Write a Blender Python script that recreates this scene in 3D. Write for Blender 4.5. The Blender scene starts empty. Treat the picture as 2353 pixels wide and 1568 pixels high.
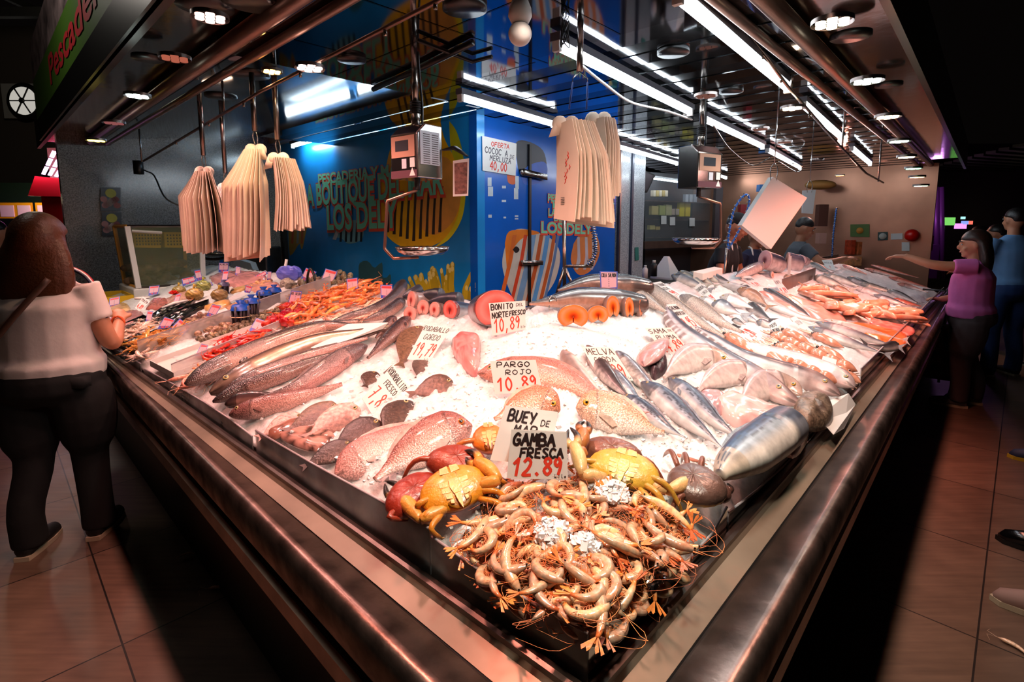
import bpy, bmesh, math, random
import numpy as np
from mathutils import Vector, Matrix, noise as mnoise
sc = bpy.context.scene
C = sc.collection
random.seed(7); rng = np.random.default_rng(7)
# ---------------------------------------------------------------- camera
F, CX, CY, PITCH, CAMH = 1190.0, 1176.5, 664.0, math.radians(7.0), 1.62
cam_d = bpy.data.cameras.new('camera'); cam = bpy.data.objects.new('camera', cam_d); C.objects.link(cam)
cam.location = (0, 0, CAMH); cam.rotation_euler = (math.radians(90) - PITCH, 0, 0)
cam_d.sensor_fit = 'HORIZONTAL'; cam_d.sensor_width = 36.0; cam_d.lens = 36.0 * F / 2353.0
cam_d.shift_y = (CY - 784.0) / 2353.0; cam_d.clip_start = 0.02
sc.camera = cam
# ---------------------------------------------------------------- world, exposure
w = bpy.data.worlds.new('world'); sc.world = w; w.use_nodes = True
w.node_tree.nodes['Background'].inputs[0].default_value = (0.30, 0.22, 0.20, 1)
w.node_tree.nodes['Background'].inputs[1].default_value = 0.006
vs = sc.view_settings; vs.view_transform = 'Standard'; vs.look = 'None'; vs.gamma = 1.0; vs.use_curve_mapping = False
vs.exposure = -0.2
sc.cycles.use_denoising = True
sc.cycles.max_bounces = 6; sc.cycles.diffuse_bounces = 2; sc.cycles.glossy_bounces = 3; sc.cycles.transmission_bounces = 4
sc.cycles.transparent_max_bounces = 12; sc.cycles.sample_clamp_indirect = 4.0
sc.cycles.caustics_reflective = False; sc.cycles.caustics_refractive = False
# ---------------------------------------------------------------- pixel -> place (photo frame 2353 x 1568)
CP, SP = math.cos(PITCH), math.sin(PITCH)
def ray(u, v):
 x = (u - CX) / F; up = (CY - v) / F
 return np.array([x, CP + up * SP, -SP + up * CP])
EYE = np.array([0, 0, CAMH])
def at_z(u, v, z):
 d = ray(u, v); return EYE + d * ((z - CAMH) / d[2])
def at_y(u, v, y):
 d = ray(u, v); return EYE + d * (y / d[1])
def at_plane(u, v, p0, n):
 d = ray(u, v); p0 = np.array(p0, float); n = np.array(n, float)
 return EYE + d * (np.dot(p0 - EYE, n) / np.dot(d, n))
def proj(p):
 x, y, z = p[0], p[1], p[2] - CAMH; f = y * CP - z * SP; return CX + F * x / f, CY - F * (y * SP + z * CP) / f
def depth(p): return p[1] * CP - (p[2] - CAMH) * SP
def mpp(p): return depth(p) / F
# counter frame: outer rail corner and the two wing directions
B0 = np.array([0.134, 0.506])
AL, AR = math.radians(46.0), math.radians(42.6)
dl = np.array([-math.sin(AL), math.cos(AL)]); nl = np.array([dl[1], -dl[0]])
dr = np.array([math.sin(AR), math.cos(AR)]); nr = np.array([-dr[1], dr[0]])
mit = np.linalg.solve(np.array([nl, nr]), np.array([1.0, 1.0]))      # perp 1 from both edges
def wl(a, p, z=0.0): q = B0 + dl * a + nl * p; return np.array([q[0], q[1], z])
def wr(a, p, z=0.0): q = B0 + dr * a + nr * p; return np.array([q[0], q[1], z])
def on_l(u, v, perp): return at_plane(u, v, wl(0, perp), (nl[0], nl[1], 0))
def on_r(u, v, perp): return at_plane(u, v, wr(0, perp), (nr[0], nr[1], 0))
def perps(p): q = np.array(p[:2]) - B0; return float(q @ nl), float(q @ nr)
def along(p): q = np.array(p[:2]) - B0; return float(q @ dl), float(q @ dr)
# glass pane lines (the panes stand on the ledge, a little out of parallel with the rail)
G0 = np.array([0.122, 0.765]); GLA, GRA = math.radians(48.0), math.radians(43.5)
gl = np.array([-math.sin(GLA), math.cos(GLA)]); gnl = np.array([gl[1], -gl[0]])
gr = np.array([math.sin(GRA), math.cos(GRA)]); gnr = np.array([-gr[1], gr[0]])
gmit = np.linalg.solve(np.array([gnl, gnr]), np.array([1.0, 1.0]))
def gL(a, p, z=0.0): q = G0 + gl * a + gnl * p; return np.array([q[0], q[1], z])
def gR(a, p, z=0.0): q = G0 + gr * a + gnr * p; return np.array([q[0], q[1], z])
def gperps(p): q = np.array(p[:2]) - G0; return float(q @ gnl), float(q @ gnr)
def galong(p): q = np.array(p[:2]) - G0; return float(q @ gl), float(q @ gr)
def sm(x, a, b):
 t = min(1, max(0, (x - a) / (b - a))); return t * t * (3 - 2 * t)
MOUND = []                                                           # (x, y, rx, ry, h)
def zdeck(x, y):
 q0, q1 = x - G0[0], y - G0[1]
 pl = q0 * gnl[0] + q1 * gnl[1]; pr = q0 * gnr[0] + q1 * gnr[1]
 r = math.hypot(q0, q1)
 d = pl if pl < pr else pr
 k = 0.10; h = max(0.0, k - abs(pl - pr)) / k; d -= h * h * k * 0.25     # soften the ridge
 z = 0.945 - 0.02 * sm(r, 0.4, 1.5) + 0.268 * max(-0.02, d)
 for (mx, my, rx, ry, hh) in MOUND:
  e = ((x - mx) / rx) ** 2 + ((y - my) / ry) ** 2
  if e < 4: z += hh * math.exp(-e * 1.5)
 return z
def D(u, v, lift=0.0):
 d = ray(u, v); t = 0.5
 f = lambda t: CAMH + d[2] * t - zdeck(d[0] * t, d[1] * t) - lift
 while f(t) > 0 and t < 14: t += 0.03
 lo, hi = t - 0.03, t
 for _ in range(24):
  m = (lo + hi) / 2
  if f(m) < 0: hi = m
  else: lo = m
 return EYE + d * lo
def deckn(p):
 e = 0.06; x, y = p[0], p[1]
 n = np.array([-(zdeck(x + e, y) - zdeck(x - e, y)) / (2 * e), -(zdeck(x, y + e) - zdeck(x, y - e)) / (2 * e), 1.0])
 return n / np.linalg.norm(n)
_m = D(1330, 790); MOUND.append((_m[0], _m[1], 0.30, 0.16, 0.055))
# ---------------------------------------------------------------- materials
def S(r, g, b):
 f = lambda c: (c / 255 / 12.92) if c <= 10.3 else ((c / 255 + 0.055) / 1.055) ** 2.4
 return (f(r), f(g), f(b))
MATS = {}
def mat(name, base=(0.5, 0.5, 0.5), rough=0.5, metal=0.0, emit=None, es=0.0, attr=False, noise=None, bump=None,
  coat=0.0, alpha=None, trans=0.0, spec=0.5, vor=None, rnd=None, sss=0.0, coord='Object', ior=None):
 """noise=(scale, amount, detail) multiplies the colour; bump=(scale, strength, kind); vor=(scale, amount)"""
 if name in MATS: return MATS[name]
 m = bpy.data.materials.new(name); m.use_nodes = True; MATS[name] = m
 nt = m.node_tree; N = nt.nodes; Lk = nt.links; b = N['Principled BSDF']
 b.inputs['Roughness'].default_value = rough; b.inputs['Metallic'].default_value = metal
 b.inputs['Specular IOR Level'].default_value = spec; b.inputs['Coat Weight'].default_value = coat
 b.inputs['Coat Roughness'].default_value = 0.12
 b.inputs['Transmission Weight'].default_value = trans
 if ior: b.inputs['IOR'].default_value = ior
 if sss: b.inputs['Subsurface Weight'].default_value = sss; b.inputs['Subsurface Radius'].default_value = (1, 1, 1); b.inputs['Subsurface Scale'].default_value = 0.06
 if alpha is not None: b.inputs['Alpha'].default_value = alpha
 if emit: b.inputs['Emission Color'].default_value = (*emit, 1); b.inputs['Emission Strength'].default_value = es
 tc = N.new('ShaderNodeTexCoord')
 if attr:
  a = N.new('ShaderNodeAttribute'); a.attribute_name = 'Col'; col = a.outputs['Color']
 else:
  r = N.new('ShaderNodeRGB'); r.outputs[0].default_value = (*base, 1); col = r.outputs[0]
 def mul(col, fac_socket, lo, hi):
  mr = N.new('ShaderNodeMapRange'); mr.inputs[1].default_value = 0.3; mr.inputs[2].default_value = 0.7
  mr.inputs[3].default_value = lo; mr.inputs[4].default_value = hi
  Lk.new(fac_socket, mr.inputs[0])
  mx = N.new('ShaderNodeVectorMath'); mx.operation = 'SCALE'; Lk.new(col, mx.inputs[0]); Lk.new(mr.outputs[0], mx.inputs[3])
  return mx.outputs[0]
 if noise:
  n = N.new('ShaderNodeTexNoise'); n.inputs['Scale'].default_value = noise[0]; n.inputs['Detail'].default_value = noise[2] if len(noise) > 2 else 3
  Lk.new(tc.outputs[coord], n.inputs['Vector']); col = mul(col, n.outputs[0], 1 - noise[1], 1 + noise[1])
 if vor:
  n = N.new('ShaderNodeTexVoronoi'); n.inputs['Scale'].default_value = vor[0]
  Lk.new(tc.outputs[coord], n.inputs['Vector']); col = mul(col, n.outputs[0], 1 + vor[1], 1 - vor[1])
 if rnd:
  oi = N.new('ShaderNodeObjectInfo'); hs = N.new('ShaderNodeHueSaturation')
  mr = N.new('ShaderNodeMapRange'); mr.inputs[3].default_value = 1 - rnd; mr.inputs[4].default_value = 1 + rnd
  Lk.new(oi.outputs['Random'], mr.inputs[0]); Lk.new(mr.outputs[0], hs.inputs['Value'])
  mr2 = N.new('ShaderNodeMapRange'); mr2.inputs[3].default_value = 0.5 - rnd * 0.06; mr2.inputs[4].default_value = 0.5 + rnd * 0.06
  Lk.new(oi.outputs['Random'], mr2.inputs[0]); Lk.new(mr2.outputs[0], hs.inputs['Hue'])
  Lk.new(col, hs.inputs['Color']); col = hs.outputs[0]
 Lk.new(col, b.inputs['Base Color'])
 if bump:
  kind = bump[2] if len(bump) > 2 else 'noise'
  n = N.new('ShaderNodeTexVoronoi' if kind == 'vor' else 'ShaderNodeTexNoise'); n.inputs['Scale'].default_value = bump[0]
  if kind != 'vor': n.inputs['Detail'].default_value = 4
  Lk.new(tc.outputs[coord], n.inputs['Vector'])
  bp = N.new('ShaderNodeBump'); bp.inputs['Strength'].default_value = bump[1]; bp.inputs['Distance'].default_value = 0.004
  Lk.new(n.outputs[0], bp.inputs['Height']); Lk.new(bp.outputs[0], b.inputs['Normal'])
 return m
def emis(name, c, s):
 if name in MATS: return MATS[name]
 m = bpy.data.materials.new(name); m.use_nodes = True; MATS[name] = m; N = m.node_tree.nodes; N.clear()
 e = N.new('ShaderNodeEmission'); e.inputs[0].default_value = (*c, 1); e.inputs[1].default_value = s
 o = N.new('ShaderNodeOutputMaterial'); m.node_tree.links.new(e.outputs[0], o.inputs[0]); return m
# ---------------------------------------------------------------- mesh builder
def V3(p): return np.array(p, float)
def unit(v): v = V3(v); return v / (np.linalg.norm(v) + 1e-12)
class MB:
 def __init__(s, col=(1, 1, 1)): s.v = []; s.f = []; s.c = []; s.mi = []; s.col = col; s.m = 0
 def add(s, vs, fs, cols=None):
  o = len(s.v); s.v += [tuple(map(float, v)) for v in vs]; s.f += [tuple(i + o for i in f) for f in fs]
  s.c += list(cols) if cols is not None else [s.col] * len(vs); s.mi += [s.m] * len(fs); return s
 def box(s, c, size, ax=None, ay=None, az=None):
  ax = unit(ax) if ax is not None else V3((1, 0, 0)); az = unit(az) if az is not None else V3((0, 0, 1))
  ay = unit(ay) if ay is not None else np.cross(az, ax); c = V3(c); a, b, d = [x / 2 for x in size]
  P = [c + ax * a * i + ay * b * j + az * d * k for i in (-1, 1) for j in (-1, 1) for k in (-1, 1)]
  return s.add(P, [(0, 1, 3, 2), (4, 6, 7, 5), (0, 4, 5, 1), (2, 3, 7, 6), (0, 2, 6, 4), (1, 5, 7, 3)])
 def rings(s, rs, caps=(True, True), cols=None, closed=True):
  n = len(rs[0]); vs = [p for r in rs for p in r]; fs = []
  for i in range(len(rs) - 1):
   for j in range(n if closed else n - 1):
    k = (j + 1) % n; fs.append((i * n + j, i * n + k, (i + 1) * n + k, (i + 1) * n + j))
  if caps[0]: fs.append(tuple(range(n))[::-1])
  if caps[1]: fs.append(tuple((len(rs) - 1) * n + j for j in range(n)))
  return s.add(vs, fs, cols)
 def tube(s, path, r, n=8, caps=(True, True), flat=1.0, up=None, cols=None):
  path = [V3(p) for p in path]; m = len(path); rr = r if hasattr(r, '__len__') else [r] * m
  T = [unit(path[min(i + 1, m - 1)] - path[max(i - 1, 0)]) for i in range(m)]
  u = V3(up) if up is not None else (V3((0, 0, 1)) if abs(T[0][2]) < 0.9 else V3((1, 0, 0)))
  rs = []; cc = []
  for i in range(m):
   u = unit(u - T[i] * np.dot(u, T[i])); sd = np.cross(T[i], u)
   rs.append([path[i] + (sd * math.cos(2 * math.pi * j / n) + u * math.sin(2 * math.pi * j / n) * flat) * rr[i] for j in range(n)])
   if cols is not None: cc += [cols[i]] * n
  return s.rings(rs, caps, cc if cols is not None else None)
 def cyl(s, a, b, r, n=16, r2=None): return s.tube([a, b], [r, r if r2 is None else r2], n)
 def ell(s, c, rad, ax=None, az=None, nu=14, nv=9, fn=None):
  ax = unit(ax) if ax is not None else V3((1, 0, 0)); az = unit(az) if az is not None else V3((0, 0, 1)); ay = np.cross(az, ax); c = V3(c)
  vs = []; cs = []
  for i in range(nv + 1):
   th = math.pi * i / nv
   for j in range(nu):
    ph = 2 * math.pi * j / nu
    q = (math.sin(th) * math.cos(ph), math.sin(th) * math.sin(ph), math.cos(th))
    k = 1.0
    if fn: r_ = fn(*q); k, cl = r_ if isinstance(r_, tuple) else (r_, s.col)
    else: cl = s.col
    vs.append(c + (ax * q[0] * rad[0] + ay * q[1] * rad[1] + az * q[2] * rad[2]) * k); cs.append(cl)
  fs = [(i * nu + j, (i + 1) * nu + j, (i + 1) * nu + (j + 1) % nu, i * nu + (j + 1) % nu) for i in range(nv) for j in range(nu)]
  return s.add(vs, fs, cs)
 def plate(s, poly, th, n=None):
  """closed slab: polygon (list of 3D points) thickened by th along its normal n"""
  P = [V3(p) for p in poly]; k = len(P)
  if n is None: n = unit(np.cross(P[1] - P[0], P[2] - P[0]))
  n = unit(n); Q = [p + n * th for p in P]
  fs = [tuple(range(k))[::-1], tuple(range(k, 2 * k))] + [(i, (i + 1) % k, k + (i + 1) % k, k + i) for i in range(k)]
  return s.add(P + Q, fs)
 def disc(s, c, r, n, seg=20, th=0.002):
  n = unit(n); a = unit(np.cross(n, (0.3, 0.8, 0.5))); b = np.cross(n, a); c = V3(c)
  return s.plate([c + a * r * math.cos(2 * math.pi * j / seg) + b * r * math.sin(2 * math.pi * j / seg) for j in range(seg)], th, n)
def wloc(o):
 l = V3(o.location)
 while o.parent: o = o.parent; l = l + V3(o.location)
 return l
def build(name, mb, mats, parent=None, smooth=True, origin=None, bevel=0, sub=0, fixn=False):
 mats = mats if isinstance(mats, (list, tuple)) else [mats]
 me = bpy.data.meshes.new(name); v = np.array(mb.v, float)
 if parent is not None: o0 = wloc(parent); loc = np.zeros(3)
 else:
  o0 = V3(origin) if origin is not None else np.array([(v[:, 0].min() + v[:, 0].max()) / 2, (v[:, 1].min() + v[:, 1].max()) / 2, v[:, 2].min()]); loc = o0
 me.from_pydata((v - o0).tolist(), [], mb.f)
 for m in mats: me.materials.append(m)
 if len(mats) > 1: me.polygons.foreach_set('material_index', mb.mi)
 if smooth: me.polygons.foreach_set('use_smooth', [True] * len(me.polygons))
 ca = me.color_attributes.new('Col', 'FLOAT_COLOR', 'POINT')
 cc = np.ones((len(v), 4), np.float32); cc[:, :3] = np.array(mb.c, np.float32); ca.data.foreach_set('color', cc.ravel())
 if fixn:
  bm = bmesh.new(); bm.from_mesh(me); bmesh.ops.recalc_face_normals(bm, faces=bm.faces); bm.to_mesh(me); bm.free()
 me.update(); o = bpy.data.objects.new(name, me); C.objects.link(o); o.location = loc
 if parent is not None: o.parent = parent
 if bevel:
  b = o.modifiers.new('bevel', 'BEVEL'); b.width = bevel; b.segments = 2; b.limit_method = 'ANGLE'
 if sub:
  b = o.modifiers.new('sub', 'SUBSURF'); b.levels = sub; b.render_levels = sub
 return o
def tag(o, label=None, cat=None, group=None, kind=None):
 if label: o['label'] = label
 if cat: o['category'] = cat
 if group: o['group'] = group
 if kind: o['kind'] = kind
 return o
def thing(name, loc, label, cat, group=None):
 o = bpy.data.objects.new(name, None); C.objects.link(o); o.location = tuple(map(float, loc)); o.empty_display_size = 0.05
 return tag(o, label, cat, group)
def struct(name, mb, m, smooth=False, label=None, **k):
 o = build(name, mb, m, smooth=smooth, **k); o['kind'] = 'structure'
 if label: o['label'] = label
 return o
def dup(o, loc, rot, label=None, group=None, scale=None):
 r = o.copy(); C.objects.link(r); r.location = tuple(map(float, loc)); r.rotation_euler = rot
 if scale: r.scale = (scale,) * 3 if not hasattr(scale, '__len__') else scale
 if label: r['label'] = label
 if group: r['group'] = group
 for ch in o.children:
  c = ch.copy(); C.objects.link(c); c.parent = r
  for g in ch.children:
   e = g.copy(); C.objects.link(e); e.parent = c
 return r
def catmull(P, n):
 P = [V3(p) for p in P]
 if len(P) == 2: return [P[0] + (P[1] - P[0]) * i / (n - 1) for i in range(n)]
 Q = [2 * P[0] - P[1]] + P + [2 * P[-1] - P[-2]]
 L = [0.0]
 for i in range(len(P) - 1): L.append(L[-1] + np.linalg.norm(P[i + 1] - P[i]))
 out = []
 for i in range(n):
  s = L[-1] * i / (n - 1); k = 0
  while k < len(P) - 2 and s > L[k + 1]: k += 1
  t = (s - L[k]) / (L[k + 1] - L[k] + 1e-12); a, b, c, d = Q[k:k + 4]
  out.append(0.5 * ((2 * b) + (c - a) * t + (2 * a - 5 * b + 4 * c - d) * t * t + (-a + 3 * b - 3 * c + d) * t ** 3))
 return out
def lerp(a, b, t): return tuple(x + (y - x) * t for x, y in zip(a, b))
def interp(t, tab):
 for (a, x), (b, y) in zip(tab[:-1], tab[1:]):
  if t <= b: return x + (y - x) * max(0, (t - a)) / (b - a)
 return tab[-1][1]
def light(name, kind, loc, energy, color, parent=None, **k):
 d = bpy.data.lights.new(name, kind); d.energy = energy; d.color = color
 for a, b in k.items():
  if a not in ('aim',): setattr(d, a, b)
 o = bpy.data.objects.new(name, d); C.objects.link(o)
 aim = k.get('aim')
 if aim is not None: o.rotation_euler = Vector(V3(aim) - V3(loc)).to_track_quat('-Z', 'Y').to_euler()
 o.location = tuple(V3(loc) - (wloc(parent) if parent else 0))
 if parent: o.parent = parent
 return o
# ---------------------------------------------------------------- setting: floor, counter, ceiling, walls
CEIL = 2.45
m_steel = mat('brushed_steel', S(150, 140, 135), 0.32, 0.9, noise=(6, 0.25), bump=(9, 0.05))
CST = 2.50
m_dsteel = mat('dark_steel', S(112, 100, 96), 0.33, 0.95, noise=(7, 0.4), bump=(26, 0.12))
m_rail = mat('rail_steel', S(120, 104, 98), 0.3, 0.92, noise=(14, 0.5, 6), bump=(60, 0.15))
m_black = mat('black_paint', S(12, 11, 11), 0.45)
m_blackmetal = mat('black_metal', S(16, 16, 17), 0.35, 0.3)
m_cream = mat('cream_panel', S(140, 124, 108), 0.35, 0.35, noise=(5, 0.25, 5))
m_white = mat('white_plastic', S(226, 222, 216), 0.4)
m_wire = mat('steel_wire', S(170, 165, 160), 0.25, 1.0)
def floor_mat():
 m = bpy.data.materials.new('floor_tiles'); m.use_nodes = True; nt = m.node_tree; N = nt.nodes; L = nt.links; b = N['Principled BSDF']
 tc = N.new('ShaderNodeTexCoord'); mp = N.new('ShaderNodeMapping'); mp.vector_type = 'TEXTURE'
 mp.inputs['Rotation'].default_value = (0, 0, math.radians(45.5)); mp.inputs['Location'].default_value = (0.175, 0.17, 0)
 L.new(tc.outputs['Object'], mp.inputs[0])
 br = N.new('ShaderNodeTexBrick'); br.offset = 0.0; br.squash = 1.0
 for k, x in dict(Scale=1.0, **{'Mortar Size': 0.0035, 'Mortar Smooth': 0.1, 'Brick Width': 0.79, 'Row Height': 0.79, 'Bias': 0.0}).items(): br.inputs[k].default_value = x
 br.inputs['Color1'].default_value = (*S(116, 92, 76), 1); br.inputs['Color2'].default_value = (*S(98, 76, 62), 1); br.inputs['Mortar'].default_value = (*S(26, 22, 19), 1)
 L.new(mp.outputs[0], br.inputs['Vector'])
 n = N.new('ShaderNodeTexNoise'); n.inputs['Scale'].default_value = 5; n.inputs['Detail'].default_value = 7; L.new(tc.outputs['Object'], n.inputs['Vector'])
 mp2 = N.new('ShaderNodeMapping'); mp2.inputs['Scale'].default_value = (3, 40, 1); mp2.inputs['Rotation'].default_value = (0, 0, 0.5); L.new(tc.outputs['Object'], mp2.inputs[0])
 n2 = N.new('ShaderNodeTexNoise'); n2.inputs['Scale'].default_value = 1.2; n2.inputs['Detail'].default_value = 4; L.new(mp2.outputs[0], n2.inputs['Vector'])
 ad = N.new('ShaderNodeMath'); ad.operation = 'ADD'; L.new(n.outputs[0], ad.inputs[0]); L.new(n2.outputs[0], ad.inputs[1])
 mr = N.new('ShaderNodeMapRange'); mr.inputs[1].default_value = 0.7; mr.inputs[2].default_value = 1.3; mr.inputs[3].default_value = 0.72; mr.inputs[4].default_value = 1.25; L.new(ad.outputs[0], mr.inputs[0])
 vm = N.new('ShaderNodeVectorMath'); vm.operation = 'SCALE'; L.new(br.outputs['Color'], vm.inputs[0]); L.new(mr.outputs[0], vm.inputs[3]); L.new(vm.outputs[0], b.inputs['Base Color'])
 mr2 = N.new('ShaderNodeMapRange'); mr2.inputs[3].default_value = 0.38; mr2.inputs[4].default_value = 0.62; L.new(n.outputs[0], mr2.inputs[0]); L.new(mr2.outputs[0], b.inputs['Roughness'])
 return m
fl = MB(); fl.add([(-26, -4, 0), (26, -4, 0), (26, 30, 0), (-26, 30, 0)], [(0, 1, 2, 3)]); struct('floor', fl, floor_mat(), origin=(0, 0, 0), label='brown stone-look floor tiles of the market aisle')
# --- the fish counter: one thing, its profile swept along both wings
LEND, REND = 5.3, 7.4
def vee(fr, p, z):
 if fr == 'B': return [wl(LEND, p, z), np.array([*(B0 + mit * p), z]), wr(REND, p, z)]
 if fr == 'M':
  m = (B0 + mit * 0.02) * 0.42 + (G0 + gmit * -0.02) * 0.58; a, b = wl(LEND, 0.02, z) * 0.42 + gL(LEND, -0.02, z) * 0.58, wr(REND, 0.02, z) * 0.42 + gR(REND, -0.02, z) * 0.58
  return [a + V3((*nl, 0)) * p, np.array([*(m + mit * p), z]), b + V3((*nr, 0)) * p]
 return [gL(LEND, p, z), np.array([*(G0 + gmit * p), z]), gR(REND, p, z)]
def sweep(lines, close=False):
 mb = MB(); rs = [vee(*l) for l in lines]
 if close: rs.append(rs[0])
 vs = [p for r in rs for p in r]; fs = []
 for i in range(len(rs) - 1):
  for j in range(2): fs.append((i * 3 + j, i * 3 + j + 1, (i + 1) * 3 + j + 1, (i + 1) * 3 + j))
 mb.add(vs, fs); return mb
counter = thing('fish_counter', (*(B0 + mit * 0.5), 0), 'L-shaped fishmonger counter with steel bumper rail around the ice display', 'counter')
build('plinth', sweep([('B', 0.17, 0.0), ('B', 0.17, 0.73)]), m_black, counter, smooth=False)
for z0 in (0.598,):
 build('lower_strip', sweep([('B', 0.035, z0), ('B', 0.02, z0 + 0.006), ('B', 0.02, z0 + 0.056), ('B', 0.035, z0 + 0.06), ('B', 0.06, z0 + 0.06), ('B', 0.06, z0)], True), mat('strip_steel', S(150, 128, 112), 0.35, 0.8, noise=(9, 0.3)), counter, smooth=False)
prof = [('B', 0.10, 0.72), ('B', 0.03, 0.72), ('B', 0.012, 0.728), ('B', 0.004, 0.745), ('B', -0.001, 0.78), ('B', -0.003, 0.815), ('B', 0.0, 0.838), ('B', 0.008, 0.849), ('B', 0.018, 0.852), ('B', 0.028, 0.8515), ('M', -0.008, 0.842), ('M', 0.0, 0.836)]
o = build('bumper_rail', sweep(prof), m_rail, counter, smooth=True)
build('plinth_lip', sweep([('B', 0.10, 0.72), ('B', 0.17, 0.72)]), m_black, counter, smooth=False)
build('face_panel', sweep([('M', 0.003, 0.838), ('G', -0.030, 0.852), ('G', -0.022, 0.866)]), m_cream, counter, smooth=False)
build('ledge_groove', sweep([('M', -0.001, 0.8355), ('M', 0.004, 0.8385)]), m_black, counter, smooth=False)
build('glass_channel', sweep([('G', -0.024, 0.862), ('G', -0.024, 0.874), ('G', -0.016, 0.877), ('G', -0.006, 0.877), ('G', -0.006, 0.868), ('G', 0.006, 0.868), ('G', 0.006, 0.880), ('G', 0.014, 0.880), ('G', 0.014, 0.84)]), m_dsteel, counter, smooth=False)
DB = 1.16
build('back_panel', sweep([('G', DB + 0.005, 1.235), ('G', DB + 0.025, 1.235), ('G', DB + 0.025, 0.1), ('G', DB + 0.005, 0.1)], True), m_steel, counter, smooth=False)
lt = MB()                                                            # small drain tap on the lower strip, left side
q = wl(0.62, 0.012, 0.615); lt.disc(q, 0.022, (-nl[0], -nl[1], 0), 18, 0.008); lt.tube([q + V3((-nl[0] * 0.01, -nl[1] * 0.01, 0.02 * math.sin(a))) + V3((*dl, 0)) * 0.02 * math.cos(a) for a in np.linspace(0, 6.28, 14)], 0.004, 6)
build('drain_cap', lt, m_blackmetal, counter)
# --- plexiglass panes standing in the channel
def pane_mat():
 m = bpy.data.materials.new('plexiglass'); m.use_nodes = True; nt = m.node_tree; N = nt.nodes; L = nt.links; N.clear()
 out = N.new('ShaderNodeOutputMaterial'); tr = N.new('ShaderNodeBsdfTransparent'); tr.inputs[0].default_value = (0.97, 0.96, 0.95, 1)
 tl = N.new('ShaderNodeBsdfTranslucent'); tl.inputs[0].default_value = (0.95, 0.92, 0.90, 1)
 df = N.new('ShaderNodeBsdfDiffuse'); df.inputs[0].default_value = (0.86, 0.83, 0.80, 1)
 gs = N.new('ShaderNodeBsdfGlossy'); gs.inputs['Roughness'].default_value = 0.08
 a = N.new('ShaderNodeMixShader'); a.inputs[0].default_value = 0.5; L.new(tl.outputs[0], a.inputs[1]); L.new(df.outputs[0], a.inputs[2])
 tc = N.new('ShaderNodeTexCoord'); n = N.new('ShaderNodeTexNoise'); n.inputs['Scale'].default_value = 9; n.inputs['Detail'].default_value = 5; L.new(tc.outputs['Object'], n.inputs['Vector'])
 mr = N.new('ShaderNodeMapRange'); mr.inputs[1].default_value = 0.35; mr.inputs[2].default_value = 0.65; mr.inputs[3].default_value = 0.30; mr.inputs[4].default_value = 0.55; L.new(n.outputs[0], mr.inputs[0])
 b = N.new('ShaderNodeMixShader'); L.new(mr.outputs[0], b.inputs[0]); L.new(tr.outputs[0], b.inputs[1]); L.new(a.outputs[0], b.inputs[2])
 fr = N.new('ShaderNodeFresnel'); fr.inputs[0].default_value = 1.35
 c = N.new('ShaderNodeMixShader'); L.new(fr.outputs[0], c.inputs[0]); L.new(b.outputs[0], c.inputs[1]); L.new(gs.outputs[0], c.inputs[2]); L.new(c.outputs[0], out.inputs[0]); return m
m_pane = pane_mat(); m_edge = mat('plexi_edge', S(200, 190, 196), 0.15, 0.0, alpha=0.8)
def pane(pts, nrm, label, zb=0.870):
 """pts: [(x,y,ztop)...] along the top edge"""
 n = unit((nrm[0], nrm[1], 0)) * 0.004; mb = MB(); k = len(pts)
 T = [V3(p) for p in pts]; Bt = [V3((p[0], p[1], zb)) for p in pts]
 vs = T + Bt + [p + n for p in T] + [p + n for p in Bt]
 fs = []
 for i in range(k - 1): fs += [(i, i + 1, k + i + 1, k + i), (2 * k + i, 3 * k + i, 3 * k + i + 1, 2 * k + i + 1)]
 fs += [(0, k, 3 * k, 2 * k), (k - 1, 3 * k - 1, 4 * k - 1, 2 * k - 1)]
 mb.add(vs, fs); o = build('glass_pane', mb, m_pane, counter, smooth=False)
 e = MB(); e.tube([p + n * 0.5 for p in T], 0.0032, 6); build('polished_edge', e, m_edge, o)
def topL(px): return [at_plane(u, v, gL(0, 0), (gnl[0], gnl[1], 0)) for u, v in px]
def topR(px): return [at_plane(u, v, gR(0, 0), (gnr[0], gnr[1], 0)) for u, v in px]
pane(topL([(1350, 1457), (1240, 1397), (1130, 1333), (1060, 1284), (990, 1234)]), gnl, 'left pane of the corner, in front of the heap of shrimps')
pane(topL([(986, 1216), (940, 1191), (884, 1158), (794, 1109), (716, 1066), (586, 990)]), gnl, 'splashed glass pane on the left, below the red crab and the flatfish')
pane(topL([(578, 1003), (530, 966), (470, 926), (400, 885), (330, 848)]), gnl, 'yellow-stained glass pane on the left, below the hake heads')
pane(topL([(322, 836), (280, 812), (240, 790)]), gnl, 'glass pane farthest left, below the tray of orange prawns')
pane(topR([(1354, 1457), (1450, 1398), (1530, 1340), (1590, 1280), (1640, 1225), (1672, 1166)]), gnr, 'right pane of the corner, in front of the heap of shrimps')
pane(topR([(1676, 1178), (1740, 1128), (1800, 1075), (1826, 1048)]), gnr, 'glass pane on the right, below the round blue bonito')
pane(topR([(1828, 1052), (1870, 1000), (1900, 955), (1915, 925)]), gnr, 'glass pane on the right, below the pale monkfish slab')
q0, q1 = topR([(2000, 838)])[0], topR([(2120, 700)])[0]
pane([(*gR(2.2, 0)[:2], 0.955), (*gR(4.2, 0)[:2], 0.955)], gnr, 'long glass pane on the right, below the squids')
pane([(*gR(4.22, 0)[:2], 0.955), (*gR(6.6, 0)[:2], 0.955)], gnr, 'farthest glass pane on the right, beside the woman in pink')
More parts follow.
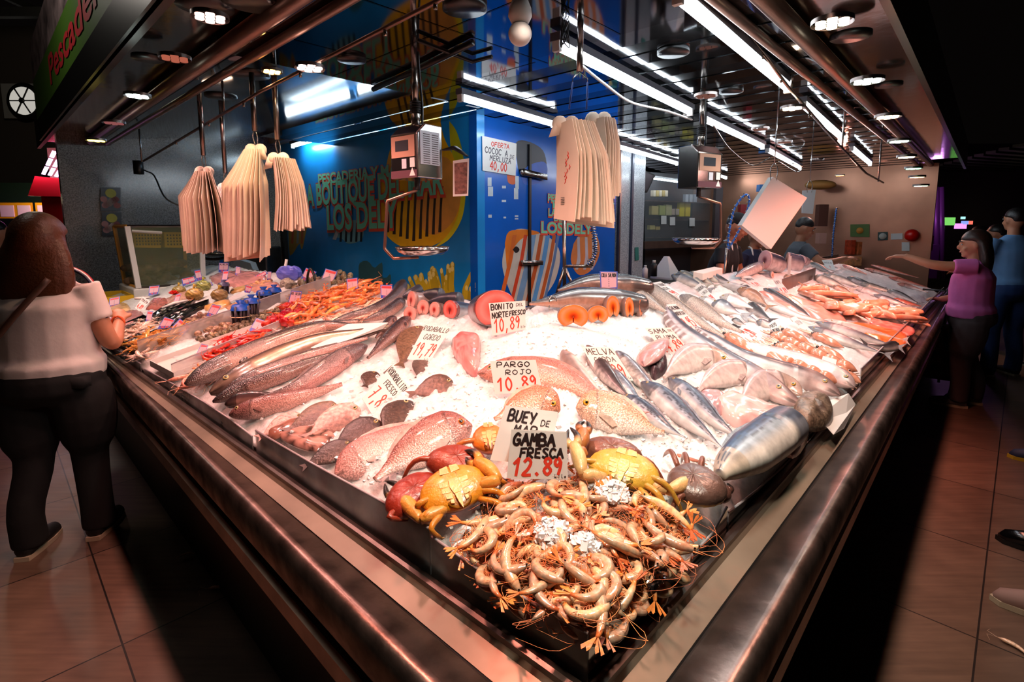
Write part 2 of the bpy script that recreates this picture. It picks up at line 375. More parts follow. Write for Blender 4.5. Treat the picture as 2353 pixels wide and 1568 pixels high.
# --- ceiling: mirror panels over the corner, mirror slats over the wings, a mirror strip outside the beam
m_mir = mat('mirror_panel', S(150, 152, 158), 0.06, 1.0, bump=(3, 0.02))
m_mird = mat('mirror_slat', S(176, 180, 186), 0.05, 1.0, bump=(4, 0.03))
m_gap = mat('slat_gap', S(74, 76, 80), 0.10, 0.95)
m_foil = mat('mirror_strip', S(205, 190, 182), 0.12, 1.0, bump=(6, 0.35))
cl = MB(); J = lambda p: B0 + mit * p
def strip(mb, side, a0, a1, p0, p1, z, m):
 f = wl if side == 'L' else wr; mb.m = m
 mb.add([f(a0, p0, z), f(a1, p0, z), f(a1, p1, z), f(a0, p1, z)], [(0, 1, 2, 3)])
P0, P1, P2 = 0.12, 0.44, 3.4
for s in 'LR':
 f, e = (wl, 7.2) if s == 'L' else (wr, 8.6)
 cl.m = 3; a, b = J(P0), J(P1)
 z = CEIL + .05; cl.add([(*a, z), f(e, P0, z), f(e, P1, z), (*b, z)], [(0, 1, 2, 3)])
aL0 = 2.58; aR0 = 1.62
cl.m = 0; cb = J(P1)
A, Bq = wl(aL0, P1, CEIL), wr(aR0, P1, CEIL)
Cc = wl(aL0, P2, CEIL); Dd = wr(aR0, P2, CEIL)
c3 = np.array([*cb, CEIL]); ks = np.linalg.solve(np.array([nl, -nr]).T, dr * aR0 - dl * aL0); cl.add([c3, A, wl(aL0, ks[0], CEIL), Bq], [(0, 1, 2, 3)])
cl.m = 2                                                             # joints between the corner mirror panels
for s_, f, a1 in (('L', wl, aL0), ('R', wr, aR0)):
 for a in ((0.95, 1.55, 2.15) if s_ == 'L' else (1.0,)): strip(cl, s_, a, a + 0.008, P1, min(2.3, (a + 0.1) * 1.02), CEIL - 0.0015, 2)
 for p in (1.02, 1.62): strip(cl, s_, p * 0.98, a1, p, p + 0.008, CEIL - 0.0015, 2)
cl.m = 2; cl.add([(*(J(P1 * 0.98)), CEIL + 0.006), wl(8, P1 * 0.98, CEIL + 0.006), wl(8, P2, CEIL + 0.4), (*(J(P2)), CEIL + 0.4), wr(9, P2, CEIL + 0.4), wr(9, P1 * 0.98, CEIL + 0.006)], [(0, 1, 2, 3), (0, 3, 4, 5)])
a = aR0
while a < 8.6: strip(cl, 'R', a, a + 0.15, P1, P2 + 1.5, CEIL, 1); strip(cl, 'R', a + 0.15, a + 0.30, P1, P2 + 1.5, CEIL + 0.004, 2); a += 0.30
a = aL0; HZ = 2.71
while a < 6.4: strip(cl, 'L', a, a + 0.11, P1, 2.6, HZ, 1); strip(cl, 'L', a + 0.11, a + 0.20, P1, 2.6, HZ + 0.004, 2); a += 0.20
strip(cl, 'L', aL0 - 0.002, aL0, P1, 2.6, HZ, 2)
cl.m = 2; cl.add([wl(aL0, P1, CEIL), wl(aL0, 2.25, CEIL), wl(aL0, 2.25, HZ), wl(aL0, P1, HZ)], [(0, 1, 2, 3)])
cl.add([wl(aL0, P1, CEIL), wl(6.4, P1, CEIL), wl(6.4, P1, HZ), wl(aL0, P1, HZ)], [(0, 1, 2, 3)])
struct('ceiling', cl, [m_mir, m_mird, m_gap, m_foil], label='mirrored stall ceiling with slats over the side wings')
m_beam = mat('beam_brown', S(120, 98, 88), 0.35, 0.7, noise=(5, 0.15))
bm_ = MB()
def vbeam(perp, z, r): return [wl(7.2, perp, z), np.array([*(B0 + mit * perp), z]), wr(8.6, perp, z)]
beam = thing('trim_1', (*(B0 + mit * 0.43), CEIL - 0.05), 'round brown steel beam running under the edge of the mirrored ceiling', None); beam['kind'] = 'structure'
for k_, (pp, zz, rr) in enumerate(((0.43, CEIL - 0.01, 0.038), (0.56, CEIL - 0.02, 0.022))):
 b = MB(); v = vbeam(pp, zz, rr); b.tube(v[:2], rr, 16); b.tube(v[1:], rr, 16); build('beam', b, m_beam, beam)
# fascia over the outer ceiling edge
fa = MB()
for f, e in ((wl, 7.2), (wr, 9.5)):
 a, b = np.array([*(B0 + mit * (P0 - 0.03)), CEIL - 0.03]), f(e, P0 - 0.03, CEIL - 0.03)
 c, d = np.array([*(B0 + mit * P0), CEIL - 0.03]), f(e, P0, CEIL - 0.03)
 up = V3((0, 0, 0.34)); fa.add([a, b, c, d, a + up, b + up, c + up, d + up], [(0, 1, 3, 2), (0, 4, 5, 1), (4, 6, 7, 5), (2, 3, 7, 6)])
struct('trim_2', fa, mat('fascia_dark', S(46, 34, 38), 0.3, 0.6), label='dark fascia band above the outer edge of the stall ceiling')
# ---------------------------------------------------------------- walls
W0 = at_z(1095, 262, CEIL); AW = math.radians(40.0)
u1 = np.array([-math.sin(AL), math.cos(AL), 0]); n1 = np.array([u1[1], -u1[0], 0])      # mural wall: runs far left
u2 = np.array([math.sin(AW), math.cos(AW), 0]); n2 = np.array([-u2[1], u2[0], 0])       # door wall: runs far right
W0[2] = 0
def mw(u, v, off=0.0): return at_plane(u, v, W0 - n1 * off, n1)
def dw(u, v, off=0.0): return at_plane(u, v, W0 - n2 * off, n2)
def slab(p, q, n, th, z0, z1):
 mb = MB(); p, q = V3(p), V3(q); P = [V3((p[0], p[1], z0)), V3((q[0], q[1], z0)), V3((q[0], q[1], z1)), V3((p[0], p[1], z1))]
 mb.plate(P, th, n); return mb
def granite(name, a, b, scale=90):
 m = bpy.data.materials.new(name); m.use_nodes = True; nt = m.node_tree; N = nt.nodes; L = nt.links; bs = N['Principled BSDF']
 tc = N.new('ShaderNodeTexCoord'); n = N.new('ShaderNodeTexNoise'); n.inputs['Scale'].default_value = scale; n.inputs['Detail'].default_value = 6; n.inputs['Roughness'].default_value = 0.8
 L.new(tc.outputs['Object'], n.inputs['Vector']); cr = N.new('ShaderNodeValToRGB'); L.new(n.outputs[0], cr.inputs[0])
 cr.color_ramp.elements[0].position = 0.38; cr.color_ramp.elements[0].color = (*a, 1); cr.color_ramp.elements[1].position = 0.62; cr.color_ramp.elements[1].color = (*b, 1)
 L.new(cr.outputs[0], bs.inputs['Base Color']); bs.inputs['Roughness'].default_value = 0.16; return m
m_gran = granite('granite_grey', S(84, 76, 70), S(178, 168, 158)); m_granl = granite('granite_light', S(120, 124, 130), S(205, 208, 212))
m_blue = mat('mural_blue', S(28, 150, 232), 0.28, noise=(0.9, 0.35, 4), coat=0.4); m_bluedoor = mat('door_blue', S(12, 96, 200), 0.22, noise=(1.2, 0.25, 3), coat=0.5)
struct('wall_back_left', slab(W0, W0 + u1 * 3.66, n1, 0.08, 0, 2.7), m_blue, label='blue printed mural wall behind the left wing of the counter')
struct('wall_back_right', slab(W0, W0 + u2 * 2.16, n2, 0.08, 0, CEIL), m_bluedoor, label='blue printed cold-room wall behind the corner of the counter')
struct('wall_left', slab(wl(6.35, 0.17), wl(6.35, 4.5), (*dl, 0), 0.12, 0, 2.8), m_gran, label='speckled grey granite wall at the far left end of the stall')
struct('wall_right', slab(wr(8.6, 0.34), wr(8.6, 4.6), (*dr, 0), 0.1, 0, CEIL), mat('end_steel', S(190, 136, 110), 0.32, 0.75, noise=(2, 0.2), bump=(2.2, 0.12)), label='stainless steel wall at the far right end of the stall')
struct('wall_inner_left', slab(W0 + u1 * 3.66 + n1 * 0.55, W0 + u1 * 6.5 + n1 * 0.55, n1, 0.08, 0, 2.8), m_blue, label='recessed blue printed panel beyond the mural wall')
struct('wall_inner_right', slab(W0 + u2 * 2.16 + n2 * 1.1, W0 + u2 * 9 + n2 * 1.1, n2, 0.1, 0, CEIL), mat('back_brown', S(58, 48, 46), 0.4, noise=(1.5, 0.4)), label='dark back wall of the work area on the right')
# pillar
pl = MB(); p = dw(1418, 560); q = dw(1478, 560); pl.plate([(*p[:2], 0), (*q[:2], 0), (*q[:2], CEIL), (*p[:2], CEIL)], 0.4, n2)
pil = struct('pillar', pl, m_granl, label='light speckled granite pillar beside the blue cold-room wall')
cs = MB(); s_ = dw(1421, 560, 0.012); cs.box((s_[0], s_[1], CEIL / 2), (0.03, 0.03, CEIL), u2); build('corner_strip', cs, m_steel, pil, smooth=False)
cs = MB(); s_ = dw(1449, 560, 0.008); cs.box((s_[0], s_[1], CEIL / 2), (0.045, 0.02, CEIL), u2); build('conduit', cs, mat('conduit_dark', S(40, 48, 70), 0.4), pil, smooth=False)
lab = MB(); a_ = [dw(*k, 0.01) for k in ((1459, 569), (1467, 568), (1468, 598), (1460, 599))]; lab.plate(a_[::-1], 0.002); build('green_label', lab, mat('teal_label', S(40, 120, 110), 0.5), pil, smooth=False)
# --- printed lettering helper (built-in font, outlined letters)
TXT = {}
def text_geo(body, off=0.0):
 if (body, off) in TXT: return TXT[(body, off)]
 cu = bpy.data.curves.new('t', 'FONT'); cu.body = body; cu.offset = off; cu.resolution_u = 3; ob = bpy.data.objects.new('t', cu); C.objects.link(ob)
 dg = bpy.context.evaluated_depsgraph_get(); me = bpy.data.meshes.new_from_object(ob.evaluated_get(dg))
 v = [(p.co.x, p.co.y) for p in me.vertices]; f = [tuple(p.vertices) for p in me.polygons]
 C.objects.unlink(ob); bpy.data.objects.remove(ob); bpy.data.curves.remove(cu); bpy.data.meshes.remove(me)
 TXT[(body, off)] = (v, f); return v, f
def text_on(mb, body, pl, pr, up, h, nrm, off=0.0, lift=0.0):
 """letters from 3D point pl to pr (baseline), cap height h metres, along unit up"""
 v, f = text_geo(body, off); v0, _ = text_geo(body, 0.0)
 x0 = min(p[0] for p in v0); x1 = max(p[0] for p in v0); hh = max(p[1] for p in v0)
 pl, pr = V3(pl), V3(pr); ex = (pr - pl) / (x1 - x0); up = V3(up) * h / hh; n = unit(nrm)
 mb.add([pl + ex * (p[0] - x0) + up * p[1] + n * lift for p in v], f)
m_teal = mat('print_teal', S(124, 216, 176), 0.45); m_redo = mat('print_red', S(244, 84, 58), 0.45)
UP = V3((0, 0, 1))
def mural_text(parent, body, fn, l, r, top, nrm, name='lettering'):
 a, b = fn(*l), fn(*r); h = abs((fn(l[0], top) - a)[2])
 mb = MB(); text_on(mb, body, a, b, UP, h, nrm, 0.07, 0.002); text_on(mb, body, a + V3((0, 0, -0.012)), b + V3((0, 0, -0.012)), UP, h, nrm, 0.075, 0.0015); o = build(name, mb, m_redo, parent, smooth=False)
 mb = MB(); text_on(mb, body, a, b, UP, h, nrm, 0.03, 0.004); build('letter_face', mb, m_teal, o, smooth=False)
mural = thing('mural', mw(880, 640), 'printed mural of tropical fish and shop lettering on the blue wall', 'mural')
mnm = -n1
for k in (('PESCADERIA Y MARISCOS', (733, 424), (1010, 392), 402), ('LA BOUTIQUE DEL MAR', (698, 474), (1019, 444), 429), ('LOS DELY', (754, 527), (913, 521), 474)):
 mural_text(mural, k[0], lambda u, v: mw(u, v, 0.004), k[1], k[2], k[3], mnm)
m_print = mat('print', attr=True, rough=0.4, noise=(7, 0.12))
def poly_on(mb, fn, px, col, off, th=0.0015):
 P = [fn(u, v, off) for u, v in px]; o = len(mb.v); c0 = mb.col; mb.col = col; mb.add(P, [tuple(range(len(P)))]); mb.col = c0
def smoothpx(px, n=40):
 P = catmull([(*p, 0) for p in px + [px[0]]], n); return [(p[0], p[1]) for p in P[:-1]]
# yellow angelfish with dark bars
mb = MB(); Y = S(238, 190, 20)
out = smoothpx([(884, 400), (900, 335), (940, 280), (985, 254), (1008, 268), (1022, 320), (1058, 392), (1064, 450), (1048, 516), (1012, 556), (960, 573), (912, 562), (880, 528), (868, 478), (873, 430)], 60)
poly_on(mb, mw, out, S(255, 196, 20), 0.0010)
poly_on(mb, mw, smoothpx([(960, 400), (1020, 360), (1056, 410), (1058, 460), (1040, 510), (1000, 540), (965, 520), (950, 460)], 40), S(240, 166, 70), 0.0013)
for i in range(9):
 x = 893 + i * 15; y0 = 448 - i * 4 + abs(i - 4) * 3; y1 = 548 - abs(i - 4) * 5 + 6
 poly_on(mb, mw, [(x, y0), (x + 6, y0), (x + 2, (y0 + y1) / 2), (x + 1, y1), (x - 6, y1), (x - 3, (y0 + y1) / 2)], S(58, 44, 34), 0.0016)
for i in range(6):
 x = 912 + i * 14; poly_on(mb, mw, [(x + 14, 300 + i * 6), (x + 19, 300 + i * 6), (x + 6, 395), (x + 1, 395)], S(70, 52, 30), 0.0016)
poly_on(mb, mw, smoothpx([(1062, 430), (1070, 440), (1062, 500), (1034, 548), (1000, 568), (1030, 538), (1052, 496)], 30), S(240, 225, 30), 0.0017)
build('printed_yellow_fish', mb, m_print, mural, smooth=False)
mb = MB(); poly_on(mb, mw, smoothpx([(1032, 278), (1048, 300), (1062, 345), (1068, 402), (1050, 380), (1036, 340)], 24), S(196, 196, 30), 0.0018); build('printed_fin', mb, m_print, mural, smooth=False)
mb = MB(); poly_on(mb, mw, smoothpx([(766, 546), (772, 520), (792, 512), (818, 506), (834, 522), (834, 545), (822, 556), (800, 560), (784, 548)], 30), S(120, 170, 180), 0.001)
for x in (782, 794, 806, 818, 829): poly_on(mb, mw, [(x, 512), (x + 5, 512), (x + 3, 556), (x - 2, 556)], S(20, 30, 40), 0.0014)
poly_on(mb, mw, [(764, 550), (776, 520), (780, 530), (772, 552)], S(200, 190, 190), 0.0015); build('printed_striped_fish', mb, m_print, mural, smooth=False)
mb = MB(); poly_on(mb, mw, smoothpx([(662, 436), (682, 432), (694, 460), (704, 492), (714, 496), (704, 530), (694, 574), (688, 560), (672, 584), (664, 574)], 40), S(214, 158, 60), 0.001)
for x, c in ((668, S(230, 90, 30)), (680, S(170, 175, 170)), (690, S(220, 100, 40))): poly_on(mb, mw, [(x, 446), (x + 5, 446), (x + 9, 500), (x + 6, 560), (x + 1, 560), (x + 4, 500)], c, 0.0014)
build('printed_orange_fish', mb, m_print, mural, smooth=False)
mb = MB()
for px in ([(824, 640), (826, 606), (845, 600), (860, 616), (878, 604), (874, 650), (840, 656)], [(838, 660), (842, 626), (866, 622), (884, 640), (897, 630), (892, 660)]): poly_on(mb, mw, smoothpx(px, 24), S(58, 104, 112), 0.001 + 0.0005 * (px[0][0] > 830))
build('printed_grey_fish', mb, m_print, mural, smooth=False)
mb = MB()
for i in range(46):                                                  # coral fingers
 x = 948 + rng.random() * 144; base = 700; tip = 600 + abs(x - 1030) * 0.45 + rng.random() * 50; wd = 6 + rng.random() * 5; lean = (x - 1025) * 0.22 + rng.normal() * 4
 ln = 46 + rng.random() * 40; px = [(x + lean - wd * 0.55, tip + 4), (x + lean, tip - 2), (x + lean + wd * 0.55, tip + 4), (x + wd * 0.7, tip + ln * 0.6), (x + wd * 0.5, tip + ln), (x - wd * 0.5, tip + ln), (x - wd * 0.7, tip + ln * 0.6)]
 px = [(min(1092, a), b) for a, b in px]; k = 0.6 + rng.random() * 0.5
 poly_on(mb, mw, smoothpx(px, 22), tuple(c * k for c in S(214, 190, 40)), 0.0008 + i * 0.00004)
 poly_on(mb, mw, smoothpx([(min(1092, x + lean + a), tip + b) for a, b in ((-3, 2), (0, -1), (3, 2), (3, 9), (0, 12), (-3, 9))], 12), S(236, 224, 130), 0.0009 + i * 0.00004)
build('printed_coral', mb, m_print, mural, smooth=False)
# door wall prints
door = thing('cold_room_door', dw(1250, 640), 'blue printed cold-room doors with striped fish and lettering', 'door')
dnm = -n2
mb = MB()
for x in (1215,): a_, b_ = dw(x, 600), dw(x, 600); mb.box((a_[0] - n2[0] * 0.006, a_[1] - n2[1] * 0.006, 1.15), (0.03, 0.02, 2.3), u2)
build('door_gap', mb, m_black, door, smooth=False)
for k in (('PESCADERIA Y', (1259, 462), (1342, 470), 446), ('MARISCOS', (1270, 478), (1340, 486), 464), ('LA BOUTIQUE', (1260, 496), (1350, 500), 480), ('DEL MAR', (1273, 508), (1330, 511), 496), ('LOS DELY', (1244, 535), (1358, 538), 510)):
 mural_text(door, k[0], lambda u, v: dw(u, v, 0.004), k[1], k[2], k[3], dnm)
mb = MB(); out = smoothpx([(1166, 545), (1184, 528), (1214, 528), (1262, 546), (1284, 572), (1286, 606), (1272, 652), (1240, 692), (1214, 704), (1186, 694), (1166, 655), (1154, 604)], 50); poly_on(mb, dw, out, S(205, 202, 190), 0.001)
def band(x0, x1, c, o):
 poly_on(mb, dw, [(x0 + 18, 540), (x0 + 18 + x1, 540), (x0 + 8 + x1, 600), (x0 - 14 + x1, 692), (x0 - 14, 692), (x0 + 8, 600)], c, o)
for x0, wd, c in ((1160, 9, S(226, 110, 40)), (1186, 8, S(216, 74, 40)), (1200, 14, S(120, 165, 205)), (1222, 9, S(188, 92, 40)), (1236, 10, S(90, 160, 220)), (1252, 8, S(188, 98, 44)), (1262, 6, S(90, 130, 180))): band(x0, wd, c, 0.0014)
poly_on(mb, dw, smoothpx([(1178, 574), (1186, 566), (1194, 574), (1186, 582)], 14), S(14, 14, 18), 0.0020)
poly_on(mb, dw, smoothpx([(1160, 560), (1170, 532), (1212, 528), (1240, 536), (1200, 548), (1176, 580), (1166, 620)], 30), S(238, 128, 30), 0.0012)
build('printed_butterfly_fish', mb, m_print, door, smooth=False)
mb = MB(); poly_on(mb, dw, smoothpx([(1318, 560), (1340, 530), (1370, 540), (1378, 580), (1360, 620), (1330, 632), (1312, 600)], 30), S(214, 130, 70), 0.001)
for x in (1326, 1344, 1360): poly_on(mb, dw, [(x, 545), (x + 6, 545), (x + 8, 600), (x + 2, 620), (x - 4, 620), (x + 1, 590)], S(190, 190, 200), 0.0014)
build('printed_orange_fish', mb, m_print, door, smooth=False)
mb = MB(); poly_on(mb, dw, smoothpx([(1398, 470), (1404, 452), (1411, 460), (1413, 500), (1405, 506), (1400, 492)], 20), S(20, 60, 70), 0.001); poly_on(mb, dw, [(1386, 455), (1402, 472), (1388, 492), (1394, 472)], S(200, 180, 110), 0.0012)
for y in (466, 480, 492): poly_on(mb, dw, [(1399, y), (1412, y + 1), (1412, y + 4), (1399, y + 3)], S(80, 190, 190), 0.0015)
build('printed_angelfish', mb, m_print, door, smooth=False)
mb = MB(); poly_on(mb, dw, smoothpx([(1184, 330), (1196, 322), (1226, 330), (1250, 350), (1256, 392), (1240, 410), (1216, 396), (1196, 402), (1188, 370)], 30), S(14, 18, 34), 0.001)
poly_on(mb, dw, smoothpx([(1196, 400), (1216, 380), (1250, 372), (1258, 396), (1240, 420), (1206, 424)], 24), S(22, 86, 190), 0.0013); poly_on(mb, dw, smoothpx([(1165, 402), (1178, 398), (1190, 412), (1182, 424), (1168, 420)], 16), S(214, 90, 30), 0.0015)
build('printed_black_fish', mb, m_print, door, smooth=False)
mb = MB(); h0, h1 = dw(1204, 396, 0.03), dw(1255, 408, 0.03); mb.box((h0 + h1) / 2, (np.linalg.norm(h1 - h0), 0.03, 0.05), h1 - h0); mb.cyl(h0, h0 + n2 * 0.03, 0.03, 12); build('latch', mb, m_wire, door)
mb = MB(); h0, h1 = dw(1200, 604, 0.03), dw(1245, 604, 0.03); mb.box((h0 + h1) / 2, (np.linalg.norm(h1 - h0), 0.03, 0.04), h1 - h0); build('latch', mb, m_wire, door)
mb = MB()
for (u, v, w_, h_) in ((1125, 418, 9, 20), (1127, 440, 12, 22), (1158, 430, 9, 6), (1158, 462, 10, 5), (1188, 420, 8, 30), (1186, 445, 10, 26), (1126, 497, 8, 7), (1160, 500, 6, 4), (1187, 497, 8, 4), (1187, 503, 8, 3)):
 poly_on(mb, dw, [(u - w_ / 2, v - h_ / 2), (u + w_ / 2, v - h_ / 2), (u + w_ / 2, v + h_ / 2), (u - w_ / 2, v + h_ / 2)], S(205, 215, 225), 0.002)
build('sticker_remains', mb, m_print, door, smooth=False)
# ---------------------------------------------------------------- lamps
m_tube = emis('tube_glow', (0.82, 0.92, 1.0), 28.0); m_fix = mat('tube_housing', S(96, 96, 104), 0.35, 0.5)
def tube(p, q, label, r=0.017, col=m_tube, group='fluorescent tubes under the ceiling'):
 p, q = V3(p), V3(q); t = thing('fluorescent_lamp', (p + q) / 2, label, 'ceiling light', group); d = unit(q - p); L = np.linalg.norm(q - p)
 mb = MB(); mb.box((p + q) / 2 + UP * 0.036, (L + 0.06, 0.05, 0.034), d); build('housing', mb, m_fix, t, smooth=False)
 mb = MB(); mb.cyl(p, q, r, 12); build('tube', mb, col, t)
 for e, s in ((p, -1), (q, 1)):
  mb = MB(); mb.box(e + d * s * 0.014 + UP * 0.012, (0.022, 0.035, 0.07), d); build('end_cap', mb, m_white, t, smooth=False)
 return t
TZ = 2.385
for (a, b, lb) in (((1562, -2), (1808, 203), 'nearest bright white tube, along the right edge of the mirror ceiling'),
    ((1846, 243), (1934, 318), 'short white tube in the right row, just beyond the warm spotlight'), ((1957, 342), (1999, 377), 'farthest white tube of the right row'),
    ((1284, 108), (1584, 258), 'white tube of the middle row, nearest the bulb and socket'), ((1620, 276), (1752, 338), 'white tube of the middle row, behind the right hanging scale'), ((1764, 346), (1838, 386), 'farthest white tube of the middle row, above the hanging trays')):
 tube(at_z(*a, TZ), at_z(*b, TZ), lb)
for (a, b, lb) in (((1062, 226), (1270, 286), 'white tube over the blue doors, left of the hanging bags'), ((1406, 334), (1555, 376), 'white tube over the granite pillar, right of the hanging bags'), ((1630, 398), (1668, 409), 'short far white tube behind the right hanging scale')):
 tube(at_z(*a, TZ), at_z(*b, TZ), lb)
vz = MB(); a_, b_ = W0 + u1 * 0.65, W0 + u1 * 3.66; vz.box((*((a_ + b_) / 2 - n1 * 0.06)[:2], 2.645), (3.01, 0.12, 0.10), u1); struct('trim_3', vz, mat('valance_cream', S(196, 178, 166), 0.5), label='cream valance above the mural')
for (a, b, lb) in (((673, 336), (818, 294), 'glowing tube over the mural, left of the two'), ((838, 289), (1040, 240), 'glowing tube over the mural, right of the two')):
 tube(mw(*a, 0.13), mw(*b, 0.13), lb, group='tubes over the mural', col=emis('mural_tube_glow', (0.72, 0.90, 1.0), 48.0))
m_led = {}
def led(c, s):
 k = (c, s)
 if k not in m_led: m_led[k] = emis('led_%d' % len(m_led), c, s)
 return m_led[k]
def can(q, r, z1, label, ledc, es, lightc=None, energy=0, aim=None, spot=125, name='spotlight', group='black can spotlights'):
 t = thing(name, q, label, 'spotlight', group); q = V3(q)
 mb = MB(); mb.tube([q + UP * 0.012, q + UP * 0.012, (q[0], q[1], z1)], [r * 0.96, r, r], 24); build('housing', mb, m_blackmetal, t)
 mb = MB(); mb.tube([q, q + UP * 0.014], [r, r], 24, caps=(False, False)); build('rim', mb, m_dsteel, t)
 mb = MB()
 for i in range(7):
  a = i * math.pi / 3; rr = 0 if i == 6 else r * 0.60
  mb.disc(q + V3((rr * math.cos(a), rr * math.sin(a), 0.004)), r * 0.25, (0, 0, -1), 12, 0.006)
 build('led_lens', mb, led(ledc, es), t)
 if energy:
  light('lamp_light', 'SPOT', q - UP * 0.02, energy, lightc, t, spot_size=math.radians(spot), spot_blend=0.8, shadow_soft_size=0.05, aim=aim if aim is not None else q - UP)
 return t
RED, PINK, WARM, WHITE, GRN, AMB = (1, .32, .23), (1, .46, .40), (1, .78, .66), (1, .97, .92), (.90, 1, .90), (1, .62, .38)
KL = 1.0
# front-edge spotlights on the left wing: (pixel of the lens, along) ; the two nearest hang outside the frame
def aimL(a, p=0.55): return gL(a, p, 1.05)
def aimR(a, p=0.55): return gR(a, p, 1.05)
for (u, v, lb, lc, es, ltc, en) in ((402, 136, 'large unlit-looking black can lamp nearest on the left ceiling strip', (1, .25, .15), 0.5, PINK, 30),
  (316, 222, 'black can lamp on the left strip with three bright greenish lenses', (.8, 1, .9), 9, PINK, 40), (262, 284, 'dark can lamp on the left strip between the green-lit and yellow-lit cans', (1, .3, .3), 0.3, PINK, 36),
  (221, 324, 'black can lamp on the left strip with yellow lenses', (1, .8, .15), 7, WARM, 50)):
 q = on_l(u, v, 0.165); can(q, 0.058, CST, lb, lc, es, ltc, en * KL, aimL(along(q)[0] - 0.3))
for (al, c, en) in ((1.75, PINK, 44), (0.95, RED, 70)):
 q = wl(al, 0.16, 2.31); can(q, 0.058, CST, 'black can lamp above the left strip edge, over the hake' if al > 1 else 'black can lamp over the red crabs', (1, .6, .5), 4, c, en * KL, aimL(al - 0.1, 0.5))
for (u, v, r, lb, lc, es, ltc, en) in ((1912, 55, .063, 'largest black can lamp on the right strip with seven warm white lenses', (1, .85, .6), 14, (1, .52, .38), 28),
  (1993, 188, .063, 'second black can lamp on the right strip, greenish white lenses', (.8, 1, .85), 12, GRN, 26), (2040, 270, .060, 'third black can lamp on the right strip, warm lenses', (1, .7, .4), 10, (1, .5, .36), 26),
  (2066, 326, .058, 'fourth black can lamp on the right strip, green lenses', (.6, 1, .75), 8, PINK, 28), (2083, 362, .055, 'fifth can lamp on the right strip, amber lenses', (1, .75, .45), 7, RED, 40),
  (2099, 388, .055, 'sixth can lamp on the right strip, green lenses', (.3, 1, .6), 6, RED, 40), (2107, 408, .055, 'seventh can lamp on the right strip, dim amber lenses', (1, .7, .4), 4, RED, 36), (2116, 428, .055, 'farthest can lamp on the right strip, pale lenses', (.8, 1, .7), 4, RED, 36)):
 q = on_r(u, v, 0.165); can(q, r * .92, CST, lb, lc, es, ltc, en * KL, aimR(along(q)[1] - 0.2))
for (al, c, en) in ((1.15, (1, .46, .32), 34), (0.35, GRN, 44)):
 q = wr(al, 0.16, 2.31); can(q, 0.058, CST, 'black can lamp over the round bonito' if al > 1 else 'black can lamp over the corner shrimps', (1, .9, .8), 4, c, en * KL, aimR(al + 0.05, 0.5))
q = np.array([*J(0.17), 2.31]); can(q, 0.058, CST, 'added black can lamp out of view at the very corner of the ceiling strip', (1, .9, .8), 4, (1, .72, .52), 56 * KL, D(1300, 1200))  # extra can above the frame, added to brighten the corner ice
# inner can lamps
def tiltcan(u, v, z, r, lb, lc, es, ltc=None, en=0, aim=None):
 q = at_z(u, v, z); return can(q, r, CEIL, lb, lc, es, ltc, en, aim)
tiltcan(712, 158, 2.28, 0.062, 'ribbed black can lamp with seven pinkish white lenses over the hake', (1, .62, .50), 16, PINK, 30 * KL, D(760, 800))
tiltcan(625, 166, 2.36, 0.048, 'small black can lamp with amber lenses left of the ribbed can', (1, .5, .12), 10, AMB, 34 * KL, D(620, 740))
tiltcan(1820, 250, 2.28, 0.062, 'tilted black can lamp with three warm lenses under the right tubes', (1, .72, .5), 12, WHITE, 22 * KL, D(1700, 720))
tiltcan(1622, 222, 2.32, 0.062, 'unlit-looking black can lamp over the right hanging scale', (.5, .2, .15), 0.4, WHITE, 20 * KL, D(1480, 760))  # lenses look off, though a white spot is set inside
tiltcan(1747, 298, 2.30, 0.06, 'dark can lamp left of the warm tilted can, lenses reddish', (.5, .2, .15), 0.4)
tiltcan(1802, 328, 2.28, 0.06, 'dark can lamp hanging beside the cable loops', (.5, .2, .15), 0.4)
tiltcan(1878, 368, 2.26, 0.058, 'dark can lamp over the workers, farther along the slats', (.3, .2, .2), 0.2)
tiltcan(1930, 404, 2.24, 0.055, 'far can lamp with orange lenses above the steel wall', (1, .45, .12), 10, RED, 50 * KL, gR(5.2, .7, 1.1))
tiltcan(1984, 441, 2.2, 0.05, 'small far can lamp with yellow lenses', (1, .7, .15), 8, AMB, 40 * KL, gR(5.8, .5, 1.1))
tiltcan(2012, 432, 2.24, 0.055, 'far lamp with a warm white lens beside the small yellow can', (1, .8, .6), 12, RED, 70 * KL, wr(8.5, 1.2, 1.7))
for (al, p_, c, en) in ((0.9, 0.9, WARM, 16),):                       # over the tuna and salmon (above the frame)
 q = wr(al, p_, 2.40); can(q, 0.05, CEIL, 'small can lamp over the salmon and bonito slices', (1, .8, .7), 3, c, en * KL, D(1300, 800))
# round discs
def disc_lamp(u, v, r, lb, glow=None, en=0, col=WARM, name='recessed_spotlight', aim=None):
 q = at_z(u, v, CEIL - 0.012); t = thing(name, q, lb, 'ceiling light' if glow else 'ceiling vent', 'round ceiling fittings')
 mb = MB(); mb.tube([q + UP * 0.012, q - UP * 0.004, q - UP * 0.008, q - UP * 0.004, q + UP * 0.004], [r, r, r * 0.85, r * 0.66, r * 0.62], 28, caps=(False, False)); build('ring', mb, m_blackmetal, t)
 mb = MB(); mb.tube([q + UP * 0.004, q - UP * 0.006, q + UP * 0.002], [r * 0.45, r * 0.40, r * 0.28], 24, caps=(False, True)); mb.disc(q + UP * 0.008, r * 0.95, (0, 0, -1), 24, 0.002); build('inner_ring', mb, m_blackmetal if not glow else led(*glow), t)
 if en: light('lamp_light', 'SPOT', q - UP * 0.03, en, col, t, spot_size=math.radians(120), spot_blend=0.7, shadow_soft_size=0.08, aim=aim if aim is not None else q - UP)
 return t
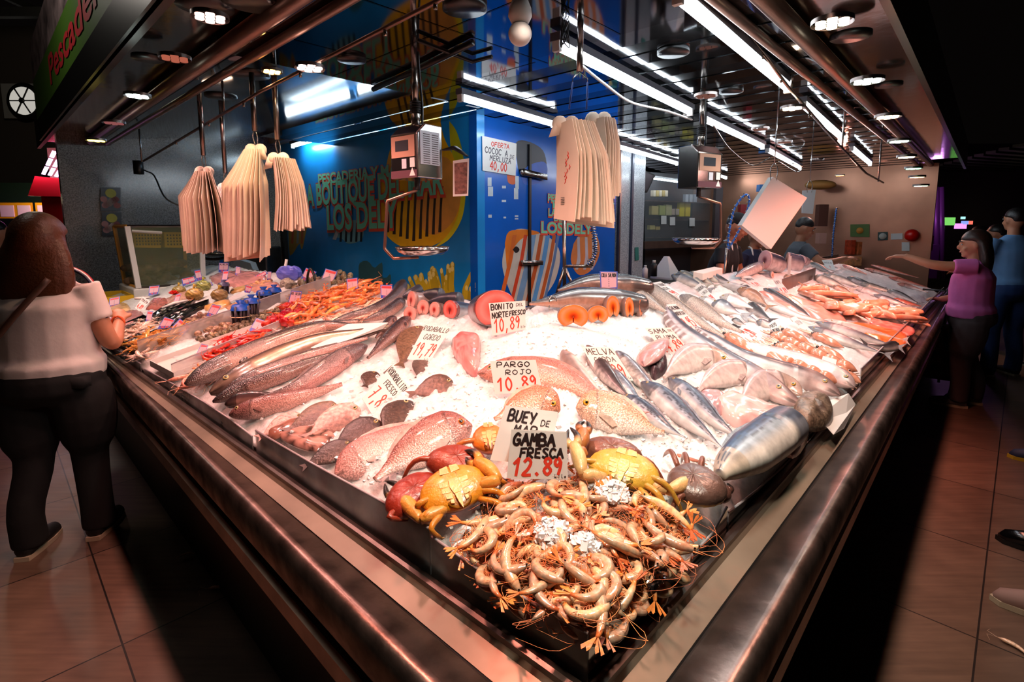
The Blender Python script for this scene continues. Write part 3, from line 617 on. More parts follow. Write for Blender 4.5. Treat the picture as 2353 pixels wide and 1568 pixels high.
for (u, v, r, lb) in ((1068, 20, .085, 'round black ceiling fitting nearest the white bulb'), (808, 138, .07, 'round black ceiling fitting between the ribbed can and the left scale'), (1547, 122, .075, 'round black ceiling fitting left of the nearest tube'), (1680, 211, .07, 'round black ceiling fitting beside the unlit-looking can'), (1955, 84, .08, 'round fitting with a blue centre in the right mirror strip'), (470, 14, .1, 'round black fitting at the top left of the ceiling strip'), (2042, 196, .07, 'round fitting between the second and third right cans'), (340, 135, .07, 'round black fitting behind the nearest left can')):
 disc_lamp(u, v, r, lb, name='ceiling_vent')
disc_lamp(507, 222, .095, 'round warm glowing lamp above the bag bundles on the left', ((1, .62, .42), 14), 36, PINK, aim=gL(3.2, .6, 1.1))
disc_lamp(575, 172, .10, 'round pinkish unlit lamp beside the left hook pole', ((1, .45, .4), 0.25))
disc_lamp(575, 4, .10, 'round dark lamp with reddish lenses at the top of the left mirror strip', ((1, .4, .3), 0.2))
# ---------------------------------------------------------------- ice bed
m_ice = mat('crushed_ice', S(238, 240, 240), 0.30, noise=(60, 0.10, 4), bump=(130, 0.55), spec=0.6, sss=0.8)
m_film = mat('ice_lumps', S(246, 248, 250), 0.4, spec=0.5)
m_glassice = mat('clear_ice', S(248, 250, 252), 0.10, spec=0.6, trans=0.65, ior=1.25)
FILM = [(D(1330, 775), 0.42, 0.20)]
def ice_h(x, y):
 r = math.hypot(x - G0[0], y - G0[1]); k = 1.0
 for c, rx, ry in FILM:
  e = ((x - c[0]) / rx) ** 2 + ((y - c[1]) / ry) ** 2
  k *= 1 - 0.8 * math.exp(-e * e)
 n = mnoise.noise((x * 9, y * 9, 0)) * 0.012 + mnoise.noise((x * 28, y * 28, 3)) * 0.012 + mnoise.noise((x * 70, y * 70, 9)) * 0.011 * (1 if r < 2.5 else 0.5)
 return n * k
ib = MB()
def wing(g, a1, ga, other):
 ds = [0.0] + list(np.linspace(0.0, 0.11, 18)) + list(np.linspace(0.12, DB, 92)); n = 250
 ss = (np.linspace(0, 1, n) ** 1.55) * a1; vs = []; rows = len(ds)
 for i, d in enumerate(ds):
  m = G0 + gmit * d; a0 = float((m - G0) @ ga)
  for s in ss:
   p = g(a0 + (a1 - a0) * (s / a1), max(d, 0.008)); k_ = sm(d, -0.05, 0.11); z = (zdeck(p[0], p[1]) + ice_h(p[0], p[1])) * k_ + 0.872 * (1 - k_)
   if i == 0: z = 0.86
   vs.append((p[0], p[1], z))
 fs = []
 for i in range(rows - 1):
  for j in range(n - 1):
   q = (i * n + j, i * n + j + 1, (i + 1) * n + j + 1, (i + 1) * n + j); fs.append(q if other else q[::-1])
 ib.add(vs, fs)
wing(gL, LEND - 0.1, gl, False); wing(gR, REND - 1.0, gr, True)
tag(build('ice_bed', ib, m_ice, smooth=True, fixn=False), 'bed of crushed ice filling the sloping fish counter', 'ice', kind='stuff')
ck = MB()
def chunk(mb, p, s):
 R = Matrix.Rotation(rng.random() * 6.28, 3, unit(rng.normal(size=3)))
 P = [p + np.array(R @ Vector(((i * 0.5 + rng.normal() * 0.15) * s, (j * 0.5 + rng.normal() * 0.15) * s * 0.8, (k * 0.5 + rng.normal() * 0.1) * s * 0.6))) for i in (-1, 1) for j in (-1, 1) for k in (-1, 1)]
 mb.add(P, [(0, 1, 3, 2), (4, 6, 7, 5), (0, 4, 5, 1), (2, 3, 7, 6), (0, 2, 6, 4), (1, 5, 7, 3)])
i = 0
while i < 2600:
 a = rng.random() ** 1.4 * 1.9; d = rng.random() * 1.0; p = gL(a, d) if rng.random() < 0.5 else gR(a, d)
 if min(gperps(p)) < 0.05 or p[1] > 2.4: continue
 z = zdeck(p[0], p[1]) + ice_h(p[0], p[1]); chunk(ck, np.array([p[0], p[1], z + 0.001]), 0.003 + rng.random() ** 2 * 0.010); i += 1
tag(build('ice_chunks', ck, m_film, smooth=False), 'loose lumps of crushed ice scattered over the front of the bed', 'ice', kind='stuff')
# ---------------------------------------------------------------- seafood builders
m_skin = mat('fish_skin', attr=True, rough=0.22, noise=(35, 0.22, 4), bump=(220, 0.10), spec=0.7, coat=0.3)
m_scaly = mat('fish_scales', attr=True, rough=0.25, vor=(230, 0.30), bump=(230, 0.35, 'vor'), spec=0.7, coat=0.3)
m_silver = mat('fish_silver', attr=True, rough=0.36, metal=0.12, noise=(22, 0.30, 5), spec=0.6, coat=0.12)
m_mack = mat('fish_mackerel', attr=True, rough=0.3, metal=0.15, noise=(55, 0.55, 6), spec=0.8, coat=0.3)
m_rough = mat('fish_rough', attr=True, rough=0.35, noise=(90, 0.55, 6), bump=(120, 0.5), spec=0.6)
m_meat = mat('raw_meat', attr=True, rough=0.18, noise=(18, 0.14, 4), bump=(40, 0.15), spec=0.7, coat=0.4)
m_fin = mat('fish_fin', attr=True, rough=0.4, noise=(60, 0.35, 3))
m_eye = mat('fish_eye', attr=True, rough=0.08, spec=0.8, coat=0.6)
PROF = {
'bream': [(0, .05), (.02, .22), (.06, .48), (.12, .74), (.22, .96), (.34, 1), (.5, .90), (.68, .58), (.82, .26), (.93, .13), (1, .12)],
'hake': [(0, .14), (.03, .40), (.08, .66), (.15, .86), (.28, 1), (.42, .98), (.6, .78), (.8, .45), (.95, .22), (1, .2)],
'tuna': [(0, .06), (.03, .28), (.08, .55), (.18, .85), (.32, 1), (.45, .97), (.62, .76), (.8, .38), (.93, .10), (1, .08)],
'ribbon': [(0, .05), (.03, .38), (.08, .72), (.14, .92), (.25, 1), (.5, .92), (.8, .6), (1, .06)],
'eel': [(0, .3), (.04, .7), (.12, 1), (.4, 1), (.75, .75), (1, .12)],
'flat': [(0, .10), (.04, .34), (.12, .66), (.28, .95), (.42, 1), (.6, .86), (.78, .5), (.9, .22), (.96, .14), (1, .14)],
'trunk': [(0, .90), (.03, .97), (.3, 1), (.6, .92), (.85, .6), (1, .25)],
'headless': [(0, .5), (.03, .78), (.12, .92), (.3, 1), (.55, .86), (.8, .46), (.95, .16), (1, .12)]}
TT = [0, .012, .03, .05, .075, .1, .125, .15, .172, .186, .2, .215, .24, .28, .33, .38, .44, .5, .56, .62, .68, .74, .80, .86, .92, .97, 1]
def fish(name, label, cat, px, H, W=0.5, prof='hake', dors=90, cols=None, group=None, m=None, lift=None, parts='tdpe', head=None, gill=True, P3=None, eyecol=None, up=None, R=16, tail=1.0, fincol=None, mouth=True, squash=1.0, texcols=None):
 if texcols: R = 44
 """px: head -> tail pixels on the deck (or P3 points); H half height; W thickness ratio; dors: roll of the back away from the deck normal"""
 P = [V3(p) for p in P3] if P3 is not None else [D(u, v) for u, v in px]
 N = unit(up) if up is not None else deckn(P[len(P) // 2])
 th = H * W if abs(dors) > 60 else H
 lf = lift if lift is not None else th * 0.62
 if P3 is None: P = [p + N * lf for p in P]
 n = 61; Q = catmull(P, n); L = sum(np.linalg.norm(Q[i + 1] - Q[i]) for i in range(n - 1))
 back, side, belly = cols or (S(70, 70, 75), S(150, 140, 135), S(225, 215, 210)); head = head or back
 at = lambda t: Q[0] + 0 if t <= 0 else (Q[int(t * (n - 1))] + (Q[min(n - 1, int(t * (n - 1)) + 1)] - Q[int(t * (n - 1))]) * (t * (n - 1) - int(t * (n - 1))))
 fr = lambda t: unit(at(min(1, t + .03)) - at(max(0, t - .03)))
 a = math.radians(dors); ca, sa = math.cos(a), math.sin(a)
 def frame(t):
  T = fr(t); Nn = unit(N - T * np.dot(N, T)); Sd = np.cross(T, Nn)
  return T, Nn * ca + Sd * sa, Nn * sa - Sd * ca
 pf = PROF[prof]; rs = []; cc = []
 for t in (TT if not texcols else sorted(set(TT) | set(np.linspace(.22, .98, 60)))):
  h = H * interp(t, pf); T, dv, lv = frame(t); c = at(t); ring = []
  wv = h * W * (1.15 if t < .25 else 1)
  for j in range(R):
   th_ = 2 * math.pi * j / R; x, y = math.cos(th_), math.sin(th_)
   hx = h * (1.06 if x > 0 else 0.94) if prof == 'bream' and t < .4 else h
   ring.append(c + dv * hx * x + lv * wv * y * (abs(y) ** -0.15 if y else 1))
   col = lerp(side, back, sm(x, .15, .55)) if x > 0.05 else lerp(side, belly, sm(-x, -.05, .5))
   k = sm(.24 - t, 0, .06); col = lerp(col, head, k * .75)
   if gill and abs(t - (.2 + .025 * (1 - x * x))) < .012 and abs(x) < .85: col = tuple(q * .45 for q in col)
   if mouth and t < .06 and -.55 < x < -.1: col = tuple(q * .35 for q in col)
   if texcols: col = texcols(t, x, y, col)
   cc.append(col)
  rs.append(ring)
 root = thing(name, P[0] if up is not None else P[len(P) // 2] - N * lf, label, cat, group)
 mb = MB(); mb.rings(rs, (True, True), cc); build('body', mb, m or m_skin, root)
 fc = fincol or tuple(x * .75 for x in side)
 T1, d1, l1 = frame(1.0); e = at(1.0)
 if 't' in parts:
  ln = H * 1.15 * tail; sp = H * .95 * tail; mb = MB(fc)
  out = [e - T1 * H * .1 + d1 * H * .14, e + T1 * ln + d1 * sp, e + T1 * ln * .72 + d1 * sp * .45, e + T1 * ln * .55, e + T1 * ln * .72 - d1 * sp * .45, e + T1 * ln - d1 * sp, e - T1 * H * .1 - d1 * H * .14]
  mb.plate(out, .0022, l1); build('tail_fin', mb, m_fin, root, smooth=False)
 def strip_fin(nm, t0, t1, sgn, hh, k=9):
  mb = MB(fc); A = []; B = []
  for i in range(k):
   t = t0 + (t1 - t0) * i / (k - 1); T, dv, lv = frame(t); h = H * interp(t, pf); A.append(at(t) + dv * sgn * h * .93)
   B.append(at(t) + dv * sgn * (h * .95 + hh * (math.sin(math.pi * min(1, (i + .6) / (k - .4))) ** .7) * (1 if i % 2 else .88)) + T * hh * .35)
  vs = A + B; o = l1 * .0011; vv = [v + o for v in vs] + [v - o for v in vs]; fs = []
  for i in range(k - 1): fs += [(i, i + 1, k + i + 1, k + i), (2 * k + i, 3 * k + i, 3 * k + i + 1, 2 * k + i + 1), (k + i, k + i + 1, 3 * k + i + 1, 3 * k + i), (i, 2 * k + i, 2 * k + i + 1, i + 1)]
  mb.add(vv, fs); build(nm, mb, m_fin, root, smooth=False)
 if 'd' in parts: strip_fin('dorsal_fin', .28, .78, 1, H * .22)
 if 'a' in parts: strip_fin('anal_fin', .6, .82, -1, H * .18)
 cam_side = 1 if np.dot(frame(.1)[2], EYE - at(.1)) > 0 else -1
 if 'p' in parts:
  T, dv, lv = frame(.26); c = at(.25) + lv * cam_side * H * interp(.25, pf) * W * 1.08 - dv * H * .28; q = unit(T * .9 - dv * .45); b = unit(np.cross(q, lv))
  mb = MB(tuple(x * .85 for x in fc)); mb.plate([c, c + q * H * .5 + b * H * .2, c + q * H * .95 + b * H * .05, c + q * H * .8 - b * H * .16, c + q * H * .1 - b * H * .1], .0018, lv * cam_side); build('pectoral_fin', mb, m_fin, root, smooth=False)
 if 'e' in parts:
  te = .095; T, dv, lv = frame(te); h = H * interp(te, pf); er = max(.0028, h * .24)
  c = at(te) + dv * h * .28 + lv * cam_side * h * W * 1.10; pc, ic = S(8, 8, 10), eyecol or S(196, 176, 120)
  mb = MB();
  def efn(x, y, z): return (1.0, pc if z > .86 else (ic if z > .35 else S(40, 30, 28)))
  mb.ell(c, (er, er, er * .5), T, lv * cam_side, 14, 9, efn); build('eye', mb, m_eye, root)
 return root
# --- flesh slabs, steaks
def steak(name, label, cat, c, nrm, r, asp, th, cols, group=None, notch=0.35, upv=UP, rings=True, m=None):
 """an upright slice: outline with a belly slit, meat coloured from skin to core; nrm faces the viewer"""
 n_ = unit(nrm); uv = unit(upv - n_ * np.dot(upv, n_)); sd = np.cross(uv, n_); c = V3(c); K = 44
 skin, meat, core = cols; root = thing(name, c - uv * r, label, cat, group)
 def outline(s):
  out = []
  for j in range(K):
   a = 2 * math.pi * j / K; x, y = math.sin(a), math.cos(a); k = 1.0
   da = abs(((a - math.pi + math.pi) % (2 * math.pi)) - math.pi)
   if notch and da < .55: k = 1 - notch * (1 - da / .55) ** .6
   out.append((x * r * asp * k * s, y * r * k * s))
  return out
 mb = MB(); vs = []; cs = []; lv = [(1.0, -th, skin), (1.0, -.1 * th, skin), (.985, 0.0, skin), (.95, .0004, meat), (.72, .0008, lerp(meat, (1, 1, 1), .12)), (.45, .0008, meat), (.18, .0006, core), (.02, .0004, tuple(x * .5 for x in core))]
 for s, z, col in lv:
  for x, y in outline(s): vs.append(c + sd * x + uv * y + n_ * z); cs.append(col)
 fs = []
 for i in range(len(lv) - 1):
  for j in range(K): k = (j + 1) % K; fs.append((i * K + j, i * K + k, (i + 1) * K + k, (i + 1) * K + j))
 fs.append(tuple(range(K))[::-1]); fs.append(tuple((len(lv) - 1) * K + j for j in range(K))); mb.add(vs, fs, cs)
 build('flesh', mb, m or m_meat, root, fixn=True)
 if notch:
  mb = MB(tuple(x * .35 for x in core)); mb.ell(c - uv * r * .28 + n_ * .0005, (r * .07, .0016, r * .26), sd, uv, 10, 8); build('belly_slit', mb, m_meat, root)
 return root
# --- shrimp: one prototype per pose, copied
m_shr = mat('shrimp_shell', attr=True, rough=0.22, noise=(120, 0.25, 3), bump=(160, 0.2), spec=0.7, coat=0.35, rnd=0.22, sss=0.0)
m_ant = mat('shrimp_feelers', S(238, 150, 96), 0.5, rnd=0.2)
def shrimp(loc, L, curl, label, cat, group, cols, simple=False, name='shrimp', antl=1.0):
 base, stripe, dark, tailc = cols; n = 15; pts = []; a = 0.25; p = np.array([0.0, 0.0]); ds = L / (n - 1); k0 = curl / (n - 1)
 for i in range(n):
  pts.append(V3((p[0], p[1], 0))); a += k0 * (0.25 if i < 5 else 1.35); p = p + ds * np.array([math.cos(a), -math.sin(a)])
 c0 = (pts[0] + pts[-1]) / 2; pts = [q - c0 for q in pts]
 rr = [.10, .42, .72, .92, 1, .98, .98, .95, .9, .84, .76, .66, .54, .42, .3]; R = L * .092
 root = thing(name, (0, 0, 0), label, cat, group)
 if not simple:
  mb = MB(); cc = [lerp(dark, base, min(1, i / 3)) if i < 4 else (tuple(x * .80 for x in stripe) if i % 2 else base) if i < 13 else tailc for i in range(n)]
  rs = []; cols_ = []
  for i in range(n):
   T = unit(pts[min(i + 1, n - 1)] - pts[max(i - 1, 0)]); sd = np.cross(T, V3((0, 0, 1))); r_ = R * rr[i] * (1.05 if i % 2 == 0 and i > 4 else .97)
   for s in ((0,) if i < 5 or i > 12 else (0,)):
    ring = [pts[i] + (sd * math.cos(t) * 1.05 + V3((0, 0, 1)) * math.sin(t) * .82) * r_ for t in np.linspace(0, 2 * math.pi, 11)[:-1]]; rs.append(ring)
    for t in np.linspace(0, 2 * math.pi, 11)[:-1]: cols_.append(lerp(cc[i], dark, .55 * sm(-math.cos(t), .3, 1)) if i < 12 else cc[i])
  mb.rings(rs, (True, True), cols_); build('shell', mb, m_shr, root)
  T = unit(pts[-1] - pts[-2]); sd = np.cross(T, V3((0, 0, 1))); mb = MB(tailc)
  for k in (-1, -.45, .45, 1): q = pts[-1] - T * R * .3; mb.plate([q, q + T * R * 2.2 + sd * R * (k * 1.5 - .35), q + T * R * 2.6 + sd * R * k * 1.5, q + T * R * 2.0 + sd * R * (k * 1.5 + .35)], R * .12, (0, 0, 1))
  build('tail_fan', mb, m_shr, root, smooth=False)
  mb = MB(); T0 = unit(pts[1] - pts[0])
  for i in range(3, 12):
   T = unit(pts[i + 1] - pts[i - 1]); sd = np.cross(T, V3((0, 0, 1)))
   for s in (-1, 1):
    b = pts[i] + sd * R * rr[i] * .75; mb.tube([b, b + sd * R * .9 - T * R * .3 + V3((0, 0, s * R * .35)), b + sd * R * (1.5 if i < 8 else 1.0) - T * R * .9 + V3((0, 0, s * R * .5))], [R * .11, R * .08, R * .03], 4, cols=None)
  build('legs', mb, m_ant, root)
  mb = MB();
  for s in (-1, 1):
   q = pts[0] + V3((0, 0, s * R * .12)); sd = np.cross(T0, V3((0, 0, 1)))
   mb.tube(catmull([q, q - T0 * L * .25 * antl + V3((0, 0, R * .8)) - sd * s * L * .08, q - T0 * L * .35 * antl + sd * L * (.25 + .1 * s) + V3((0, 0, R * .3)), q + sd * L * (.55 + .12 * s) * antl - T0 * L * .1], 10), [R * .05] * 6 + [R * .03] * 4, 4)
  mb.tube([pts[1] - np.cross(T0, V3((0, 0, 1))) * R * .4, pts[0] - T0 * L * .10 - np.cross(T0, V3((0, 0, 1))) * R * .3], [R * .14, R * .02], 5)
  build('antennae', mb, m_ant, root)
  mb = MB(S(10, 9, 9)); sd = np.cross(T0, V3((0, 0, 1)))
  for s in (-1, 1): mb.ell(pts[1] + V3((0, 0, s * R * .5)) - sd * R * .15 - T0 * R * .2, (R * .2,) * 3, nu=8, nv=6)
  build('eyes', mb, m_eye, root)
  return root
 mb = MB(); cc = [lerp(dark, base, min(1, i / 3)) if i < 4 else (stripe if i % 2 else base) for i in range(n)]; mb.tube(pts, [R * k for k in rr], 8, flat=.85, up=(0, 0, 1), cols=cc)
 T = unit(pts[-1] - pts[-2]); sd = np.cross(T, V3((0, 0, 1))); mb.col = tailc
 for k in (-.7, .7): q = pts[-1]; mb.plate([q - T * R * .3, q + T * R * 2.2 + sd * R * (k * 1.5 - .5), q + T * R * 2.2 + sd * R * (k * 1.5 + .5)], R * .12, (0, 0, 1))
 T0 = unit(pts[1] - pts[0]); sd = np.cross(T0, V3((0, 0, 1))); mb.col = tuple(x * 1.05 for x in stripe)
 for s in (-1, 1): mb.tube([pts[0], pts[0] - T0 * L * .3 + sd * s * L * .12 + V3((0, 0, R * .4)), pts[0] - T0 * L * .2 + sd * s * L * .4], [R * .09, R * .06, R * .04], 4)
 C.objects.unlink(root); bpy.data.objects.remove(root)
 o = build(name, mb, m_shr, origin=(0, 0, 0)); return tag(o, label, cat, group)
def rot_to(n, spin, roll=0.0):
 """euler for local z -> n, spun about n, rolled about the length"""
 q = Vector((0, 0, 1)).rotation_difference(Vector(unit(n))); return (q.to_matrix() @ Matrix.Rotation(spin, 3, 'Z') @ Matrix.Rotation(roll, 3, 'X')).to_euler()
# --- crab
m_crab = mat('crab_shell', attr=True, rough=0.30, noise=(45, 0.20, 5), bump=(150, 0.35), spec=0.6, coat=0.15)
def crab(label, c, fwd, upn, a=0.085, b=0.056, belly=False, top=None, under=None, claws=(), legs=6, group='brown crabs on the ice', clawcol=None):
 """carapace centred at c; fwd = front edge direction, upn = direction its visible face looks; claws = pixel joints with heights"""
 upn = unit(upn); f = unit(V3(fwd) - upn * np.dot(fwd, upn)); s = np.cross(f, upn); c = V3(c)
 top = top or S(120, 40, 30); under = under or S(222, 160, 60); root = thing('crab', c - upn * .03, label, 'crab', group)
 K, Rn = 56, 9; mb = MB(); vs = []; cs = []
 def rim(ph, sc_=1.0):
  x, y = math.cos(ph), math.sin(ph); k = 1.0
  if y > -.55: k *= 1 + sc_ * .024 * (abs(math.sin(ph * 11)) - .5)
  if y < -.3: k *= 1 - .16 * sm(-y, .3, 1)
  return x * a * k, y * b * k * (1.0 if y > 0 else .92)
 face_c, other = (under, top) if belly else (top, under)
 for i in range(Rn + 1):                                          # visible dome then far dome
  r = math.sin(math.pi / 2 * i / Rn)
  for j in range(K):
   x, y = rim(2 * math.pi * j / K, r ** 4); h = (.030 if not belly else .020) * math.sqrt(max(0, 1 - r ** 2.6)) * (1 + .09 * mnoise.noise((x * 60, y * 60, 2)) * (not belly))
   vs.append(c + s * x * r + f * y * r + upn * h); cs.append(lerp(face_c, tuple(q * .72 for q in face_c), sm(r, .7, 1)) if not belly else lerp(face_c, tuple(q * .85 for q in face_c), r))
 for i in range(Rn - 1, -1, -1):
  r = math.sin(math.pi / 2 * i / Rn)
  for j in range(K):
   x, y = rim(2 * math.pi * j / K); h = -.030 * math.sqrt(max(0, 1 - r ** 2.6)); vs.append(c + s * x * r + f * y * r + upn * h); cs.append(other)
 fs = []; nr_ = 2 * Rn + 1
 for i in range(nr_ - 1):
  for j in range(K): fs.append((i * K + j, (i + 1) * K + j, (i + 1) * K + (j + 1) % K, i * K + (j + 1) % K))
 mb.add(vs, fs, cs); build('carapace', mb, m_crab, root, fixn=True)
 if belly:                                                        # sternum plates and abdomen flap
  pale = lerp(under, S(240, 214, 150), .45); mb = MB(pale)
  def pt(x, y, h): return c + s * x * a + f * y * b + upn * h
  def pl(poly, h, th=.006): mb.plate([pt(x, y, h) for x, y in poly], th, upn)
  pl([(-.13, .30), (.13, .30), (.16, .0), (.10, -.28), (-.10, -.28), (-.16, .0)], .017)
  for sg in (-1, 1):
   for (y0, y1, x1) in ((.30, .55, .16), (.06, .27, .42), (-.18, .04, .40), (-.42, -.20, .34), (-.62, -.44, .26)): pl([(sg * .17, y0), (sg * x1, y0 + .04), (sg * x1, y1), (sg * .15, y1)][::sg], .014)
   pl([(sg * .03, .58), (sg * .30, .62), (sg * .26, .86), (sg * .03, .9)][::sg], .012)
  pl([(-.09, -.30), (.09, -.30), (.06, -.62), (0, -.92), (-.06, -.62)], .018)
  o = build('sternum', mb, m_crab, root, smooth=False, bevel=.0022)
  mb = MB(tuple(x * .35 for x in under)); mb.ell(pt(0, -.05, .0125), (a * .46, b * .80, .006), s, upn, 20, 8); build('shell_seam', mb, m_crab, root)
 cc = clawcol or lerp(under, S(214, 150, 90), .4); blk = S(36, 30, 28)
 for j in claws:
  P = [D(u, v, h) for u, v, h in j]; cl = MB(cc)
  ra = [.011, .013, .016]
  cl.tube(catmull(P[:2], 5), [.009, .012, .014, .014, .010], 10); o = build('claw_arm', cl, m_crab, root)
  p, q = P[1], P[2]; d = unit(q - p); L = np.linalg.norm(q - p); w_ = unit(np.cross(d, EYE - p));
  mb = MB(); mb.tube(catmull([p, p + (q - p) * .35 + w_ * .003, p + (q - p) * .62], 8), [.008, .012, .0155, .0175, .018, .017, .0155, .0135], 12, cols=[cc] * 8)
  k = p + (q - p) * .60
  for sg, ln in ((1, 1.0), (-1, .92)):
   tip = q - d * L * (1 - ln) * .4 + w_ * sg * .003; path = catmull([k + w_ * sg * .008, k + (q - k) * .45 + w_ * sg * .014, tip], 8)
   mb.tube(path, [.0105, .0102, .0095, .0086, .0074, .006, .0045, .0018], 10, cols=[cc, cc, lerp(cc, blk, .6), blk, blk, blk, blk, blk])
  build('pincer', mb, m_crab, o)
 for i in range(legs):
  sg = -1 if i % 2 else 1; y = .05 - .34 * (i // 2); p0 = c + s * sg * a * .55 + f * b * y; out = unit(s * sg + f * (-.25 - .35 * (i // 2)))
  gz = zdeck(*(p0 + out * .09)[:2]); p1 = p0 + out * .045 + upn * .012; p2 = p0 + out * .075 - UP * .01; p3 = p0 + out * .105; p3[2] = gz + .006
  for k_ in (p2, p3):
   for nn, pd in ((gnl, gperps(k_)[0]), (gnr, gperps(k_)[1])):
    if pd < .022: k_[:2] += nn * (.022 - pd)
  p3[2] = zdeck(*p3[:2]) + .006
  lc = lerp(under if belly else top, S(150, 70, 40), .35); mb = MB(); mb.tube(catmull([p0, p1, p2, p3], 10), [.007, .0075, .0075, .007, .0065, .006, .0055, .0045, .003, .001], 8, cols=[lc] * 7 + [tuple(x * .4 for x in lc)] * 3); build('leg', mb, m_crab, root)
 return root
# --- handwriting strokes
G = {'A': '0,0 .5,1 1,0|.2,.4 .8,.4', 'B': '0,0 0,1 .7,.95 .75,.6 0,.52 .85,.45 .85,.05 0,0', 'C': '.95,.85 .5,1 .1,.7 .1,.3 .5,0 .95,.15', 'D': '0,0 .05,1 .7,.9 .95,.5 .7,.1 0,0', 'E': '.9,1 .1,.95 .1,.05 .9,0|.1,.5 .75,.52',
 'F': '.95,1 .1,.95 .05,0|.1,.52 .75,.55', 'G': '.9,.85 .5,1 .1,.6 .15,.15 .6,0 .92,.2 .92,.45 .55,.45', 'I': '.5,0 .5,1', 'J': '.2,.1 .5,0 .7,.2 .7,1|.4,1 1,1', 'K': '0,0 0,1|.85,1 .05,.5 .9,0', 'L': '.05,1 .05,.03 .85,0', 'M': '0,0 .15,1 .5,.4 .85,1 1,0',
 'N': '0,0 .05,1 .9,0 .95,1', 'O': '.5,1 .1,.7 .1,.3 .5,0 .9,.3 .9,.7 .5,1', 'P': '0,0 .05,1 .8,.95 .85,.55 .05,.45', 'Q': '.5,1 .1,.7 .1,.3 .5,0 .9,.3 .9,.7 .5,1|.6,.3 1,-.1', 'R': '0,0 .05,1 .8,.95 .8,.55 .05,.48 .9,0', 'S': '.9,.9 .5,1 .12,.78 .5,.52 .88,.25 .5,0 .08,.1',
 'T': '0,1 1,1|.5,1 .5,0', 'U': '.05,1 .08,.3 .4,0 .75,.1 .92,.4 .92,1', 'V': '0,1 .45,0 1,1', 'X': '0,1 1,0|0,0 1,1', 'Y': '0,1 .5,.5|1,1 .45,.0', 'Z': '0,1 .95,1 .05,0 1,0', '0': '.5,1 .12,.7 .12,.3 .5,0 .88,.3 .88,.7 .5,1', '1': '.1,.7 .6,1 .5,0', '2': '.1,.8 .5,1 .9,.75 .6,.35 .05,0 .95,0',
 '3': '.1,.95 .85,.95 .45,.58 .9,.35 .6,.02 .1,.1', '4': '.7,0 .75,1 .05,.35 1,.35', '5': '.9,1 .2,1 .15,.58 .7,.62 .9,.3 .5,0 .08,.1', '6': '.8,1 .2,.55 .15,.15 .5,0 .85,.2 .7,.5 .2,.35', '7': '.05,.95 .95,1 .35,0|.2,.5 .8,.52', '8': '.5,.55 .12,.8 .5,1 .88,.8 .5,.55 .08,.25 .5,0 .92,.25 .5,.55', '9': '.85,.75 .5,1 .12,.75 .4,.5 .85,.75 .8,.4 .6,0',
 ',': '.5,.12 .3,-.2', '.': '.42,.08 .58,.0', 'k': '0,0 0,1|.6,.6 .05,.3 .7,0', 'i': '.5,0 .5,.5|.5,.75 .5,.8', 'l': '.4,1 .4,.1 .8,0', 'o': '.5,.5 .15,.3 .5,0 .85,.3 .5,.5'}
m_ink = mat('black_ink', S(34, 22, 24), 0.5); m_inkr = mat('red_ink', S(226, 62, 42), 0.5); m_inkg = mat('grey_ink', S(90, 84, 92), 0.5)
m_card = mat('white_card', S(236, 232, 228), 0.5); m_bluep = mat('tag_blue', S(44, 76, 190), 0.35); m_pinkp = mat('tag_paper', S(226, 176, 190), 0.4); m_redp = mat('tag_red', S(228, 52, 66), 0.4); m_palep = mat('tag_white', S(218, 222, 232), 0.4)
def strokes(mb, Q, text, x0, y0, x1, y1, h, wd, nrm, slant=.12):
 """Q: quad corners tl,tr,br,bl ; coordinates are fractions of the card"""
 tl, tr, br, bl = Q; n = unit(nrm)
 def pt(x, y): return tl * (1 - x) * (1 - y) + tr * x * (1 - y) + br * x * y + bl * (1 - x) * y
 k = len(text); step = (x1 - x0) / k
 for i, ch in enumerate(text):
  if ch not in G: continue
  cw = step * .78; ox = x0 + step * (i + .08); oy = y0 + (y1 - y0) * (i + .5) / k
  for st in G[ch].split('|'):
   P = [tuple(map(float, a.split(','))) for a in st.split(' ')]
   W = [pt(ox + (x + slant * y) * cw, oy - y * h) for x, y in P]
   if len(W) > 3 and ch in 'BCDGOPRSUQ0235689J': W = catmull(W, len(W) * 3)
   for a, b in zip(W[:-1], W[1:]):
    d = unit(b - a); s = np.cross(n, d) * wd / 2; e = d * wd * .3; lift = n * (.0006 + rng.random() * .0003)
    mb.add([a - e - s + lift, b + e - s + lift, b + e + s + lift, a - e + s + lift], [(0, 1, 2, 3)])
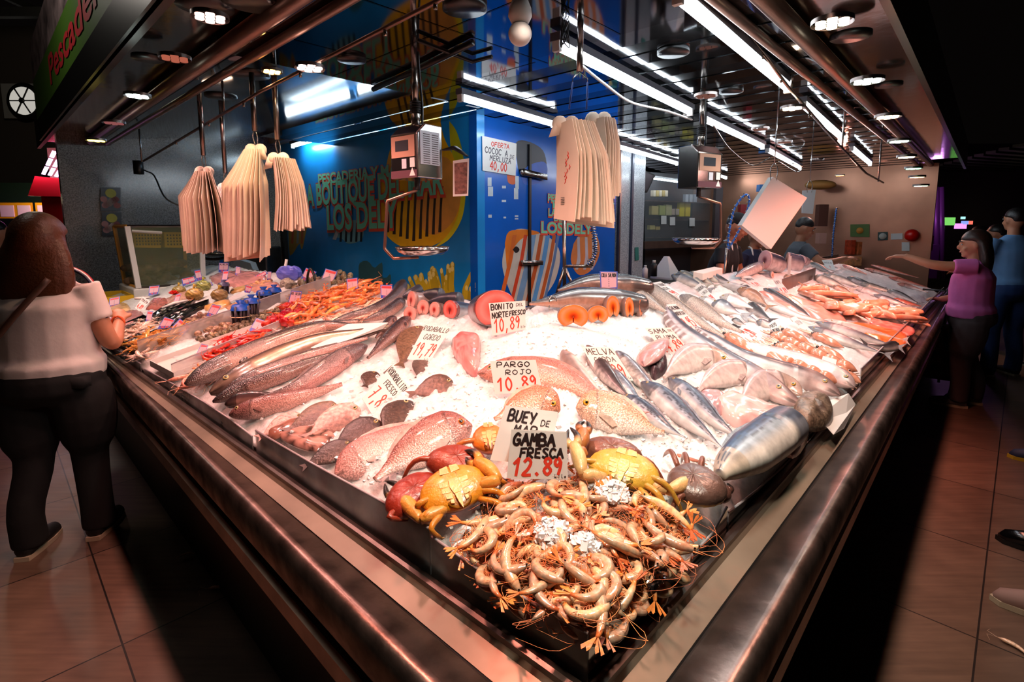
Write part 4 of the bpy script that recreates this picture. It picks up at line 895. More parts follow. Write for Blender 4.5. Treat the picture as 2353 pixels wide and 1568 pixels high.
def card(label, quad, lines, lean=35, yaw=0, lift=0.012, group='handwritten price cards', flap=None, name='price_card', fold=0.045, th=0.0012, base=None):
 """quad: pixels tl,tr,br,bl; the card leans back by lean degrees; lines = (text, x0, y0, x1, y1, h, 'k'|'r'|'g', width)"""
 mid = ((quad[2][0] + quad[3][0]) / 2, (quad[2][1] + quad[3][1]) / 2); c = V3(base) if base is not None else D(*mid, lift)
 t = EYE - c; hd = unit((t[0], t[1], 0)); cy, sy = math.cos(math.radians(yaw)), math.sin(math.radians(yaw)); hd = V3((hd[0] * cy - hd[1] * sy, hd[0] * sy + hd[1] * cy, 0))
 n = hd * math.cos(math.radians(lean)) + UP * math.sin(math.radians(lean)); Q = [at_plane(u, v, c, n) for u, v in quad]
 root = thing(name, c, label, 'price sign', group); mb = MB(); mb.plate([Q[3], Q[2], Q[1], Q[0]], -th, n); build('card', mb, m_card, root, smooth=False)
 if fold:                                                         # folded back leg
  back = -hd * fold * 1.3; dz = -UP * fold * .8; mb = MB(); mb.plate([Q[0] - n * th, Q[1] - n * th, Q[1] + back + dz, Q[0] + back + dz], th, UP); build('back_flap', mb, m_card, root, smooth=False)
 for key, m_ in (('k', m_ink), ('r', m_inkr), ('g', m_inkg)):
  ls = [l for l in lines if l[6] == key]
  if ls:
   mb = MB()
   for l in ls: strokes(mb, Q, l[0], *l[1:6], l[7], n)
   build('price' if key == 'r' else 'handwriting', mb, m_, root, smooth=False)
 return root
def ptag(label, quad, lean=20, yaw=0, price=True, paper=None, base=None, head=True, text=None, lift=0.0, stick=True):
 """small blue plastic price tag with a red heading"""
 mid = ((quad[2][0] + quad[3][0]) / 2, (quad[2][1] + quad[3][1]) / 2); c = V3(base) if base is not None else D(*mid, lift); t = EYE - c; hd = unit((t[0], t[1], 0))
 cy, sy = math.cos(math.radians(yaw)), math.sin(math.radians(yaw)); hd = V3((hd[0] * cy - hd[1] * sy, hd[0] * sy + hd[1] * cy, 0)); n = hd * math.cos(math.radians(lean)) + UP * math.sin(math.radians(lean))
 Q = [at_plane(u, v, c, n) for u, v in quad]; root = thing('price_tag', c, label, 'price tag', 'small blue price tags'); mb = MB(); mb.plate([Q[3], Q[2], Q[1], Q[0]], -.0015, n); build('plastic_tag', mb, m_bluep, root, smooth=False)
 def sub(x0, y0, x1, y1, m_, nm, l):
  p = lambda x, y: Q[0] * (1 - x) * (1 - y) + Q[1] * x * (1 - y) + Q[2] * x * y + Q[3] * (1 - x) * y + n * l; mb = MB(); mb.plate([p(x0, y1), p(x1, y1), p(x1, y0), p(x0, y0)], .0003, n); build(nm, mb, m_, root, smooth=False)
 sub(.06, .05, .94, .74, paper or m_pinkp, 'paper_field', .0002)
 if head: sub(.1, .08, .9, .24, m_redp, 'heading', .0007)
 mb = MB(); w_ = np.linalg.norm(Q[1] - Q[0]) * .03
 if text: strokes(mb, Q, text, .08, .26, .92, .26, .16, w_ * 1.2, n)
 for y in (.36, .46, .56, .66): strokes(mb, Q, 'I', .5, y + .02, .5, y + .02, .04, w_, n)
 if mb.v: build('lettering', mb, m_ink, root, smooth=False)
 if price:
  mb = MB(); strokes(mb, Q, '18,89', .2, .92, .86, .92, .13, w_ * 1.3, n); build('price', mb, m_inkr, root, smooth=False)
 if stick:
  mb = MB(); m0 = (Q[2] + Q[3]) / 2; mb.cyl(m0 - n * .001, m0 - n * .001 - UP * .03, .0015, 6); build('stick', mb, m_white, root)
 return root
# ---------------------------------------------------------------- front of the display
def inpoly(x, y, P):
 c = False; j = len(P) - 1
 for i in range(len(P)):
  if (P[i][1] > y) != (P[j][1] > y) and x < (P[j][0] - P[i][0]) * (y - P[i][1]) / (P[j][1] - P[i][1]) + P[i][0]: c = not c
  j = i
 return c
SH = dict(base=S(238, 176, 130), stripe=S(246, 208, 172), dark=S(120, 116, 100), tail=S(234, 132, 70))
def heap(protos, poly, count, layers, label, cat, group, tilt=.5, seed=1, sc_=(.85, 1.12), spin=None, lift0=.006, dmin=.0, low=0):
 r = np.random.default_rng(seed); xs = [p[0] for p in poly]; ys = [p[1] for p in poly]; k = 0; used = [False] * len(protos); tries = 0
 while k < count and tries < count * 60:
  tries += 1; x, y = r.uniform(min(xs), max(xs)), r.uniform(min(ys), max(ys))
  if not inpoly(x, y, poly): continue
  lv = r.integers(0, layers); p = D(x, y, lift0 + lv * .011); d_ = min(gperps(p))
  if d_ < dmin: continue
  n = unit(deckn(p) + r.normal(size=3) * tilt * .5); s = r.uniform(*sc_); sp = r.uniform(0, 6.28) if spin is None else r.normal(spin[0], spin[1])
  e = rot_to(n, sp, math.pi if r.random() < .5 else 0); i = int(r.integers(0, len(protos))); o = protos[i]
  if not used[i]: used[i] = True; o.location = tuple(p); o.rotation_euler = e; o.scale = (s,) * 3
  else: dup(o, p, e, scale=s)
  k += 1
 for u_, o in zip(used, protos):
  if not u_:
   for ch in list(o.children): bpy.data.objects.remove(ch)
   bpy.data.objects.remove(o)
lab_s = 'raw orange shrimp in the heap at the front corner of the counter'
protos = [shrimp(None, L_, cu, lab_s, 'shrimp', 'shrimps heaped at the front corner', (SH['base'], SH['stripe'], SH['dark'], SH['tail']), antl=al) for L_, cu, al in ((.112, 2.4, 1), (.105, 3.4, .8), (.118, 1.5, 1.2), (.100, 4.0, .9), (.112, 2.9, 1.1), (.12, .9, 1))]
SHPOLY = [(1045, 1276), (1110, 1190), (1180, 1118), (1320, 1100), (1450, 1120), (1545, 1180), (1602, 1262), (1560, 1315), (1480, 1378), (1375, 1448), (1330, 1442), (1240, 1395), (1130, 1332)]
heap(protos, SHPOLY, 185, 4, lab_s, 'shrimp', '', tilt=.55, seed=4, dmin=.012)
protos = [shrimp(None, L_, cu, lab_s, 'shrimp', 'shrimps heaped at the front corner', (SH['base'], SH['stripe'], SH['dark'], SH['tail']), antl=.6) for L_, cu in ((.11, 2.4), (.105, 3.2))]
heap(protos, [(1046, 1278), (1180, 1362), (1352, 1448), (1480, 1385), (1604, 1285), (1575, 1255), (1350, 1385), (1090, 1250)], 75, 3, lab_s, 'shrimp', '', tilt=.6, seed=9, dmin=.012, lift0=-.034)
# crushed foil under the shrimps
def foil(px, label, h=.02, n=16):
 c = V3(np.mean([D(u, v) for u, v in px], axis=0)); mb = MB(); r = np.random.default_rng(int(px[0][0])); A = D(*px[0]); ex = D(*px[1]) - A; ey = D(*px[3]) - A; vs = []
 for i in range(n + 1):
  for j in range(n + 1):
   p = A + ex * i / n + ey * j / n; vs.append((p[0], p[1], zdeck(p[0], p[1]) + .004 + r.random() * h))
 mb.add(vs, [(i * (n + 1) + j, (i + 1) * (n + 1) + j, (i + 1) * (n + 1) + j + 1, i * (n + 1) + j + 1) for i in range(n) for j in range(n)])
 return tag(build('foil_sheet', mb, mat('foil', S(215, 215, 215), .12, 1.0), smooth=False), label, 'foil')
foil([(1098, 1150), (1180, 1115), (1192, 1180), (1112, 1220)], 'crumpled foil beside the yellow crab left of the shrimps')
foil([(1484, 1340), (1530, 1312), (1524, 1350), (1490, 1372)], 'bit of foil at the right glass pane by the shrimps', .012, 8)
# ice heaps between the shrimps
def iceheap(px, r, k, label):
 p = D(*px); mb = MB()
 for i in range(k):
  a, q = rng.random() * 6.28, r * rng.random() ** .6; x, y = p[0] + q * math.cos(a), p[1] + q * math.sin(a); chunk(mb, V3((x, y, zdeck(x, y) + .038 + (1 - q / r) * .016 + rng.random() * .006)), .006 + rng.random() * .012)
 return tag(build('ice_heap', mb, m_film, smooth=False), label, 'ice', kind='stuff')
iceheap((1405, 1170), .035, 150, 'lumps of ice on the shrimps below the yellow crab'); iceheap((1450, 1135), .028, 100, 'ice lumps on the upper right of the shrimp heap'); iceheap((1265, 1275), .035, 90, 'ice lumps in the middle of the shrimp heap'); iceheap((1345, 1300), .026, 70, 'glassy ice lumps low in the shrimp heap'); iceheap((1275, 1130), .025, 60, 'ice lumps just under the gamba card')
# crabs
def upc(k=.8): return lambda p: unit(unit(EYE - p) * k + UP * (1 - k * .4))
YEL, YEL2, RDC, BRC = S(226, 150, 38), S(212, 176, 66), S(140, 44, 30), S(104, 70, 56)
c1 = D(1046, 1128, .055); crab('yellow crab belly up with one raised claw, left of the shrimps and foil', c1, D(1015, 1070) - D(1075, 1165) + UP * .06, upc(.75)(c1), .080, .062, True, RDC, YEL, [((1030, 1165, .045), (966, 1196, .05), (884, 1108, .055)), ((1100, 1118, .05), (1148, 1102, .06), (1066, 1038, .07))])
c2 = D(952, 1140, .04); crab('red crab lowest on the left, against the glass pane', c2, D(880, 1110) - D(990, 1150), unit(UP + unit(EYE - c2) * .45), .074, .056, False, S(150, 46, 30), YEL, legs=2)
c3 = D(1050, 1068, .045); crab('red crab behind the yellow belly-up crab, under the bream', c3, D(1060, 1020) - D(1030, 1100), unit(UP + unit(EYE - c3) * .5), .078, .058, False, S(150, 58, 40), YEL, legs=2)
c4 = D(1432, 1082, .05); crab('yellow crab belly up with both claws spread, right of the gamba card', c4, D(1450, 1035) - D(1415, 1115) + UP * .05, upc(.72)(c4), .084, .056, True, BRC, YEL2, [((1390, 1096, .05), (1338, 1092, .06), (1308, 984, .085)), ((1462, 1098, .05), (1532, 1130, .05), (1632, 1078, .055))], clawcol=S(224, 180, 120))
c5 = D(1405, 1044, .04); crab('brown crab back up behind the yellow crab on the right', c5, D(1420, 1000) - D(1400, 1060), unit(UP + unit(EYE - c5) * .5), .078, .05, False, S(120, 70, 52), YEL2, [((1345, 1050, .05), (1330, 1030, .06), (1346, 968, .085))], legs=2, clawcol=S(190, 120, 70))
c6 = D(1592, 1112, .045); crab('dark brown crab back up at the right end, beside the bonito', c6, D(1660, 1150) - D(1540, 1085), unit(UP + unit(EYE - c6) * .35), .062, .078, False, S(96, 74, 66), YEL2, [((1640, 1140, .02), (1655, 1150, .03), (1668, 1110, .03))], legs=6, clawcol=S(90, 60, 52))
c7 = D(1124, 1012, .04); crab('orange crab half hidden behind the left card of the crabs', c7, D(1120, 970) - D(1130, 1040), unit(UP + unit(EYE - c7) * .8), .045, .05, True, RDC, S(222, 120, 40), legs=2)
# breams
BR = (S(150, 88, 80), S(214, 162, 150), S(236, 206, 200))
fish('sea_bream', 'large red sea bream with open mouth above the red crabs', 'fish', [(1091, 1002), (1030, 1025), (960, 1062), (905, 1100), (870, 1130)], .070, .42, 'bream', 52, BR, 'sea breams on the ice', m_scaly, eyecol=S(206, 120, 60), parts='dpe', lift=.035)
fish('sea_bream', 'pale sea bream half buried in ice left of the large red bream', 'fish', [(770, 1095), (830, 1060), (910, 1015), (985, 975), (1010, 962)], .064, .32, 'bream', -58, (S(190, 130, 124), S(226, 186, 178), S(236, 206, 200)), 'sea breams on the ice', m_scaly, parts='dp', lift=.002)
fish('sea_bream', 'red bream under the pargo rojo card, tail to the right', 'fish', [(1095, 870), (1180, 868), (1270, 876), (1350, 915), (1400, 948), (1420, 962)], .060, .42, 'bream', -52, (S(176, 110, 96), S(214, 150, 140), S(222, 160, 140)), 'sea breams on the ice', m_scaly, parts='tde', lift=.02)
fish('sea_bream', 'bream with a yellow eye peeping over the left crab card', 'fish', [(1290, 965), (1240, 950), (1190, 960), (1140, 985)], .056, .45, 'bream', 50, (S(190, 120, 90), S(220, 166, 140), S(236, 206, 190)), 'sea breams on the ice', m_scaly, eyecol=S(214, 170, 60), parts='de', lift=.03)
fish('sea_bream', 'silvery bream with a gold eye behind the brown crab', 'fish', [(1318, 958), (1370, 965), (1430, 985), (1490, 1008), (1520, 1016)], .066, .42, 'bream', -50, (S(196, 150, 120), S(226, 200, 180), S(240, 224, 214)), 'sea breams on the ice', m_scaly, eyecol=S(214, 160, 40), parts='dpe', lift=.03)
# bonitos and frigate mackerels
MK = (S(46, 58, 82), S(150, 162, 178), S(226, 228, 228))
def sq(t, x, y, c): return lerp(c, S(24, 30, 46), .8) if (x > .12 and t > .3 and math.sin(t * 95 + math.sin(x * 9 + t * 20) * 2.2) + math.sin(x * 15 + t * 31) > .35) else c
fish('frigate_mackerel', 'silvery frigate mackerel upright beside the melva card', 'fish', [(1290, 815), (1312, 850), (1345, 890), (1385, 925), (1405, 940)], .036, .8, 'tuna', 70, (S(150, 130, 126), S(226, 206, 198), S(240, 232, 226)), 'frigate mackerels on the ice', m_silver, parts='te')
fish('frigate_mackerel', 'dark mackerel hidden under the melva card', 'fish', [(1345, 805), (1370, 845), (1410, 895), (1450, 935)], .034, .8, 'tuna', -30, (S(60, 50, 54), S(110, 100, 104), S(190, 180, 178)), 'frigate mackerels on the ice', m_mack, parts='')
fish('frigate_mackerel', 'mackerel tail end poking out below the melva card', 'fish', [(1400, 868), (1425, 895), (1455, 925), (1475, 940)], .030, .8, 'headless', -60, MK, 'frigate mackerels on the ice', m_mack, parts='', gill=False)
fish('frigate_mackerel', 'grey mackerel right of the melva card', 'fish', [(1412, 818), (1440, 855), (1480, 895), (1530, 930)], .034, .8, 'tuna', -50, (S(90, 92, 104), S(176, 170, 170), S(226, 214, 210)), 'frigate mackerels on the ice', m_mack, parts='d')
fish('frigate_mackerel', 'shortest blue mackerel, lowest of the three in front of the monkfish', 'fish', [(1428, 922), (1470, 955), (1520, 992), (1570, 1020)], .032, .85, 'tuna', -40, MK, 'frigate mackerels on the ice', m_silver, parts='de', texcols=sq)
fish('frigate_mackerel', 'long blue mackerel, middle of the three in front of the monkfish', 'fish', [(1468, 892), (1520, 930), (1580, 985), (1630, 1025), (1655, 1048)], .038, .85, 'tuna', -45, MK, 'frigate mackerels on the ice', m_silver, parts='de', texcols=sq)
fish('frigate_mackerel', 'blue mackerel with a raised fin, nearest the monkfish slab', 'fish', [(1532, 882), (1575, 920), (1630, 975), (1675, 1010), (1695, 1030)], .036, .85, 'tuna', -45, MK, 'frigate mackerels on the ice', m_silver, parts='dpe', texcols=sq)
fish('bonito', 'big round blue-backed bonito on the right by the glass pane', 'fish', [(1798, 1008), (1768, 1030), (1715, 1070), (1665, 1105), (1640, 1130)], .066, .85, 'trunk', 80, (S(44, 70, 104), S(160, 180, 194), S(232, 232, 224)), None, m_silver, parts='d', gill=False, lift=.05, mouth=False, texcols=lambda t, x, y, c: tuple(q * .4 for q in c) if (x > .2 and abs(math.sin(x * 13 + t * 5 + math.sin(t * 40) * .5)) < .38 and t > .22) else (lerp(c, S(70, 80, 96), .75) if (t < .2 + .1 * math.sin(x * 6) and x > -.3) else (lerp(c, S(190, 176, 150), .6) if t > .8 else c)))
# monkfish slab and neighbours
def slabmesh(name, label, cat, px, h, col, m, group=None, col2=None, n=22, seed=3, bulge=1.0):
 """a soft slab: closed pixel outline on the ice, domed"""
 P = [D(u, v) for u, v in smoothpx(px, 44)]; c = np.mean(P, axis=0); mb = MB(); vs = []; cs = []; R_ = [1.02, 1.0, .96, .86, .7, .5, .28, .02]; H_ = [-.2, .12, .5, .78, .92, 1.0, 1.02, 1.03]
 for r_, hh in zip(R_, H_):
  for i, p in enumerate(P):
   q = c + (p - c) * r_; z = zdeck(q[0], q[1]) + h * hh * (1 + bulge * .22 * mnoise.noise((q[0] * 26, q[1] * 26, seed))); vs.append((q[0], q[1], z)); k = mnoise.noise((q[0] * 30, q[1] * 30, seed + 5)) * .5 + .5; cs.append(lerp(col, col2 or col, sm(k, .45, .7)))
 K = len(P); fs = [(i * K + j, i * K + (j + 1) % K, (i + 1) * K + (j + 1) % K, (i + 1) * K + j) for i in range(len(R_) - 1) for j in range(K)] + [tuple(range(K))[::-1], tuple((len(R_) - 1) * K + j for j in range(K))]
 mb.add(vs, fs, cs); return tag(build(name, mb, m, fixn=True), label, cat, group)
slabmesh('monkfish_fillet', 'large pale pink monkfish slab beside the bonito on the right', 'fish', [(1640, 930), (1670, 915), (1710, 925), (1790, 955), (1850, 978), (1852, 1010), (1824, 1046), (1790, 1030), (1760, 1000), (1700, 985), (1660, 960)], .05, S(236, 204, 200), m_meat, None, S(224, 168, 164), seed=8)
slabmesh('monkfish_skin', 'grey pink skin side of the monkfish left of its slab', 'fish', [(1600, 905), (1650, 908), (1672, 926), (1660, 955), (1640, 965), (1615, 940)], .03, S(206, 160, 162), m_meat, None, S(170, 140, 148), seed=2)
PB = (S(190, 170, 170), S(226, 204, 200), S(240, 228, 222))
for px, H_, lb in (([(1676, 862), (1640, 842), (1590, 838), (1545, 862), (1520, 885)], .058, 'pale round fish nearest the sama card, fin tip raised'), ([(1752, 892), (1715, 875), (1665, 875), (1620, 895), (1600, 915)], .052, 'pale round fish, middle of the three beside the monkfish'), ([(1836, 925), (1800, 903), (1755, 900), (1715, 925), (1695, 950)], .054, 'pale round fish, nearest of the three beside the monkfish')):
 fish('pomfret', lb, 'fish', px, H_ * 1.12, .45, 'bream', 55, PB, 'pale round fish on the right', m_skin, head=S(176, 146, 130), eyecol=S(206, 170, 60), parts='pe', lift=.03, squash=1)
fish('pomfret', 'pink fish with a dark gutted belly left of the sama card', 'fish', [(1475, 862), (1498, 820), (1525, 795), (1545, 790)], .058, .4, 'bream', 55, (S(200, 150, 150), S(230, 180, 176), S(226, 170, 166)), 'pale round fish on the right', m_skin, parts='', gill=False)
slabmesh('fish_liver', 'dark purple wrinkled gut of the pink fish by the sama card', 'offal', [(1490, 850), (1512, 830), (1530, 832), (1532, 850), (1520, 866), (1500, 875)], .045, S(70, 48, 56), m_rough, None, S(40, 30, 36), seed=4, bulge=2.2)
slabmesh('cut_fish', 'mottled brown cut fish by the glass at the right front', 'fish', [(1822, 948), (1845, 922), (1880, 918), (1905, 935), (1914, 958), (1896, 980), (1862, 984), (1832, 968)], .055, S(120, 104, 88), m_rough, None, S(70, 56, 48), seed=6)
# red fin pieces
fish('fish_fin', 'single reddish fin lying on the ice above the dark crab', 'fin', [(1552, 1046), (1580, 1056), (1612, 1064), (1625, 1070)], .010, .4, 'hake', 85, (S(170, 100, 74),) * 3, None, m_fin, parts='', gill=False, mouth=False)
# flatfish
FB = (S(70, 54, 46), S(84, 62, 52), S(96, 74, 64))
def flat(px, H_, lb, cols=FB, tex=None, lift=.006, parts='te'):
 return fish('flatfish', lb, 'fish', px, H_ * 1.55, .14, 'flat', 66, cols, 'flatfish on the ice', m_rough, parts=parts, gill=False, mouth=False, lift=lift, tail=.35)
flat([(968, 752), (955, 775), (938, 808), (922, 840)], .044, 'tall brown turbot leaning behind the 19,79 card', (S(112, 86, 66), S(124, 96, 72), S(120, 92, 76)))
flat([(975, 820), (965, 845), (960, 870)], .020, 'turbot tail sticking out under the 19,79 card')
flat([(1042, 882), (1010, 890), (975, 900), (950, 908)], .036, 'brown turbot with its head right of the small turbot card', (S(96, 70, 60), S(120, 88, 76), S(116, 86, 78)))
flat([(866, 858), (852, 872), (842, 890)], .024, 'small turbot poking out left of the small turbot card')
flat([(945, 925), (925, 950), (902, 980), (885, 1002)], .040, 'dark turbot half in the ice below the small turbot card')
flat([(878, 975), (850, 988), (810, 1008), (770, 1030)], .038, 'dark flatfish, upper of the two below the pale gutted ones', (S(58, 44, 42), S(66, 50, 48), S(70, 54, 50)))
flat([(810, 1022), (780, 1036), (740, 1056), (705, 1075)], .026, 'dark flatfish, lowest one by the glass pane', (S(54, 44, 42), S(62, 50, 46), S(66, 52, 48)))
PG = (S(216, 170, 160), S(196, 140, 130), S(120, 84, 74))
flat([(832, 950), (800, 962), (755, 985), (715, 1010)], .040, 'pale gutted flatfish with its head raised, belly up', PG, lift=.015)
flat([(780, 942), (750, 952), (705, 975), (665, 995)], .034, 'brown flatfish farthest back in the gutted pile', (S(110, 84, 66), S(96, 66, 56), S(90, 66, 58)), lift=.012)
flat([(700, 962), (670, 975), (635, 992), (605, 1008)], .032, 'gutted flatfish on the left of the pile', PG, lift=.010)
slabmesh('gutted_flatfish', 'glossy gutted flatfish lump in the middle of the pile', 'fish', [(640, 1000), (690, 985), (740, 985), (770, 1005), (752, 1032), (710, 1036), (660, 1018)], .016, S(206, 150, 136), m_meat, None, S(60, 38, 34), seed=11, bulge=.9)
slabmesh('gutted_flatfish', 'glossy brown gutted lump at the left of the pile', 'fish', [(610, 1000), (640, 975), (690, 966), (696, 980), (660, 996), (628, 1010)], .018, S(150, 96, 80), m_meat, None, S(60, 40, 36), seed=12, bulge=.9)
slabmesh('ray_wing', 'pink folded ray wing below the turbot card, upright edge on the right', 'fish', [(1038, 790), (1060, 778), (1098, 782), (1104, 800), (1100, 850), (1088, 862), (1064, 846), (1042, 815)], .045, S(226, 150, 146), m_meat, None, S(196, 110, 110), seed=14)
# hakes on the left
HK = (S(44, 38, 40), S(104, 82, 76), S(190, 146, 130)); HL = (S(60, 48, 46), S(212, 178, 148), S(110, 84, 76)); HD = (S(44, 36, 38), S(84, 62, 60), S(150, 110, 100))
gk = 'hakes laid on the ice at the left'
fish('hake', 'big hake with an open jaw, farthest-left head over the glass edge', 'fish', [(436, 908), (505, 872), (600, 830), (680, 795), (760, 770), (830, 760)], 0.059, .7, 'hake', -58, HK, gk, m_scaly, parts='d', lift=.05)
fish('hake', 'largest pale patterned hake with its eye by the glass edge', 'fish', [(492, 928), (560, 896), (650, 850), (740, 812), (830, 790), (900, 772)], 0.071, .62, 'hake', -58, HL, gk, m_skin, head=S(70, 56, 54), parts='de', lift=.045)
fish('hake', 'slim hake between the pale one and the dark slender one', 'fish', [(520, 922), (600, 888), (690, 852), (770, 820), (850, 795)], 0.042, .8, 'hake', -58, (S(60, 50, 52), S(120, 92, 88), S(206, 150, 140)), gk, m_scaly, parts='d', lift=.04)
fish('hake', 'dark slender hake with its snout on the glass edge', 'fish', [(495, 940), (560, 910), (640, 882), (700, 858), (770, 832), (830, 812)], 0.035, .85, 'hake', -40, HD, gk, m_scaly, parts='d', lift=.03)
fish('hake', 'grey scaly hake with its head pointing to the turbots', 'fish', [(848, 812), (800, 838), (740, 878), (680, 914), (600, 936)], 0.045, .85, 'hake', 40, (S(84, 70, 72), S(150, 122, 118), S(190, 130, 124)), gk, m_scaly, parts='dp', lift=.035)
fish('hake', 'short dark hake head lowest but one at the glass edge', 'fish', [(522, 944), (560, 934), (610, 928), (660, 924)], 0.033, .85, 'hake', -50, HD, gk, m_skin, parts='', lift=.025)
fish('hake', 'front reddish hake, lowest one on the left ice', 'fish', [(532, 966), (590, 952), (660, 936), (730, 915), (790, 895)], 0.040, .85, 'hake', -50, (S(120, 76, 74), S(176, 126, 116), S(206, 156, 146)), gk, m_scaly, parts='pe', lift=.022)
fish('hake', 'dark small fish with its head near the upper turbot', 'fish', [(944, 742), (915, 775), (880, 808), (850, 838)], 0.035, .8, 'hake', 58, HD, gk, m_scaly, parts='pd', lift=.03)
fish('hake', 'dark small fish left of the one near the upper turbot', 'fish', [(912, 742), (890, 765), (868, 790)], 0.028, .8, 'hake', 58, HD, gk, m_scaly, parts='p', lift=.03)
fish('conger_eel', 'long dark conger curving along the orange prawns', 'fish', [(932, 662), (905, 705), (850, 735), (790, 752), (735, 778)], .036, .9, 'eel', 30, (S(52, 46, 50), S(96, 78, 76), S(180, 140, 130)), None, m_scaly, parts='', gill=False, lift=.04)
fish('conger_eel', 'shorter dark conger below the long one, beside the paper', 'fish', [(930, 705), (890, 735), (840, 752)], .030, .9, 'eel', 30, (S(52, 46, 50), S(90, 74, 74), S(170, 130, 120)), None, m_scaly, parts='', gill=False, lift=.035)
fish('hake', 'long dark-backed hake behind the pale patterned one, tail under the paper', 'fish', [(560, 858), (620, 815), (690, 785), (760, 770), (850, 775)], 0.040, .7, 'hake', -58, HK, gk, m_scaly, parts='', lift=.05)
# paper sheet over the hake tails
mb = MB(); P = [D(u, v, h) for u, v, h in ((688, 798, .055), (800, 745, .075), (892, 742, .07), (880, 756, .05), (800, 782, .055), (735, 802, .06))]; mb.plate(P, .0015, UP); tag(build('paper_sheet', mb, m_card, smooth=False), 'white paper sheet lying over the hake tails', 'paper')
# ---------------------------------------------------------------- centre back: slices of bonito, hake and salmon
def toeye(p, lean=0.15, yaw=0):
 t = EYE - V3(p); h = unit((t[0], t[1], 0)); a = math.radians(yaw); h = V3((h[0] * math.cos(a) - h[1] * math.sin(a), h[0] * math.sin(a) + h[1] * math.cos(a), 0)); return unit(h + UP * lean)
def standc(u, v, r, lift=0.0):
 c = D(u, v, lift)
 for _ in range(3): b = D(u, v + r / mpp(c) * .9, lift); c = b + UP * r * .92
 return c
def log(name, label, cat, px_face, r, asp, L, yaw, cols, skin, group=None, notch=.35, lift=0.0, lean=.1, m=None, taper=.9):
 """a cut trunk of fish: its round cut face looks at the viewer, the skin runs back along the yaw"""
 c = standc(*px_face, r, lift); n = toeye(c, lean, yaw); o = steak(name, label, cat, c, n, r, asp, .02, cols, group, notch)
 sd = unit(np.cross(UP, n)); u_ = np.cross(n, sd); K = 24; rs = []; cc = []
 for i in range(12):
  t = i / 11; k = 1 - (1 - taper) * t if t < .8 else (1 - (1 - taper) * t) * (1 - ((t - .8) / .2) ** 2 * .5); ring = []
  for j in range(K):
   a = 2 * math.pi * j / K; x, y = math.sin(a), math.cos(a); q = c - n * (L * t + .004) + sd * x * r * asp * k * .995 + u_ * y * r * k * .995 - UP * (L * t) * .10; ring.append(q); cc.append(lerp(skin[1], skin[0], sm(y, -.2, .5)))
  rs.append(ring)
 mb = MB(); mb.rings(rs, (True, True), cc); build('skin', mb, m or m_silver, o, fixn=True); return o
PKM = (S(190, 140, 130), S(232, 150, 138), S(170, 50, 44)); REDM = (S(120, 60, 60), S(226, 92, 80), S(150, 24, 24)); SAL = (S(150, 120, 110), S(244, 122, 44), S(196, 60, 20)); SK = (S(48, 60, 84), S(190, 190, 194)); HSK = (S(150, 130, 128), S(214, 180, 172)); SSK = (S(62, 60, 64), S(120, 104, 100))
log('bonito_half', 'large round red bonito half behind its 10,89 card', 'fish', (1140, 710), .082, 1.18, .16, 20, REDM, SK, 'cut bonito', .2, .0, .08)
log('bonito_half', 'smaller red bonito cut with blue skin, left of the large one', 'fish', (1034, 712), .045, 1.12, .14, -50, REDM, SK, 'cut bonito', .15, .0)
for (u, v, r, L, yw, lb, lf) in ((945, 690, .046, .24, -58, 'pale hake trunk, topmost on the left of the slices', .02), (942, 722, .038, .10, -15, 'pale hake slice lowest on the left', .0), (972, 708, .040, .12, -30, 'pale hake slice between the lowest one and the red centre one', .0), (998, 712, .038, .16, -40, 'pale hake slice with a red centre beside the small bonito', .0)):
 log('cut_hake', lb, 'fish', (u, v), r, .82, L, yw, PKM, HSK, 'cut hake trunks', .45, lf, m=m_skin)
HG = (S(56, 60, 72), S(150, 150, 156), S(206, 196, 192))
for px, lb in (([(1058, 688), (1020, 690), (985, 696)], 'silver hake head with an open eye beside the coral print, right one'), ([(1016, 678), (985, 680), (955, 686)], 'silver hake head, middle one by the coral print'), ([(966, 668), (945, 676), (925, 684)], 'silver hake head, left and smallest one')):
 P3 = [D(u, v, .05) + UP * .0 for u, v in px]; fish('hake_snout', lb, 'fish', None, .045, .7, 'trunk', -60, HG, 'hake heads at the back', m_silver, parts='e', P3=P3, up=(0, 0, 1), eyecol=S(190, 160, 110), gill=False)
fish('salmon', 'whole dark salmon lying in front at the back edge, tail to the left', 'fish', [(1480, 722), (1400, 712), (1320, 708), (1260, 716), (1212, 722)], .066, .7, 'headless', 45, (S(44, 44, 48), S(96, 80, 78), S(180, 130, 110)), 'whole salmons at the back', m_skin, parts='', gill=False, mouth=False, lift=.05)
fish('salmon', 'whole dark salmon behind, higher up at the back edge', 'fish', [(1490, 690), (1420, 682), (1340, 682), (1275, 700)], .060, .7, 'headless', 45, (S(40, 40, 44), S(70, 56, 58), S(150, 110, 96)), 'whole salmons at the back', m_skin, parts='', gill=False, mouth=False, lift=.075)
for (u, v, r, asp, yw, lb, lf) in ((1317, 728, .050, 1.3, 8, 'largest salmon steak, leftmost of the row', .0), (1374, 724, .044, 1.2, 20, 'second salmon steak from the left', .0), (1408, 707, .058, .74, 42, 'tall turned salmon steak, third from the left', .0), (1446, 708, .054, .62, 50, 'narrow turned salmon steak, fourth from the left', .0), (1472, 710, .046, .32, 62, 'thinnest salmon steak at the right end', .0)):
 c = standc(u, v, r, lf); steak('salmon_steak', lb, 'fish', c, toeye(c, .1, yw), r, asp, .028, SAL, 'salmon steaks in a row', .5)
